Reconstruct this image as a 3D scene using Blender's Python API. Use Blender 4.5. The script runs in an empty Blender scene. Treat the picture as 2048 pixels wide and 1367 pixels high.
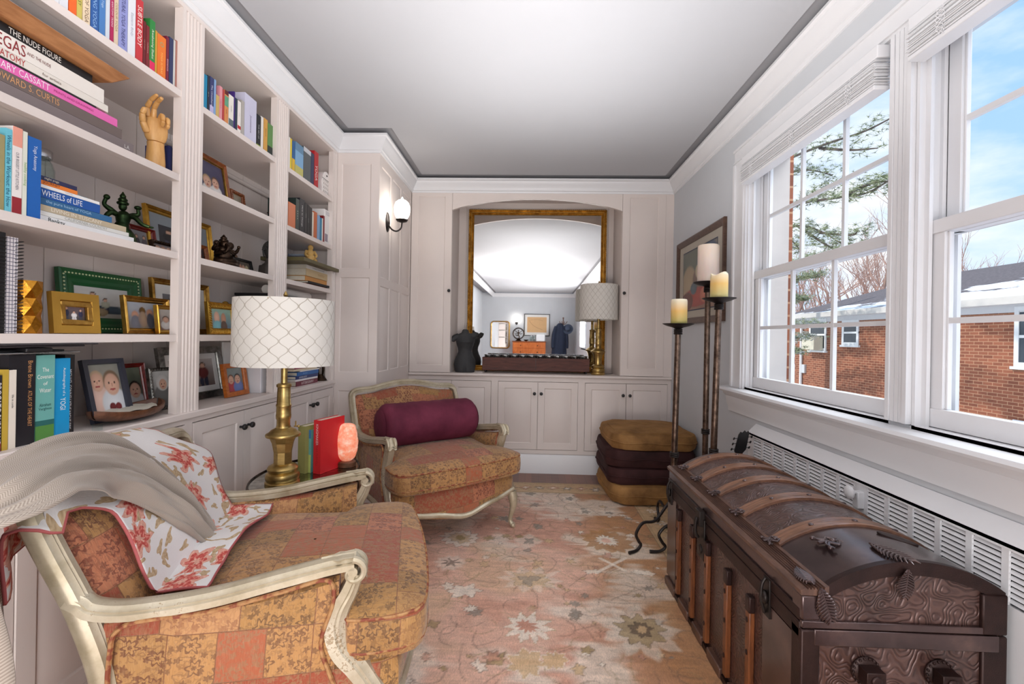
import bpy, bmesh, math, random
import numpy as np
from mathutils import Matrix, Vector, Euler
random.seed(7)
PI = math.pi
C = bpy.context.scene.collection
SC = bpy.context.scene
def srgb(r, g, b):
    f = lambda c: (c/255/12.92) if c/255 <= .04045 else ((c/255+.055)/1.055)**2.4
    return (f(r), f(g), f(b), 1.0)

# ------------------------------------------------------------------ camera
YAW, ROLL = math.radians(1.95), math.radians(1.0)
FW = Vector((-math.sin(YAW), math.cos(YAW), 0)); RT0 = Vector((math.cos(YAW), math.sin(YAW), 0)); UP0 = Vector((0, 0, 1))
RT = RT0*math.cos(ROLL)+UP0*math.sin(ROLL); UPV = UP0*math.cos(ROLL)-RT0*math.sin(ROLL)
cam = bpy.data.objects.new('camera', bpy.data.cameras.new('camera')); C.objects.link(cam)
M4 = Matrix.Identity(4)
for i in range(3):
    M4[i][0], M4[i][1], M4[i][2] = RT[i], UPV[i], -FW[i]
M4[2][3] = 1.2
cam.matrix_world = M4
cam.data.sensor_width = 36; cam.data.lens = 910/2048*36; cam.data.shift_y = -10.5/2048; cam.data.clip_start = .02; cam.data.clip_end = 400
SC.camera = cam
SC.view_settings.view_transform = 'Standard'; SC.view_settings.look = 'None'
SC.view_settings.gamma = 1.0; SC.view_settings.use_curve_mapping = False
SC.view_settings.exposure = 0.14
try: SC.cycles.max_bounces = 8; SC.cycles.transparent_max_bounces = 16
except Exception: pass

# ------------------------------------------------------------------ sky
W = bpy.data.worlds.new('sky'); SC.world = W; W.use_nodes = True
nt = W.node_tree; nt.nodes.clear()
def wn(t, **k):
    n = nt.nodes.new(t)
    for a, b in k.items(): setattr(n, a, b)
    return n
tc = wn('ShaderNodeTexCoord'); sep = wn('ShaderNodeSeparateXYZ'); nt.links.new(tc.outputs['Generated'], sep.inputs[0])
grad = wn('ShaderNodeValToRGB'); nt.links.new(sep.outputs['Z'], grad.inputs[0])
grad.color_ramp.elements[0].position = 0.0; grad.color_ramp.elements[0].color = srgb(205, 226, 247)
grad.color_ramp.elements[1].position = .6; grad.color_ramp.elements[1].color = srgb(146, 192, 242)
e = grad.color_ramp.elements.new(.22); e.color = srgb(170, 208, 250)
mp = wn('ShaderNodeMapping'); mp.inputs['Scale'].default_value = (1.6, 1.6, 4.2); mp.inputs['Location'].default_value = (.4, .1, .2)
nt.links.new(tc.outputs['Generated'], mp.inputs[0])
nz = wn('ShaderNodeTexNoise'); nz.inputs['Scale'].default_value = 1.6; nz.inputs['Detail'].default_value = 7; nz.inputs['Roughness'].default_value = .55
nt.links.new(mp.outputs[0], nz.inputs[0])
cr = wn('ShaderNodeValToRGB'); cr.color_ramp.elements[0].position = .42; cr.color_ramp.elements[1].position = .62
cr.color_ramp.elements[0].color = (0, 0, 0, 1); cr.color_ramp.elements[1].color = (1, 1, 1, 1)
nt.links.new(nz.outputs[0], cr.inputs[0])
mx = wn('ShaderNodeMix', data_type='RGBA'); mx.inputs[7].default_value = srgb(243, 247, 252)
nt.links.new(cr.outputs[0], mx.inputs[0]); nt.links.new(grad.outputs[0], mx.inputs[6])
bg = wn('ShaderNodeBackground'); bg.inputs[1].default_value = 1.12
nt.links.new(mx.outputs[2], bg.inputs[0]); wo = wn('ShaderNodeOutputWorld'); nt.links.new(bg.outputs[0], wo.inputs[0])

# ------------------------------------------------------------------ lights
def light(name, kind, loc, energy, color=(1, 1, 1), rot=(0, 0, 0), **k):
    l = bpy.data.lights.new(name, kind); l.energy = energy; l.color = color
    for a, b in k.items(): setattr(l, a, b)
    o = bpy.data.objects.new(name, l); C.objects.link(o); o.location = loc; o.rotation_euler = rot
    return o
light('sun', 'SUN', (0, 0, 10), 2.8, (1, .96, .90), (math.radians(48), 0, math.radians(-102)), angle=math.radians(2))
# added upward lights stand in for bounced light; daylight falls in at the windows
BL = (1, .985, .968)
light('ceiling_bounce_window_end', 'AREA', (.05, 2.1, 1.7), 15, BL, (PI, 0, 0), shape='RECTANGLE', size=1.3, size_y=1.6, spread=math.radians(170))
light('ceiling_bounce_front', 'AREA', (-.15, .35, 1.6), 24, BL, (PI, 0, 0), shape='RECTANGLE', size=1.3, size_y=1.2, spread=math.radians(150))
light('ceiling_bounce', 'AREA', (-.1, -1.1, 1.8), 40, BL, (PI, 0, 0), shape='RECTANGLE', size=1.8, size_y=1.6)
light('ceiling_bounce_rear', 'AREA', (0, -3.7, 1.9), 13, BL, (PI, 0, 0), shape='RECTANGLE', size=2.2, size_y=2.2)
light('rear_window_daylight', 'AREA', (1.245, -2.95, 1.6), 80, (.97, .985, 1), (math.radians(90), 0, math.radians(90)), shape='RECTANGLE', size=1.2, size_y=1.25)
light('room_fill', 'AREA', (-.05, -1.3, .30), 40, BL, (math.radians(106), 0, 0), shape='RECTANGLE', size=2.2, size_y=.5)  # added low fill behind the camera, no lamp stands there
light('window_daylight', 'AREA', (2.5, 1.7, 3.7), 110, (.93, .97, 1), (0, math.radians(38), 0), shape='RECTANGLE', size=1.6, size_y=3.0)

# ------------------------------------------------------------------ helpers
class MB:
    """collects shapes; build() links them as one mesh object"""
    def __init__(s): s.v = []; s.f = []; s.xf = None; s.uv = None
    def add(s, vs, fs, xf=None):
        b = len(s.v); m = xf if xf is not None else s.xf
        for p in vs:
            p = Vector(p)
            if m is not None: p = m @ p
            s.v.append((p.x, p.y, p.z))
        s.f += [tuple(b+i for i in f) for f in fs]
        return s
    def box(s, x0, x1, y0, y1, z0, z1, xf=None):
        vs = [(x, y, z) for z in (z0, z1) for y in (y0, y1) for x in (x0, x1)]
        return s.add(vs, [(0, 2, 3, 1), (4, 5, 7, 6), (0, 1, 5, 4), (2, 6, 7, 3), (0, 4, 6, 2), (1, 3, 7, 5)], xf)
    def frustum(s, lo, hi, z0, z1, xf=None):
        (a, b, c, d), (e, f, g, h) = lo, hi   # x0,x1,y0,y1
        vs = [(a, c, z0), (b, c, z0), (b, d, z0), (a, d, z0), (e, g, z1), (f, g, z1), (f, h, z1), (e, h, z1)]
        return s.add(vs, [(3, 2, 1, 0), (4, 5, 6, 7), (0, 1, 5, 4), (1, 2, 6, 5), (2, 3, 7, 6), (3, 0, 4, 7)], xf)
    def lathe(s, prof, c=(0, 0, 0), n=32, xf=None, square=0, rot=0):
        vs = []; fs = []
        for r, z in prof:
            for i in range(n):
                a = 2*PI*i/n+rot
                k = 1
                vs.append((c[0]+r*math.cos(a)*k, c[1]+r*math.sin(a)*k, c[2]+z))
        m = len(prof)
        for j in range(m-1):
            for i in range(n):
                i2 = (i+1) % n
                fs.append((j*n+i, j*n+i2, (j+1)*n+i2, (j+1)*n+i))
        fs.append(tuple(range(n-1, -1, -1))); fs.append(tuple((m-1)*n+i for i in range(n)))
        return s.add(vs, fs, xf)
    def tube(s, pts, r, n=10, xf=None, cap=True, closed=False):
        return s.sweep(pts, [(math.cos(2*PI*i/n), math.sin(2*PI*i/n)) for i in range(n)], scale=r, xf=xf, cap=cap, closed=closed)
    def sweep(s, pts, prof, scale=1.0, up=None, xf=None, cap=True, closed=False):
        pts = [Vector(p) for p in pts]; m = len(pts); n = len(prof)
        sc = scale if isinstance(scale, (list, tuple)) else [scale]*m
        vs = []; fs = []; prev = None
        for i, p in enumerate(pts):
            if closed: t = pts[(i+1) % m]-pts[i-1]
            else: t = pts[min(i+1, m-1)]-pts[max(i-1, 0)]
            if t.length < 1e-9: t = Vector((0, 0, 1))
            t.normalize()
            if up is not None:
                u = Vector(up); u = u-t*u.dot(t)
                if u.length < 1e-4: u = prev or t.orthogonal()
            else:
                u = prev-t*prev.dot(t) if prev is not None else (Vector((0, 0, 1)) if abs(t.z) < .9 else Vector((1, 0, 0)))
                u = u-t*u.dot(t)
            u.normalize(); prev = u
            w = t.cross(u)
            k = sc[i]; ka, kb = (k if isinstance(k, (tuple, list)) else (k, k))
            for a, b in prof: vs.append(p+w*(a*ka)+u*(b*kb))
        mm = m if closed else m-1
        for i in range(mm):
            i2 = (i+1) % m
            for j in range(n):
                j2 = (j+1) % n
                fs.append((i*n+j, i*n+j2, i2*n+j2, i2*n+j))
        if cap and not closed: fs.append(tuple(range(n-1, -1, -1))); fs.append(tuple((m-1)*n+j for j in range(n)))
        return s.add(vs, fs, xf)
    def grid(s, P, xf=None, closeu=False):
        """P[i][j] rows of points"""
        m = len(P); n = len(P[0]); vs = [p for r in P for p in r]; fs = []
        for i in range(m-1):
            for j in range(n-1): fs.append((i*n+j, i*n+j+1, (i+1)*n+j+1, (i+1)*n+j))
            if closeu: fs.append((i*n+n-1, i*n, (i+1)*n, (i+1)*n+n-1))
        return s.add(vs, fs, xf)
    def prism(s, poly, a0, a1, axis='z', xf=None):
        n = len(poly)
        def pt(u, v, w):
            return {'z': (u, v, w), 'y': (u, w, v), 'x': (w, u, v)}[axis]
        vs = [pt(u, v, a0) for u, v in poly]+[pt(u, v, a1) for u, v in poly]
        fs = [tuple(range(n-1, -1, -1)), tuple(range(n, 2*n))]+[(i, (i+1) % n, n+(i+1) % n, n+i) for i in range(n)]
        return s.add(vs, fs, xf)
    def ball(s, c, r, nu=14, nv=10, xf=None):
        rx, ry, rz = (r, r, r) if not isinstance(r, (tuple, list)) else r
        P = [[(c[0]+rx*math.sin(PI*i/nv)*math.cos(2*PI*j/nu), c[1]+ry*math.sin(PI*i/nv)*math.sin(2*PI*j/nu), c[2]+rz*math.cos(PI*i/nv)) for j in range(nu)] for i in range(nv+1)]
        return s.grid(P, xf, closeu=True)
    def build(s, name, mat, parent=None, bevel=0, seg=2, sub=0, smooth=True, solid=0, uvbox=1.0, loc=None, rotz=None, weld=True):
        me = bpy.data.meshes.new(name); me.from_pydata(s.v, [], s.f)
        bm = bmesh.new(); bm.from_mesh(me)
        if weld: bmesh.ops.remove_doubles(bm, verts=bm.verts, dist=1e-6)
        bmesh.ops.recalc_face_normals(bm, faces=bm.faces)
        uv = bm.loops.layers.uv.new('UVMap')
        for f in bm.faces:
            f.smooth = smooth; n = f.normal; a = max(range(3), key=lambda i: abs(n[i]))
            for l in f.loops:
                c = l.vert.co
                l[uv].uv = ((c.y, c.z) if a == 0 else (c.x, c.z) if a == 1 else (c.x, c.y))
        bm.to_mesh(me); bm.free()
        if smooth:
            try: me.set_sharp_from_angle(angle=math.radians(38))
            except Exception: pass
        me.materials.append(mat)
        o = bpy.data.objects.new(name, me); C.objects.link(o)
        if parent is not None: o.parent = parent
        if loc: o.location = loc
        if rotz is not None: o.rotation_euler = (0, 0, rotz)
        if solid:
            md = o.modifiers.new('solid', 'SOLIDIFY'); md.thickness = solid; md.offset = -1
        if bevel:
            md = o.modifiers.new('bevel', 'BEVEL'); md.width = bevel; md.segments = seg; md.limit_method = 'ANGLE'; md.angle_limit = math.radians(30)
        if sub:
            md = o.modifiers.new('sub', 'SUBSURF'); md.levels = sub; md.render_levels = sub
        return o
def tag(o, label=None, cat=None, group=None, kind=None):
    if label: o['label'] = label
    if cat: o['category'] = cat
    if group: o['group'] = group
    if kind: o['kind'] = kind
    return o
def thing(name, label, cat, loc=(0, 0, 0), rotz=0, group=None):
    o = bpy.data.objects.new(name, None); C.objects.link(o); o.location = loc; o.rotation_euler = (0, 0, rotz); o.empty_display_size = .05
    return tag(o, label, cat, group)
def struct(name, mb, mat, parent=None, **k):
    o = mb.build(name, mat, parent, **k)
    if parent is None: o['kind'] = 'structure'
    return o
def copy_tree(o, parent=None):
    c = o.copy(); C.objects.link(c); c.parent = parent
    for ch in [x for x in bpy.data.objects if x.parent == o]: copy_tree(ch, c)
    return c
def smoothpath(P, k=6, closed=False):
    P = [Vector(p) for p in P]; n = len(P); out = []
    rng = range(n) if closed else range(n-1)
    for i in rng:
        a, b, c, d = (P[(i-1) % n], P[i], P[(i+1) % n], P[(i+2) % n]) if closed else (P[max(i-1, 0)], P[i], P[i+1], P[min(i+2, n-1)])
        for j in range(k):
            t = j/k
            out.append(.5*((2*b)+(c-a)*t+(2*a-5*b+4*c-d)*t*t+(3*b-a-3*c+d)*t*t*t))
    if not closed: out.append(P[-1])
    return out
def frame3(o, X, Y, Z):
    m = Matrix.Identity(4)
    for i in range(3): m[i][0], m[i][1], m[i][2], m[i][3] = X[i], Y[i], Z[i], o[i]
    return m
def text(body, fit, xf, mat, parent, name='title', ext=.0003, bold=0):
    """lettering as a mesh centred on xf, scaled into fit=(width, height)"""
    cu = bpy.data.curves.new('t', 'FONT'); cu.body = body; cu.align_x = 'CENTER'; cu.align_y = 'CENTER'; cu.extrude = 0; cu.offset = bold; cu.resolution_u = 2; cu.space_line = .9
    to = bpy.data.objects.new('t', cu); me = bpy.data.meshes.new_from_object(to)
    bpy.data.objects.remove(to); bpy.data.curves.remove(cu)
    if not me.vertices: return None
    co = np.empty(len(me.vertices)*3); me.vertices.foreach_get('co', co); co = co.reshape(-1, 3)
    lo, hi = co.min(0), co.max(0); w, h = hi[0]-lo[0], hi[1]-lo[1]
    sx, sy = fit[0]/w, fit[1]/h
    sx = min(sx, sy*1.15); sy = min(sy, sx*1.5)
    ce = (lo+hi)/2
    co = (co-ce)*np.array([sx, sy, 1]); R = np.array(xf.to_3x3()); t = np.array(xf.translation)
    co = co@R.T+t+R[:, 2]*ext
    me.vertices.foreach_set('co', co.ravel().astype(np.float32)); me.name = name
    me.materials.clear(); me.materials.append(mat)
    o = bpy.data.objects.new(name, me); C.objects.link(o); o.parent = parent
    return o
_f = 910.0
def pix(X, Y, Z):
    d = Vector((X, Y, Z-1.2)); z = d.dot(FW)
    return 1024+_f*d.dot(RT)/z, 673-_f*d.dot(UPV)/z
def ray(px, py): return FW+RT*((px-1024)/_f)-UPV*((py-673)/_f)
def along(px, z, X=-1.38):
    """distance along the left wall at which a point of height z on the shelf front is seen"""
    a, b = .2, 8.
    for _ in range(40):
        m = (a+b)/2
        if pix(X, m, z)[0] < px: a = m
        else: b = m
    return a

# ------------------------------------------------------------------ materials
class NT:
    def __init__(s, name):
        s.m = bpy.data.materials.new(name); s.m.use_nodes = True; s.t = s.m.node_tree; s.t.nodes.clear()
        s.out = s.n('ShaderNodeOutputMaterial'); s.b = s.n('ShaderNodeBsdfPrincipled'); s.l(s.b.outputs[0], s.out.inputs[0])
    def n(s, t, **k):
        x = s.t.nodes.new(t)
        for a, b in k.items(): setattr(x, a, b)
        return x
    def l(s, a, b): s.t.links.new(a, b)
    def sock(s, x, inp):
        if hasattr(x, 'is_output') or isinstance(x, bpy.types.NodeSocket): s.l(x, inp)
        else: inp.default_value = x
    def math(s, op, a, b=0.0, c=None, clamp=False):
        x = s.n('ShaderNodeMath', operation=op, use_clamp=clamp); s.sock(a, x.inputs[0]); s.sock(b, x.inputs[1])
        if c is not None: s.sock(c, x.inputs[2])
        return x.outputs[0]
    def mix(s, f, a, b):
        x = s.n('ShaderNodeMix', data_type='RGBA'); s.sock(f, x.inputs[0]); s.sock(a, x.inputs[6]); s.sock(b, x.inputs[7]); return x.outputs[2]
    def ramp(s, f, stops, mode='LINEAR'):
        x = s.n('ShaderNodeValToRGB'); r = x.color_ramp; r.interpolation = mode
        while len(r.elements) > 1: r.elements.remove(r.elements[-1])
        r.elements[0].position = stops[0][0]; r.elements[0].color = stops[0][1]
        for p, c in stops[1:]:
            e = r.elements.new(p); e.color = c
        s.sock(f, x.inputs[0]); return x.outputs[0]
    def coord(s, kind='Object', scale=(1, 1, 1), rot=(0, 0, 0), loc=(0, 0, 0)):
        c = s.n('ShaderNodeTexCoord'); m = s.n('ShaderNodeMapping'); m.inputs['Scale'].default_value = scale; m.inputs['Rotation'].default_value = rot; m.inputs['Location'].default_value = loc
        s.l(c.outputs[kind], m.inputs[0]); return m.outputs[0]
    def noise(s, v, scale=5, detail=3, rough=.5, dist=0):
        x = s.n('ShaderNodeTexNoise'); s.l(v, x.inputs['Vector']); x.inputs['Scale'].default_value = scale; x.inputs['Detail'].default_value = detail; x.inputs['Roughness'].default_value = rough; x.inputs['Distortion'].default_value = dist
        return x.outputs[0]
    def bump(s, h, strength=.3, dist=.002):
        x = s.n('ShaderNodeBump'); x.inputs['Strength'].default_value = strength; x.inputs['Distance'].default_value = dist; s.l(h, x.inputs['Height']); s.l(x.outputs[0], s.b.inputs['Normal'])
    def set(s, **k):
        for a, b in k.items(): s.sock(b, s.b.inputs[a.replace('_', ' ')])
        return s.m
def paint(name, c, rough=.45, var=.03, bump=.08, scale=9, metal=0, spec=.5, coat=0):
    t = NT(name); v = t.coord(); n = t.noise(v, scale, 4, .6)
    lo = tuple(x*(1-var) for x in c[:3])+(1,); hi = tuple(min(1, x*(1+var)) for x in c[:3])+(1,)
    t.l(t.ramp(n, [(.3, lo), (.7, hi)]), t.b.inputs['Base Color'])
    if bump: t.bump(t.noise(v, scale*14, 2), bump, .001)
    t.set(Roughness=rough, Metallic=metal); t.b.inputs['Specular IOR Level'].default_value = spec; t.b.inputs['Coat Weight'].default_value = coat
    return t.m
_pc = {}
def P(r, g, b, rough=.5, **k):
    key = (r, g, b, rough, tuple(sorted(k.items())))
    if key not in _pc: _pc[key] = paint('paint_%d_%d_%d' % (r, g, b), srgb(r, g, b), rough, **k)
    return _pc[key]
M = {}
M['cream'] = paint('built_in_paint', srgb(227, 216, 210), .42, .015, .05, 6)
M['panelpaint'] = M['cream']
M['white'] = paint('white_trim_paint', srgb(228, 228, 230), .38, .01, .05, 6)
M['wall'] = paint('pale_grey_wall_paint', srgb(206, 209, 213), .75, .015, .12, 5)
M['ceil'] = paint('ceiling_paint', srgb(184, 185, 189), .85, .01, .05, 3)
def metalmat(name, c1, c2, rough=.3, scale=8, bump=.1, stretch=(1, 1, 1)):
    t = NT(name); v = t.coord(scale=stretch); n = t.noise(v, scale, 5, .65)
    t.l(t.ramp(n, [(.3, c1), (.7, c2)]), t.b.inputs['Base Color']); t.bump(t.noise(v, scale*8, 3), bump, .001)
    t.l(t.ramp(n, [(.3, (rough*1.3,)*3+(1,)), (.7, (rough*.8,)*3+(1,))]), t.b.inputs['Roughness'])
    t.set(Metallic=1.0); return t.m
M['brass'] = metalmat('aged_brass', srgb(150, 124, 72), srgb(208, 180, 118), .34, 10, .05, (1, 1, 3))
M['gilt'] = metalmat('gilt_frame', srgb(146, 104, 46), srgb(214, 170, 88), .42, 22, .2)
M['goldbright'] = metalmat('gold_leaf', srgb(180, 134, 50), srgb(222, 178, 84), .34, 20, .2)
M['bronze'] = metalmat('dark_bronze', srgb(34, 26, 22), srgb(84, 66, 54), .38, 20, .3)
M['greenbronze'] = metalmat('green_patina_bronze', srgb(18, 30, 22), srgb(64, 84, 52), .42, 18, .4)
M['iron'] = metalmat('brown_iron', srgb(70, 56, 48), srgb(134, 112, 98), .42, 30, .4)
M['darkiron'] = paint('black_iron', srgb(46, 40, 38), .4, .2, .3, 30, metal=.6)
M['black'] = P(26, 25, 27, .45); M['silver'] = metalmat('pewter', srgb(88, 86, 84), srgb(160, 158, 152), .35, 40, .4)
M['steel'] = metalmat('steel', srgb(170, 172, 176), srgb(205, 207, 210), .25, 6, .03)
def wood(name, c1, c2, rough=.4, scale=6, axis=(1, 8, 8), bump=.15, coat=0):
    t = NT(name); v = t.coord(scale=axis); n = t.noise(v, scale, 6, .6, .8); n2 = t.noise(v, scale*5, 3, .6)
    f = t.math('ADD', t.math('MULTIPLY', n, .7), t.math('MULTIPLY', n2, .3))
    t.l(t.ramp(f, [(.32, c1), (.66, c2)]), t.b.inputs['Base Color']); t.bump(f, bump, .002); t.set(Roughness=rough); t.b.inputs['Coat Weight'].default_value = coat
    return t.m
M['woodbrown'] = wood('brown_wood', srgb(72, 44, 30), srgb(122, 78, 54), .4, 5)
M['woodboard'] = wood('plywood_tan', srgb(140, 88, 48), srgb(184, 128, 80), .5, 5, (6, 1, 6))
M['woodhand'] = wood('pale_manikin_wood', srgb(196, 142, 78), srgb(222, 172, 106), .42, 3, (10, 10, 2), .05, .2)
M['framebrown'] = wood('frame_brown_wood', srgb(96, 48, 22), srgb(158, 88, 42), .35, 6)
M['framered'] = wood('frame_red_wood', srgb(96, 18, 16), srgb(140, 34, 28), .3, 6)
M['floorwood'] = wood('oak_floor', srgb(88, 46, 30), srgb(134, 78, 54), .3, 3, (1.2, 12, 1))
M['traydark'] = wood('carved_box_wood', srgb(58, 28, 22), srgb(104, 56, 44), .6, 5)
M['orangewood'] = wood('dresser_wood', srgb(168, 82, 34), srgb(214, 122, 60), .3, 4, (3, 3, 1))
M['paper'] = paint('page_paper', srgb(228, 218, 198), .8, .05, .3, 60)
def glass_thin(name, tint=(1, 1, 1, 1), refl=.06):
    t = NT(name); tr = t.n('ShaderNodeBsdfTransparent'); tr.inputs[0].default_value = tint; gl = t.n('ShaderNodeBsdfGlossy'); gl.inputs['Roughness'].default_value = .01
    fr = t.n('ShaderNodeFresnel'); fr.inputs[0].default_value = 1.45; mxx = t.n('ShaderNodeMixShader')
    ge = t.n('ShaderNodeNewGeometry'); t.l(t.math('MULTIPLY', t.math('MULTIPLY', fr.outputs[0], refl*10, clamp=True), t.math('SUBTRACT', 1.0, ge.outputs['Backfacing'])), mxx.inputs[0]); t.l(tr.outputs[0], mxx.inputs[1]); t.l(gl.outputs[0], mxx.inputs[2]); t.l(mxx.outputs[0], t.out.inputs[0])
    return t.m
M['glass'] = glass_thin('window_glass', refl=.03)
M['jarglass'] = glass_thin('jar_glass', (.9, .95, .94, 1), .1)
t = NT('silvered_mirror'); t.set(Metallic=1.0, Roughness=.015, Base_Color=(.93, .935, .93, 1)); M['mirror'] = t.m
t = NT('antiqued_mirror_top'); v = t.coord(); n = t.noise(v, 14, 6, .7)
t.l(t.ramp(n, [(.42, srgb(150, 150, 140)), (.6, srgb(205, 205, 198))]), t.b.inputs['Base Color'])
t.l(t.ramp(n, [(.4, (.2,)*3+(1,)), (.62, (.04,)*3+(1,))]), t.b.inputs['Roughness']); t.set(Metallic=1.0); M['antique'] = t.m
def emis(name, c, s):
    t = NT(name); t.set(Base_Color=c, Emission_Color=c, Emission_Strength=s, Roughness=.4); return t.m
def vcol(name='painted_surface', rough=.6, bump=None, sheen=0):
    t = NT(name); a = t.n('ShaderNodeVertexColor'); a.layer_name = 'Col'; t.l(a.outputs[0], t.b.inputs['Base Color']); t.set(Roughness=rough)
    if sheen: t.b.inputs['Sheen Weight'].default_value = sheen
    return t
M['photo'] = vcol('printed_photo', .25).m
def set_vcol(o, cols):
    me = o.data; a = me.color_attributes.new('Col', 'FLOAT_COLOR', 'POINT'); a.data.foreach_set('color', np.asarray(cols, np.float32).ravel())
def lin(c):
    c = np.asarray(c, float)/255; return np.where(c <= .04045, c/12.92, ((c+.055)/1.055)**2.4)
# ------------------------------------------------------------------ room shell
XL, XF, XR, YB, YR, HC = -1.68, -1.36, 1.27, 4.05, -5.75, 2.6
YN = 4.46          # back of the mirror niche
b = MB(); b.box(-1.9, 1.6, YR-.2, 4.8, -.06, 0); t = NT('floor_boards'); v = t.coord(rot=(0, 0, PI/2)); br = t.n('ShaderNodeTexBrick'); t.l(v, br.inputs[0]); br.inputs['Scale'].default_value = 1; br.inputs['Brick Width'].default_value = .9; br.inputs['Row Height'].default_value = .057; br.inputs['Mortar Size'].default_value = .0012
br.inputs['Color1'].default_value = srgb(104, 58, 40); br.inputs['Color2'].default_value = srgb(142, 84, 58); br.inputs['Mortar'].default_value = srgb(50, 28, 20)
n = t.noise(t.coord(scale=(1, 14, 1)), 6, 5); t.l(t.mix(.35, br.outputs[0], t.ramp(n, [(.3, srgb(84, 46, 30)), (.7, srgb(150, 92, 64))])), t.b.inputs['Base Color']); t.set(Roughness=.28)
struct('floor', b, t.m)
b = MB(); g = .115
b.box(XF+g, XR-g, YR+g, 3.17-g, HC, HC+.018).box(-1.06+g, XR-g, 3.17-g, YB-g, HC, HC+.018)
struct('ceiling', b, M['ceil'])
struct('ceiling_perimeter', MB().box(-1.9, 1.6, YR-.2, 4.8, HC+.018, HC+.1), P(158, 158, 162, .9))  # recessed strip; its darker grey puts the gap's shade into the paint
struct('wall_left', MB().box(XL-.1, XL, YR-.1, 4.7, 0, HC), M['wall'])
struct('wall_rear', MB().box(XL-.1, XR+.235, YR-.12, YR, 0, HC), M['wall'])
struct('wall_back', MB().box(XL-.1, XR+.235, YN, YN+.12, 0, HC), M['cream'])
# right wall with the double window (and one more behind the camera)
WZ0, WZ1 = .93, 2.27
b = MB(); holes = [(-3.6, -2.3), (.52, 2.70)]
y = YR-.1
for a, c in holes: b.box(XR, XR+.235, y, a, 0, HC); b.box(XR, XR+.235, a, c, 0, WZ0); b.box(XR, XR+.235, a, c, WZ1, HC); y = c
b.box(XR, XR+.235, y, YN+.1, 0, HC)
struct('wall_right', b, M['wall'])
b = MB()   # outer reveals of the openings, painted stone colour
for a, c in holes: b.box(XR+.136, XR+.234, c-.010, c-.0005, WZ0+.003, WZ1-.002).box(XR+.136, XR+.234, a+.0005, a+.010, WZ0+.003, WZ1-.002)
struct('trim_8', b, P(196, 188, 182, .8))
# crown moulding profile: a = out from the wall, b = height
CROWN = [(0, 2.475), (.008, 2.475), (.012, 2.49), (.02, 2.493), (.022, 2.505), (.03, 2.52), (.044, 2.54), (.056, 2.556), (.058, 2.566), (.066, 2.57), (.07, 2.575), (.07, 2.588), (.0, 2.588)]
def crown(name, P, inward):
    """P: plan polyline of the wall face; inward: sign so the profile stands out from the wall to the left of travel"""
    b = MB(); n = len(P); rows = []
    for i, p in enumerate(P):
        d0 = (Vector(P[i])-Vector(P[i-1])).normalized() if i else None
        d1 = (Vector(P[i+1])-Vector(P[i])).normalized() if i < n-1 else None
        nn = []
        for d in (d0, d1):
            if d is not None: nn.append(Vector((-d.y, d.x))*inward)
        if len(nn) == 2:
            m = (nn[0]+nn[1]).normalized(); m = m/max(.2, m.dot(nn[0]))
        else: m = nn[0]
        rows.append([(p[0]+m.x*a, p[1]+m.y*a, z) for a, z in CROWN])
    b.grid(rows, closeu=True)
    o = struct(name, b, M['white'], weld=False); return o
crown('trim_1', [(XF, YR), (XF, 3.17), (-1.06, 3.17), (-1.06, YB), (XR, YB), (XR, YR)], -1)
crown('trim_2', [(XR, YR), (XF, YR)], -1)
# panelled pier between the bookcase and the niche wall
def raised(b, u0, u1, z0, z1, xf, rec=.006, bev=.03, out=.004):
    """raised and fielded panel in local x (across) / z, face at y=0 toward -y"""
    b.add([(u0, 0, z0), (u1, 0, z0), (u1, 0, z1), (u0, 0, z1), (u0+.006, rec, z0+.006), (u1-.006, rec, z0+.006), (u1-.006, rec, z1-.006), (u0+.006, rec, z1-.006),
           (u0+.006+bev, -out, z0+.006+bev), (u1-.006-bev, -out, z0+.006+bev), (u1-.006-bev, -out, z1-.006-bev), (u0+.006+bev, -out, z1-.006-bev)],
          [(0, 1, 5, 4), (1, 2, 6, 5), (2, 3, 7, 6), (3, 0, 4, 7), (4, 5, 9, 8), (5, 6, 10, 9), (6, 7, 11, 10), (7, 4, 8, 11), (8, 9, 10, 11)], xf)
def panelled(b, W_, z0, z1, panels, xf, T=.018):
    """flat board with sunk raised panels; panels = [(u0,u1,z0,z1)] sorted in a grid; built as face strips"""
    us = sorted({0, W_, *[p[0] for p in panels], *[p[1] for p in panels]}); zs = sorted({z0, z1, *[p[2] for p in panels], *[p[3] for p in panels]})
    for i in range(len(us)-1):
        for j in range(len(zs)-1):
            cu, cz = (us[i]+us[i+1])/2, (zs[j]+zs[j+1])/2
            if any(p[0] < cu < p[1] and p[2] < cz < p[3] for p in panels): continue
            b.add([(us[i], 0, zs[j]), (us[i+1], 0, zs[j]), (us[i+1], 0, zs[j+1]), (us[i], 0, zs[j+1])], [(0, 1, 2, 3)], xf)
    for p in panels: raised(b, *p, xf)
    b.add([(0, 0, z0), (W_, 0, z0), (W_, 0, z1), (0, 0, z1), (0, T, z0), (W_, T, z0), (W_, T, z1), (0, T, z1)], [(0, 4, 5, 1), (1, 5, 6, 2), (2, 6, 7, 3), (3, 7, 4, 0), (7, 6, 5, 4)], xf)
XFACE_S = lambda x, y: frame3((x, y, 0), (1, 0, 0), (0, 1, 0), (0, 0, 1))            # face looks toward -Y, local x = +X
XFACE_E = lambda x, y: frame3((x, y, 0), (0, 1, 0), (-1, 0, 0), (0, 0, 1))           # face looks toward +X, local x = +Y
b = MB(); b.box(XL, -1.069, 3.179, YN, 0, HC)
w = .2985
panelled(b, w, 0, HC-.02, [(.03, .24, .19, .80), (.03, .24, .93, 1.60), (.03, .24, 1.66, 2.40)], XFACE_S(-1.36, 3.17))
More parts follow.
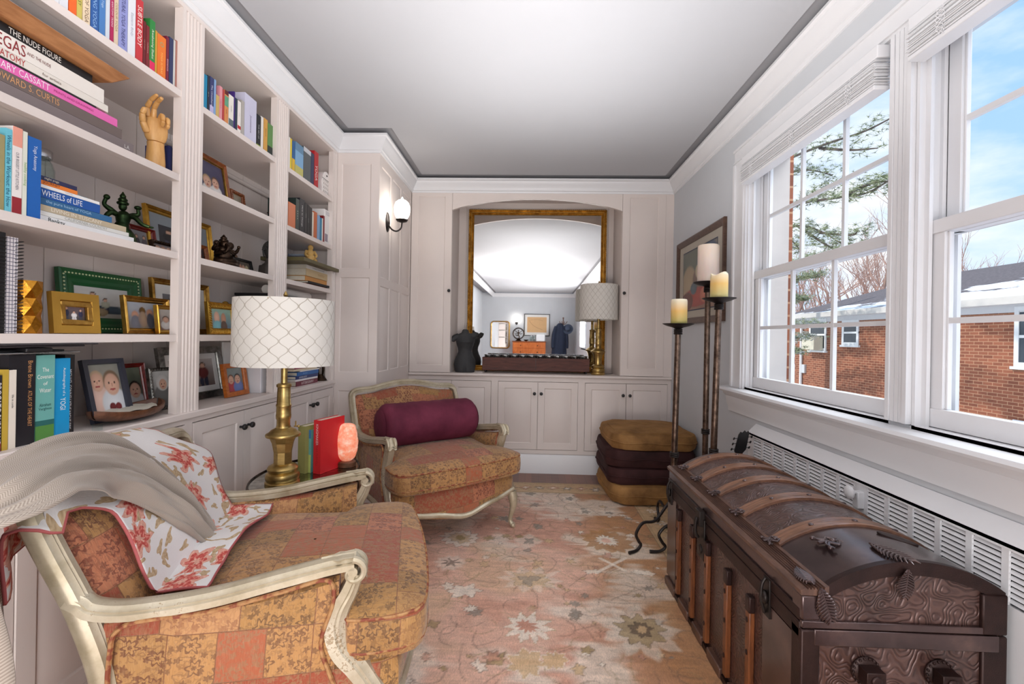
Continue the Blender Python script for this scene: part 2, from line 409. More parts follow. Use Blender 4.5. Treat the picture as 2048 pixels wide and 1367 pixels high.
struct('wall_left_pier', b, M['cream'], weld=False)
b = MB(); L = YB-3.17
ps = []
for u0, u1 in ((.05, .27), (.32, .54), (.60, .84)):
    ps += [(u0, u1, .19, .80), (u0, u1, .93, 1.55), (u0, u1, 1.61, 2.40)]
panelled(b, L-.0015, 0, HC-.02, ps, XFACE_E(-1.06, 3.1715))
struct('wall_left_panelling', b, M['cream'], weld=False)
# baseboards
BB = [(0, 0), (.016, 0), (.016, .12), (.012, .135), (.012, .15), (.004, .165), (0, .165)]
b = MB(); b.sweep([(-1.06, YB-.02, 0), (XR, YB-.02, 0)], [(-a, z) for a, z in BB] if 0 else [(a, z) for a, z in BB], up=(0, 0, 1)); struct('baseboard_back', b, M['white'])
b = MB(); b.box(XR-.016, XR, 2.62, YB-.02, 0, .15); struct('baseboard_right', b, M['white'], bevel=.004)

# ------------------------------------------------------------------ knobs, doors
def knob_mb(c, d, r=.014):
    """round knob on a stem standing out of a face along d"""
    d = Vector(d); b = MB(); X = d.orthogonal().normalized(); Y = d.cross(X)
    b.lathe([(.006, 0), (.006, .012), (.009, .014), (r, .02), (r*1.02, .026), (r*.8, .031), (r*.3, .033)], n=16, xf=frame3(c, X, Y, d)); return b
def door(parent, W_, z0, z1, xf, outward, knob=None, rail=.055, name='door', hinge=None, T=.018):
    b = MB(); panelled(b, W_, z0, z1, [(rail, W_-rail, z0+rail, z1-rail)], xf, T)
    d = b.build(name, M['cream'], parent, weld=False)
    if knob is not None:
        knob_mb(xf @ Vector((knob[0], 0, knob[1])), outward).build('knob', M['black'], d)
    if hinge is not None:
        hb = MB()
        for zz in (z0+.09, z1-.09):
            hb.lathe([(.004, -.02), (.004, .02)], n=8, c=(0, 0, 0), xf=frame3(xf @ Vector((hinge, -.003, zz)), (1, 0, 0), (0, 1, 0), (0, 0, 1)))
        hb.build('hinge', M['cream'], d)
    return d
# lower niche cabinets: three units of two doors, one countertop
def lower_unit(x0, x1, label, kn=True):
    r = thing('base_cabinet', label, 'cabinet', (0, 0, 0), 0, 'cabinets under the mirror')
    MB().box(x0, x1, YB+.019, YN-.004, .165, .845).box(x0, x1, YB, YB+.018, .165, .20).box(x0, x1, YB, YB+.018, .805, .845).box(x0, x0+.03, YB, YB+.018, .2, .805).box(x1-.03, x1, YB, YB+.018, .2, .805).build('cabinet_body', M['cream'], r)
    a, c = x0+.033, x1-.033; m = (a+c)/2
    door(r, m-a-.002, .204, .801, XFACE_S(a, YB-.004), (0, -1, 0), (m-a-.03, .70), hinge=-.002)
    door(r, c-m-.002, .204, .801, XFACE_S(m+.002, YB-.004), (0, -1, 0), (.028, .70), hinge=c-m)
lower_unit(-1.06, -.285, 'white panelled base cabinet behind the far armchair, left of the three')
lower_unit(-.285, .486, 'white panelled base cabinet in the middle under the wide mirror')
lower_unit(.486, XR, 'white panelled base cabinet behind the stacked floor cushions')
b = MB(); b.box(-1.06, XR, YB+.0, YN, 0, .165); struct('trim_3', b, M['cream'])
tag(MB().box(-1.058, XR, YB-.025, YN, .846, .868).build('countertop', M['cream'], bevel=.005), 'long pale painted countertop under the wide gilt mirror', 'countertop')
# tall wall cupboards and arched valance
def tall(x0, x1, kx, label):
    r = thing('tall_cupboard', label, 'cupboard', group='tall cupboards beside the mirror')
    MB().box(x0, x1, YB+.019, YN-.004, .869, 2.52).build('cupboard_body', M['cream'], r)
    door(r, x1-x0-.004, .872, 2.506, XFACE_S(x0+.002, YB-.004), (0, -1, 0), kx, rail=.062, T=.02)
tall(-1.058, -.69, (.35, 1.60), 'tall narrow cupboard with black knob left of the mirror')
tall(.82, 1.20, (.02, 1.60), 'tall narrow cupboard with black knob right of the mirror, by the brass lamp')
struct('trim_4', MB().box(1.2, XR, YB, YN, .869, HC), M['cream'])
struct('wall_back_soffit', MB().box(-1.06, 1.2, YB+.003, YN, 2.508, HC), M['cream'])
n = 24; top = 2.507; poly = [(-.69, top), (-.69, 2.32)]
for i in range(n+1):
    u = -1+2*i/n; poly.append((.065+.755*u*.995, 2.327+.10*(1-u*u)**.85 if abs(u) < 1 else 2.327))
poly += [(.82, 2.32), (.82, top)]
b = MB()
for i in range(1, len(poly)-2):
    (u0, v0), (u1, v1) = poly[i], poly[i+1]
    if abs(u1-u0) < 1e-6: continue
    vs = [(u0, YB, v0), (u1, YB, v1), (u1, YB, top), (u0, YB, top), (u0, YB+.03, v0), (u1, YB+.03, v1), (u1, YB+.03, top), (u0, YB+.03, top)]
    b.add(vs, [(0, 1, 2, 3), (7, 6, 5, 4), (0, 4, 5, 1)])
tag(b.build('arched_valance', M['cream']), 'pale painted arched board across the top of the mirror niche', 'valance')
b = MB()
for x in (-.63, .78): b.box(x-.012, x+.012, YN-.012, YN, .869, 2.5)
struct('trim_5', b, M['cream'])

# ------------------------------------------------------------------ bookcase
BAY = [(.55, 1.725), (1.843, 2.39), (2.515, 3.10)]
SH = [.875, 1.185, 1.505, 1.808, 2.135]
r = thing('bookcase', 'cream built-in bookcase with fluted uprights along the left wall', 'bookcase')
for y0, y1 in ((.43, .55), (1.725, 1.843), (2.39, 2.515), (3.10, 3.168)):
    b = MB(); b.box(XF-.034, XF-.0142, y0+.001, y1-.001, .876, 2.459)
    w = y1-y0; k = 5 if w > .1 else 3; us = [0, .012]
    fl = (w-.024)/k; prof = [(XF-.014, y0), (XF, y0), (XF, y0+.014)]
    for i in range(k):
        c0 = y0+.014+i*(w-.028)/k; c1 = c0+(w-.028)/k
        prof += [(XF, c0+.003), (XF-.006, c0+.006), (XF-.006, c1-.006), (XF, c1-.003)]
    prof += [(XF, y1), (XF-.014, y1)]
    b.prism(prof, .875, 2.46, 'z'); b.build('upright', M['cream'], r, smooth=False)
for z in SH[1:]:
    b = MB(); b.box(XL+.012, XF-.036, .43, 3.168, z-.026, z)
    for y0, y1 in BAY: b.box(XF-.037, XF-.004, y0+.0005, y1-.0005, z-.026, z)
    b.build('shelf', M['cream'], r)
b = MB(); b.box(XL+.012, XF, .43, .4302, .875, 2.46); b.build('side_panel', M['cream'], r)
b = MB(); b.box(XL+.003, XL+.008, .43, 3.168, .875, 2.5)
y = .43
while y < 3.15:
    b.box(XL+.008, XL+.012, y+.002, min(y+.178, 3.168), .875, 2.46); y += .18
b.build('back_panel', M['cream'], r)
MB().box(XL+.012, XF, .43, 3.168, 2.46, HC-.02).build('frieze', M['cream'], r)
MB().box(XL+.003, XF+.012, .43, 3.168, .848, .875).build('countertop_ledge', M['cream'], r, bevel=.004)
BC = [(.43, 1.15, 'near base cabinet below the bookcase, behind the near armchair'), (1.15, 1.79, 'base cabinet below the bookcase with edge hidden by the near armchair'), (1.79, 2.50, 'base cabinet below the bookcase behind the brass lamp and glass side table'), (2.50, 3.168, 'base cabinet below the bookcase at its far end by the panelled pier')]
for y0, y1, lab in BC:
    r = thing('base_cabinet', lab, 'cabinet', group='cabinets under the bookcase')
    MB().box(XL+.004, XF-.02, y0, y1, 0, .848).box(XF-.02, XF, y0, y1, .0, .10).box(XF-.02, XF, y0, y1, .828, .848).box(XF-.02, XF, y0, y0+.02, .1, .828).box(XF-.02, XF, y1-.02, y1, .1, .828).build('cabinet_body', M['cream'], r)
    a, c = y0+.024, y1-.024; m = (a+c)/2
    door(r, m-a-.002, .104, .824, XFACE_E(XF+.004, a), (1, 0, 0), (m-a-.03, .75), rail=.05, hinge=-.003)
    door(r, c-m-.002, .104, .824, XFACE_E(XF+.004, m+.002), (1, 0, 0), (.028, .75), rail=.05, hinge=c-m+.001)

# ------------------------------------------------------------------ windows
def casing(b, y0, y1, z0, z1, X=XR, w=.0):
    pass
# shared casing: left side, head, mullion; stool and apron
def fl_casing(b, u0, u1, v0, v1, vertical=True):
    """stepped casing board on the wall face (toward -X)"""
    if vertical:
        w = u1-u0; st = [(0, .012), (.12, .020), (.2, .014), (.8, .014), (.86, .024), (1, .028)]
        for i in range(len(st)-1):
            b.box(XR-st[i][1], XR, u0+w*st[i][0], u0+w*st[i+1][0], v0, v1)
    else:
        h = v1-v0; st = [(0, .012), (.12, .020), (.2, .014), (.8, .014), (.86, .024), (1, .028)]
        for i in range(len(st)-1):
            b.box(XR-st[i][1], XR, u0, u1, v0+h*st[i][0], v0+h*st[i+1][0])
b = MB(); fl_casing(b, 2.70, 2.845, .92, WZ1-.0005); fl_casing(b, .36, 2.845, WZ1, 2.36, False); fl_casing(b, .36, .50, .92, WZ1-.0005)
for i in range(5):
    y = 1.5475+i*.0182; b.box(XR-.014-(.004 if i in (0, 4) else .0), XR+.11, y, y+.016, .934, WZ1-.002)
b.box(XR-.010, XR+.109, 1.547, 1.638, .933, WZ1-.003)
struct('trim_6', b, M['white'], smooth=False)
b = MB(); prof = [(-.07, .893), (-.076, .903), (-.07, .915), (.10, .925), (.10, .893)]
b.sweep([(XR, .36, 0), (XR, 2.93, 0)], [(a, z) for a, z in prof], up=(0, 0, 1))
ap = [(-.05, .893), (-.045, .875), (-.03, .862), (-.026, .82), (-.016, .80), (-.014, .77), (0, .765), (0, .893)]
b.sweep([(XR, .40, 0), (XR, 2.88, 0)], [(a, z) for a, z in ap], up=(0, 0, 1))
struct('trim_7', b, M['white'])
def sash(r, name, y0, y1, z0, z1, X, t, cols, rows, glass=True, rail=.045, bot=.06, top=.045, stile=.045):
    b = MB(); b.box(X, X+t, y0, y0+stile, z0, z1).box(X, X+t, y1-stile, y1, z0, z1).box(X-.004, X+t, y0, y1, z0, z0+bot).box(X-.004, X+t, y0, y1, z1-top, z1)
    b.box(X+.008, X+t-.008, y0+stile, y0+stile+.008, z0+bot, z1-top).box(X+.008, X+t-.008, y1-stile-.008, y1-stile, z0+bot, z1-top)
    s = b.build(name, M['white'], r, bevel=.002)
    a0, a1, c0, c1 = y0+stile, y1-stile, z0+bot, z1-top
    m = MB()
    for i in range(1, cols): yy = a0+(a1-a0)*i/cols; m.box(X+.008, X+t-.006, yy-.009, yy+.009, c0, c1)
    for j in range(1, rows): zz = c0+(c1-c0)*j/rows; m.box(X+.0088, X+t-.0068, a0+.0005, a1-.0005, zz-.009, zz+.009)
    if cols*rows > 1: m.build('muntin', M['white'], s)
    MB().box(X+t/2-.001, X+t/2+.001, a0, a1, c0, c1).build('glass', M['glass'], s)
def window(idx, y0, y1, cols):
    r = bpy.data.objects.new('window_%d' % idx, None); C.objects.link(r); r['kind'] = 'structure'
    j = MB(); X0 = XR
    j.box(X0, X0+.135, y0, y0+.012, .92, WZ1).box(X0, X0+.135, y1-.012, y1, .92, WZ1).box(X0, X0+.135, y0, y1, WZ1-.012, WZ1).box(X0, X0+.25, y0, y1, .90, .932)
    for s0, s1 in ((y0+.012, 1), (y1-.012, -1)):
        for xx, ww in ((.02, .018), (.066, .012), (.11, .02)):
            a, c = (s0, s0+ww) if s1 > 0 else (s0-ww, s0); j.box(X0+xx, X0+xx+.012, a, c, .93, WZ1)
    j.build('window_frame', M['white'], r)
    sash(r, 'lower_sash', y0+.022, y1-.022, .934, 1.60, X0+.038, .03, cols, 2)
    sash(r, 'upper_sash', y0+.026, y1-.026, 1.555, WZ1-.01, X0+.078, .03, cols, 2, bot=.045)
    return r
window(1, 1.64, 2.70, 3)
window(2, .52, 1.545, 1)
window(3, -3.6, -2.3, 3)
# raised slatted blinds
def blind(y0, y1, ztop, zbot, label, tilt=0.0):
    r = thing('window_blind', label, 'blind', group='raised blinds at the window')
    X0 = XR-.045
    MB().box(X0+.0, X0+.05, y0, y1, ztop-.045, ztop).build('head_rail', M['white'], r, bevel=.003)
    nn = 13; h = ztop-.06-(zbot+.02)
    for k in range(3):
        z = ztop-.055-.012*k; MB().box(X0-.004, X0+.052, y0+.004, y1-.004, z, z+.0022).build('slat', M['white'], r)
    sb = MB(); zz = zbot+.018
    for k in range(16):
        dx = .004*math.sin(k*1.9); dy = .006*math.sin(k*2.7)
        sb.box(X0-.006+dx, X0+.05+dx, y0+.006+dy, y1-.006+dy, zz, zz+.0026); zz += .0049
    sb.build('slat_stack', M['white'], r)
    MB().box(X0-.006, X0+.05, y0+.006, y1-.006, zbot, zbot+.016).build('bottom_rail', M['white'], r, bevel=.003)
    for k in range(3):
        yy = y0+(y1-y0)*(.13+.37*k)
        cb = MB()
        for q in range(6):
            P_ = [(X0-.008+.006*math.sin(u*1.3+q), yy+.012*math.sin(u*2.1+q*1.7), zbot+.09-.016*u) for u in range(6)]
            cb.tube(smoothpath(P_, 3), .0009, 5)
        cb.tube([(X0-.002, yy, zbot), (X0-.002, yy, ztop-.045)], .0009, 5); cb.build('ladder_cord', M['white'], r)
blind(1.66, 2.69, 2.262, 2.105, 'white slatted blind pulled up on the window with six-pane sashes')
blind(.54, 1.53, 2.262, 2.115, 'white slatted blind pulled up on the nearer window')

# ------------------------------------------------------------------ radiator cover on the right wall
r = thing('radiator_cover', 'white metal radiator cover with louvre grille below the window', 'radiator')
XC = 1.225
b = MB(); RY0, RY1 = .5, 2.55; groups = 17
b.box(XC, XR-.017, RY0, RY1, 0, .545).box(XC-.004, XR-.003, RY0, RY1, .684, .70)
gy0 = 2.49; gw = .096
edges = []
k = 0; y = gy0
while y-gw > RY0+.02:
    if k == 8: y -= .05
    edges.append((y-gw+.018, y)); y -= gw; k += 1
b.box(XC, XC+.006, gy0, RY1, .545, .684)
ylast = gy0
for a, c in edges: 
    if ylast-c > 1e-4: b.box(XC, XC+.006, c, ylast, .545, .684)
    ylast = a
b.box(XC, XC+.006, RY0, ylast, .545, .684)
b.add([(XC-.004, RY0, .70), (XR-.003, RY0, .745), (XR-.003, RY1, .745), (XC-.004, RY1, .70), (XC-.004, RY0, .69), (XR-.003, RY0, .69), (XR-.003, RY1, .69), (XC-.004, RY1, .69)], [(0, 1, 2, 3), (4, 7, 6, 5), (0, 3, 7, 4), (0, 4, 5, 1), (3, 2, 6, 7)])
b.build('cover_body', M['white'], r)
for a, c in edges:
    lb = MB()
    for q in range(9):
        z = .552+q*.0148
        lb.add([(XC+.001, a, z), (XC+.001, c, z), (XC+.008, c, z+.0085), (XC+.008, a, z+.0085), (XC+.0022, a, z), (XC+.0022, c, z), (XC+.0092, c, z+.0085), (XC+.0092, a, z+.0085)], [(0, 1, 2, 3), (7, 6, 5, 4), (0, 4, 5, 1), (3, 2, 6, 7)])
    lb.build('louvre_panel', M['white'], r, smooth=False)
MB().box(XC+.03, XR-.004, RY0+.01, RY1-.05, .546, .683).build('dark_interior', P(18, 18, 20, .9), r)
knob_mb((XC-.02, 1.70, .655), (-1, 0, 0), .024).build('knob', M['white'], r)
MB().box(XC-.022, XC+.002, 1.685, 1.715, .60, .66).build('valve_bracket', M['white'], r, bevel=.003)
# ------------------------------------------------------------------ textile materials
def flower(t, uv, scale, petals=5, size=.32, jitter=1.0, seed=0.0):
    """scattered flower heads: returns (head mask, ring mask, random colour socket)"""
    m = t.n('ShaderNodeMapping'); m.inputs['Scale'].default_value = (scale, scale, scale); m.inputs['Location'].default_value = (seed, seed*1.7, 0); t.l(uv, m.inputs[0])
    v = t.n('ShaderNodeTexVoronoi'); v.voronoi_dimensions = '2D'; v.inputs['Scale'].default_value = 1; v.inputs['Randomness'].default_value = jitter; t.l(m.outputs[0], v.inputs['Vector'])
    d = t.n('ShaderNodeVectorMath', operation='SUBTRACT'); t.l(m.outputs[0], d.inputs[0]); t.l(v.outputs['Position'], d.inputs[1])
    s = t.n('ShaderNodeSeparateXYZ'); t.l(d.outputs[0], s.inputs[0])
    ang = t.math('ARCTAN2', s.outputs[1], s.outputs[0]); dist = v.outputs['Distance']
    rr = t.math('MULTIPLY_ADD', t.math('COSINE', t.math('MULTIPLY', ang, petals)), size*.28, size)
    head = t.math('LESS_THAN', dist, rr)
    q = t.math('DIVIDE', dist, rr)
    ring = t.math('MULTIPLY', t.math('LESS_THAN', t.math('ABSOLUTE', t.math('SUBTRACT', q, .84)), .14), 1.0)
    core = t.math('LESS_THAN', q, .28)
    return head, t.math('MAXIMUM', ring, core), v.outputs['Color']
def curls(t, uv, scale, width=.02, detail=2, freq=1.0, seed=0):
    n = t.n('ShaderNodeTexNoise'); m = t.n('ShaderNodeMapping'); m.inputs['Location'].default_value = (seed, seed, seed); t.l(uv, m.inputs[0]); t.l(m.outputs[0], n.inputs['Vector']); n.inputs['Scale'].default_value = scale; n.inputs['Detail'].default_value = detail
    f = t.math('FRACT', t.math('MULTIPLY', n.outputs[0], freq*4))
    return t.math('LESS_THAN', t.math('ABSOLUTE', t.math('SUBTRACT', f, .5)), width)
def brocade(name, rot=0, off=(0, 0, 0)):
    t = NT(name); uv = t.coord('UV', rot=(0, 0, rot), loc=off)
    nzv = t.n('ShaderNodeTexNoise'); t.l(uv, nzv.inputs['Vector']); nzv.inputs['Scale'].default_value = 6
    br = t.n('ShaderNodeTexBrick'); t.l(uv, br.inputs[0]); br.offset = .37; br.squash = 1.6; br.squash_frequency = 2
    br.inputs['Scale'].default_value = 1; br.inputs['Brick Width'].default_value = .105; br.inputs['Row Height'].default_value = .118; br.inputs['Mortar Size'].default_value = .0013; br.inputs['Mortar Smooth'].default_value = .2
    br.inputs['Color1'].default_value = (0, 0, 0, 1); br.inputs['Color2'].default_value = (1, 1, 1, 1); br.inputs['Mortar'].default_value = (.5, .5, .5, 1)
    pal = [(0, srgb(183, 134, 81)), (.14, srgb(169, 92, 59)), (.27, srgb(174, 129, 77)), (.40, srgb(183, 114, 80)), (.52, srgb(162, 118, 67)), (.63, srgb(153, 73, 47)), (.74, srgb(189, 139, 91)), (.86, srgb(172, 126, 71))]
    pal2 = [(0, srgb(116, 77, 50)), (.14, srgb(153, 109, 76)), (.27, srgb(107, 61, 39)), (.40, srgb(116, 56, 39)), (.52, srgb(96, 63, 37)), (.63, srgb(153, 110, 75)), (.74, srgb(111, 47, 35)), (.86, srgb(103, 71, 41))]
    c1 = t.ramp(br.outputs[0], pal, 'CONSTANT'); c2 = t.ramp(br.outputs[0], pal2, 'CONSTANT')
    dn = t.n('ShaderNodeTexNoise'); t.l(uv, dn.inputs['Vector']); dn.inputs['Scale'].default_value = 22; dn.inputs['Detail'].default_value = 3
    ds = t.n('ShaderNodeVectorMath', operation='SUBTRACT'); t.l(dn.outputs[1], ds.inputs[0]); ds.inputs[1].default_value = (.5, .5, .5); dk = t.n('ShaderNodeVectorMath', operation='SCALE'); t.l(ds.outputs[0], dk.inputs[0]); dk.inputs['Scale'].default_value = .022
    da = t.n('ShaderNodeVectorMath', operation='ADD'); t.l(uv, da.inputs[0]); t.l(dk.outputs[0], da.inputs[1]); uv0 = uv; uv = da.outputs[0]
    h1, r1, _ = flower(t, uv, 17, 6, .30, .8); h2, r2, _ = flower(t, uv, 34, 5, .22, 1.0, 3.3)
    cu = curls(t, uv, 26, .10, 2, 1.0); cu2 = curls(t, uv, 55, .13, 1, 1.0, 5)
    pat = t.math('MAXIMUM', t.math('MULTIPLY', r1, .85), t.math('MULTIPLY', h2, .75))
    pat = t.math('MAXIMUM', pat, t.math('MULTIPLY', cu, .42)); pat = t.math('MAXIMUM', pat, t.math('MULTIPLY', cu2, .28))
    sel = t.math('GREATER_THAN', t.math('FRACT', t.math('MULTIPLY', br.outputs[0], 7.3)), .25)
    pat = t.math('MULTIPLY', pat, t.math('MULTIPLY_ADD', sel, .45, .55))
    col = t.mix(pat, c1, c2)
    uv = uv0; seam = t.math('MULTIPLY', br.outputs['Fac'], .8); col = t.mix(seam, col, srgb(128, 84, 48))
    wv = t.noise(t.coord('UV', scale=(1, .12, 1)), 420, 2); col = t.mix(t.math('MULTIPLY', t.math('SUBTRACT', wv, .5), .5, clamp=True), col, srgb(235, 200, 150))
    t.l(col, t.b.inputs['Base Color'])
    cr_ = t.noise(t.coord('UV', scale=(1, .22, 1)), 60, 3)
    h = t.math('ADD', t.math('MULTIPLY', pat, .45), t.math('ADD', t.math('MULTIPLY', cr_, .9), t.math('MULTIPLY', wv, .25)))
    h = t.math('SUBTRACT', h, t.math('MULTIPLY', br.outputs['Fac'], 1.0))
    t.bump(h, .9, .005); t.set(Roughness=.58); t.b.inputs['Sheen Weight'].default_value = .25; t.b.inputs['Specular IOR Level'].default_value = .35
    return t.m
M['brocade'] = brocade('patchwork_brocade', .06)
M['brocade2'] = brocade('patchwork_brocade_turned', PI/2+.05, (.3, .1, 0))
t = NT('twisted_cord_piping'); v = t.coord(scale=(1, 1, 1)); wv = t.n('ShaderNodeTexNoise'); t.l(v, wv.inputs['Vector']); wv.inputs['Scale'].default_value = 55
t.l(t.ramp(wv.outputs[0], [(.42, srgb(132, 66, 44)), (.52, srgb(164, 116, 72)), (.7, srgb(180, 136, 90))]), t.b.inputs['Base Color']); t.set(Roughness=.7); M['piping'] = t.m
# worn ivory and gold paint of the chair frames
t = NT('worn_ivory_frame_paint'); v = t.coord(); n1 = t.noise(v, 9, 5, .65); n2 = t.noise(v, 60, 4, .7)
base = t.ramp(n1, [(.30, srgb(160, 146, 118)), (.5, srgb(186, 173, 148)), (.7, srgb(205, 195, 174))])
worn = t.math('GREATER_THAN', t.math('MULTIPLY', n1, t.noise(v, 130, 5, .75)), .37); t.l(t.mix(t.math('MULTIPLY', worn, .7), base, srgb(140, 112, 74)), t.b.inputs['Base Color'])
t.bump(n2, .2, .001); t.set(Roughness=.36, Metallic=.3); M['frame'] = t.m
def velvet(name, c1, c2, sheen=.8, bump=.1, sc=6):
    t = NT(name); v = t.coord(); n = t.noise(v, sc, 4, .6); t.l(t.ramp(n, [(.3, c1), (.72, c2)]), t.b.inputs['Base Color']); t.bump(t.noise(v, 90, 2), bump, .002)
    t.set(Roughness=.75); t.b.inputs['Sheen Weight'].default_value = sheen; t.b.inputs['Sheen Roughness'].default_value = .35; t.b.inputs['Sheen Tint'].default_value = c2; t.b.inputs['Specular IOR Level'].default_value = .2
    return t.m
M['plum'] = velvet('plum_cotton', srgb(84, 30, 48), srgb(118, 50, 70), .35)
M['ochre'] = velvet('ochre_velvet', srgb(104, 72, 40), srgb(164, 122, 74), .5)
M['darkvelvet'] = velvet('dark_brown_velvet', srgb(38, 20, 20), srgb(66, 38, 38), .45)

# ------------------------------------------------------------------ armchairs
HW = .405
def cushion_mb(outline, z0, z1, bulge, b=None, cx=None, cy=None, edge=.05):
    """soft slab over a plan outline"""
    b = b or MB(); n = len(outline)
    if cx is None: cx = sum(p[0] for p in outline)/n; cy = sum(p[1] for p in outline)/n
    h = z1-z0; rows = []
    def ring(s, z, inset=0):
        R = []
        for x, y in outline:
            dx, dy = x-cx, y-cy; d = math.hypot(dx, dy); k = s*max(0, (d-inset)/d); R.append((cx+dx*k, cy+dy*k, z))
        return R
    r = edge
    rows.append(ring(.02, z0)); rows.append(ring(.5, z0)); rows.append(ring(1, z0, r))
    for k in range(1, 6):
        a = -PI/2+PI*k/6*1.0; rows.append(ring(1, z0+h/2+h/2*math.sin(a), r*.55*(1-math.cos(a))))
    rows.append(ring(1, z1, r*.9))
    for s in (.86, .7, .5, .3, .12, .01): rows.append(ring(s, z1+bulge*(1-s**2.2)))
    b.grid(rows, closeu=True); return b
def resample(P, n):
    P = [Vector(p) for p in P]; P.append(P[0]); L = [0]
    for i in range(1, len(P)): L.append(L[-1]+(P[i]-P[i-1]).length)
    out = []
    for k in range(n):
        s = L[-1]*k/n; i = max(j for j in range(len(L)) if L[j] <= s+1e-9); i = min(i, len(P)-2)
        u = (s-L[i])/max(1e-9, L[i+1]-L[i]); out.append(P[i].lerp(P[i+1], u))
    return out
RAIL = [(-.5, -.5), (-.5, -.1), (-.42, -.02), (-.46, .1), (-.36, .2), (-.3, .38), (-.12, .46), (0, .5), (.12, .46), (.3, .38), (.36, .2), (.46, .1), (.42, -.02), (.5, -.1), (.5, -.5)]
def backx(z): return .345+.0*z
CREST = [(-.388, .755), (-.380, .792), (-.345, .812), (-.25, .818), (-.16, .836), (-.055, .852), (.055, .852), (.16, .836), (.25, .818), (.345, .812), (.380, .792), (.388, .755)]
def ytilt(z): return -.29-.16*max(0, (z-.40))/.39     # back leans away from the seat
def crest_z(x):
    x = max(-.388, min(.388, x))
    for i in range(len(CREST)-1):
        if CREST[i][0] <= x <= CREST[i+1][0]:
            u = (x-CREST[i][0])/(CREST[i+1][0]-CREST[i][0]); return CREST[i][1]*(1-u)+CREST[i+1][1]*u
    return .8
def make_armchair(label):
    r = thing('armchair', label, 'armchair', group='brocade armchairs')
    F = M['frame']
    # seat base with serpentine front
    def front(x): return .362+.035*math.cos(x/HW*PI)*0.6+.02*(1-(x/HW)**2)
    out = [(-HW+.02, -.30), (-HW+.005, .2), (-HW+.01, .30)]+[(x, front(x)) for x in np.linspace(-HW+.03, HW-.03, 15)]+[(HW-.01, .30), (HW-.005, .2), (HW-.02, -.30)]
    out = [(p.x, p.y) for p in resample([(a, b_, 0) for a, b_ in out], 72)]
    b = MB(); rows = []
    for s, z in ((.01, .19), (.97, .19), (.985, .20), (1.0, .25), (1.0, .31), (.985, .34), (.95, .352), (.01, .352)):
        rows.append([(x*s, (y-.03)*s+.03, z if s < .5 else z-.02*math.cos(x/HW*PI)*(1 if z < .25 else 0)*(1 if y > .25 else 0)) for x, y in out])
    b.grid(rows, closeu=True); b.build('seat_base', M['brocade'], r)
    # loose seat cushion, wider in front of the arms
    co = [(-.335, -.27), (-.335, .13), (-.345, .185), (-.398, .205), (-.412, .26), (-.410, .345), (-.385, .40), (-.31, .422), (-.15, .436), (0, .44)]
    co = co+[(-x, y) for x, y in reversed(co[:-1])]
    pth = resample(smoothpath([(x, y, 0) for x, y in co], 4, closed=True), 84)
    co = [(p.x, p.y) for p in pth]
    s = cushion_mb(co, .350, .475, .035, cx=0, cy=.08, edge=.028).build('seat_cushion', M['brocade'], r)
    for z in (.377, .462):
        k = .988; MB().tube([(x*k, (y-.08)*k+.08, z) for x, y in co], .0045, 6, closed=True).build('piping', M['piping'], s)
    # upholstered back, front and rear faces
    def backpad(off, bul, x_in, zlo, flip):
        nx, nz = 22, 18; P_ = []
        for j in range(nz+1):
            row = []
            for i in range(nx+1):
                u = -1+2*i/nx; x = u*(x_in); zt = crest_z(x)-.032; z = zlo+(zt-zlo)*j/nz; w = (1-abs(u)**5)*(1-abs(2*j/nz-1)**5)
                row.append((x, ytilt(z)+off+bul*w, z))
            P_.append(row)
        return P_
    b = MB(); A = backpad(.012, .052, .364, .40, 0); B = backpad(-.012, -.012, .364, .24, 1)
    b.grid(A); b.grid([list(reversed(q)) for q in B])
    n1, n2 = len(A), len(A[0])
    for i in range(n1-1):
        for j in (0, n2-1): b.add([A[i][j], A[i+1][j], B[i+1][j], B[i][j]], [(0, 1, 2, 3)])
    for j in range(n2-1): b.add([A[-1][j], A[-1][j+1], B[-1][j+1], B[-1][j]], [(0, 1, 2, 3)])
    bk = b.build('back_upholstery', M['brocade'], r, weld=True)
    edge = [(x*.366/.388, ytilt(z)+.018, z-.034) for x, z in CREST[1:-1]]; edge = [(-.362, ytilt(.42)+.018, .42), (-.363, ytilt(.6)+.018, .6)]+edge+[(.363, ytilt(.6)+.018, .6), (.362, ytilt(.42)+.018, .42)]
    MB().tube(smoothpath(edge, 4), .005, 6).build('piping', M['piping'], bk)
    # carved back frame: posts and crest in one sweep
    pth = [(-.385, -.30, .20), (-.385, -.305, .38), (-.386, ytilt(.55), .55), (-.388, ytilt(.68), .68)]+[(x, ytilt(z), z) for x, z in CREST]+[(.388, ytilt(.68), .68), (.386, ytilt(.55), .55), (.385, -.305, .38), (.385, -.30, .20)]
    sp = smoothpath(pth, 5); b = MB()
    # profile: across = thickness front/back, up = outward
    b.sweep(sp, [(a*.052, c*.044) for a, c in RAIL], up=None)
    b = MB(); m = len(sp); vs = []; n = len(RAIL)
    for i, p in enumerate(sp):
        tn = (sp[min(i+1, m-1)]-sp[max(i-1, 0)]).normalized(); Yd = Vector((0, 1, 0)); outw = tn.cross(Yd); outw.normalize()
        if outw.dot(Vector((p.x, 0, max(0, p.z-.6)*3))) < 0: outw = -outw
        fr = outw.cross(tn); fr.normalize()
        if fr.y < 0: fr = -fr
        for a, c in RAIL: vs.append(p+fr*(a*.055)+outw*(c*.036))
    fs = [(i*n+j, i*n+(j+1) % n, (i+1)*n+(j+1) % n, (i+1)*n+j) for i in range(m-1) for j in range(n)]
    fs += [tuple(range(n)), tuple((m-1)*n+j for j in range(n))]
    b.add(vs, fs); b.build('back_frame', F, r)
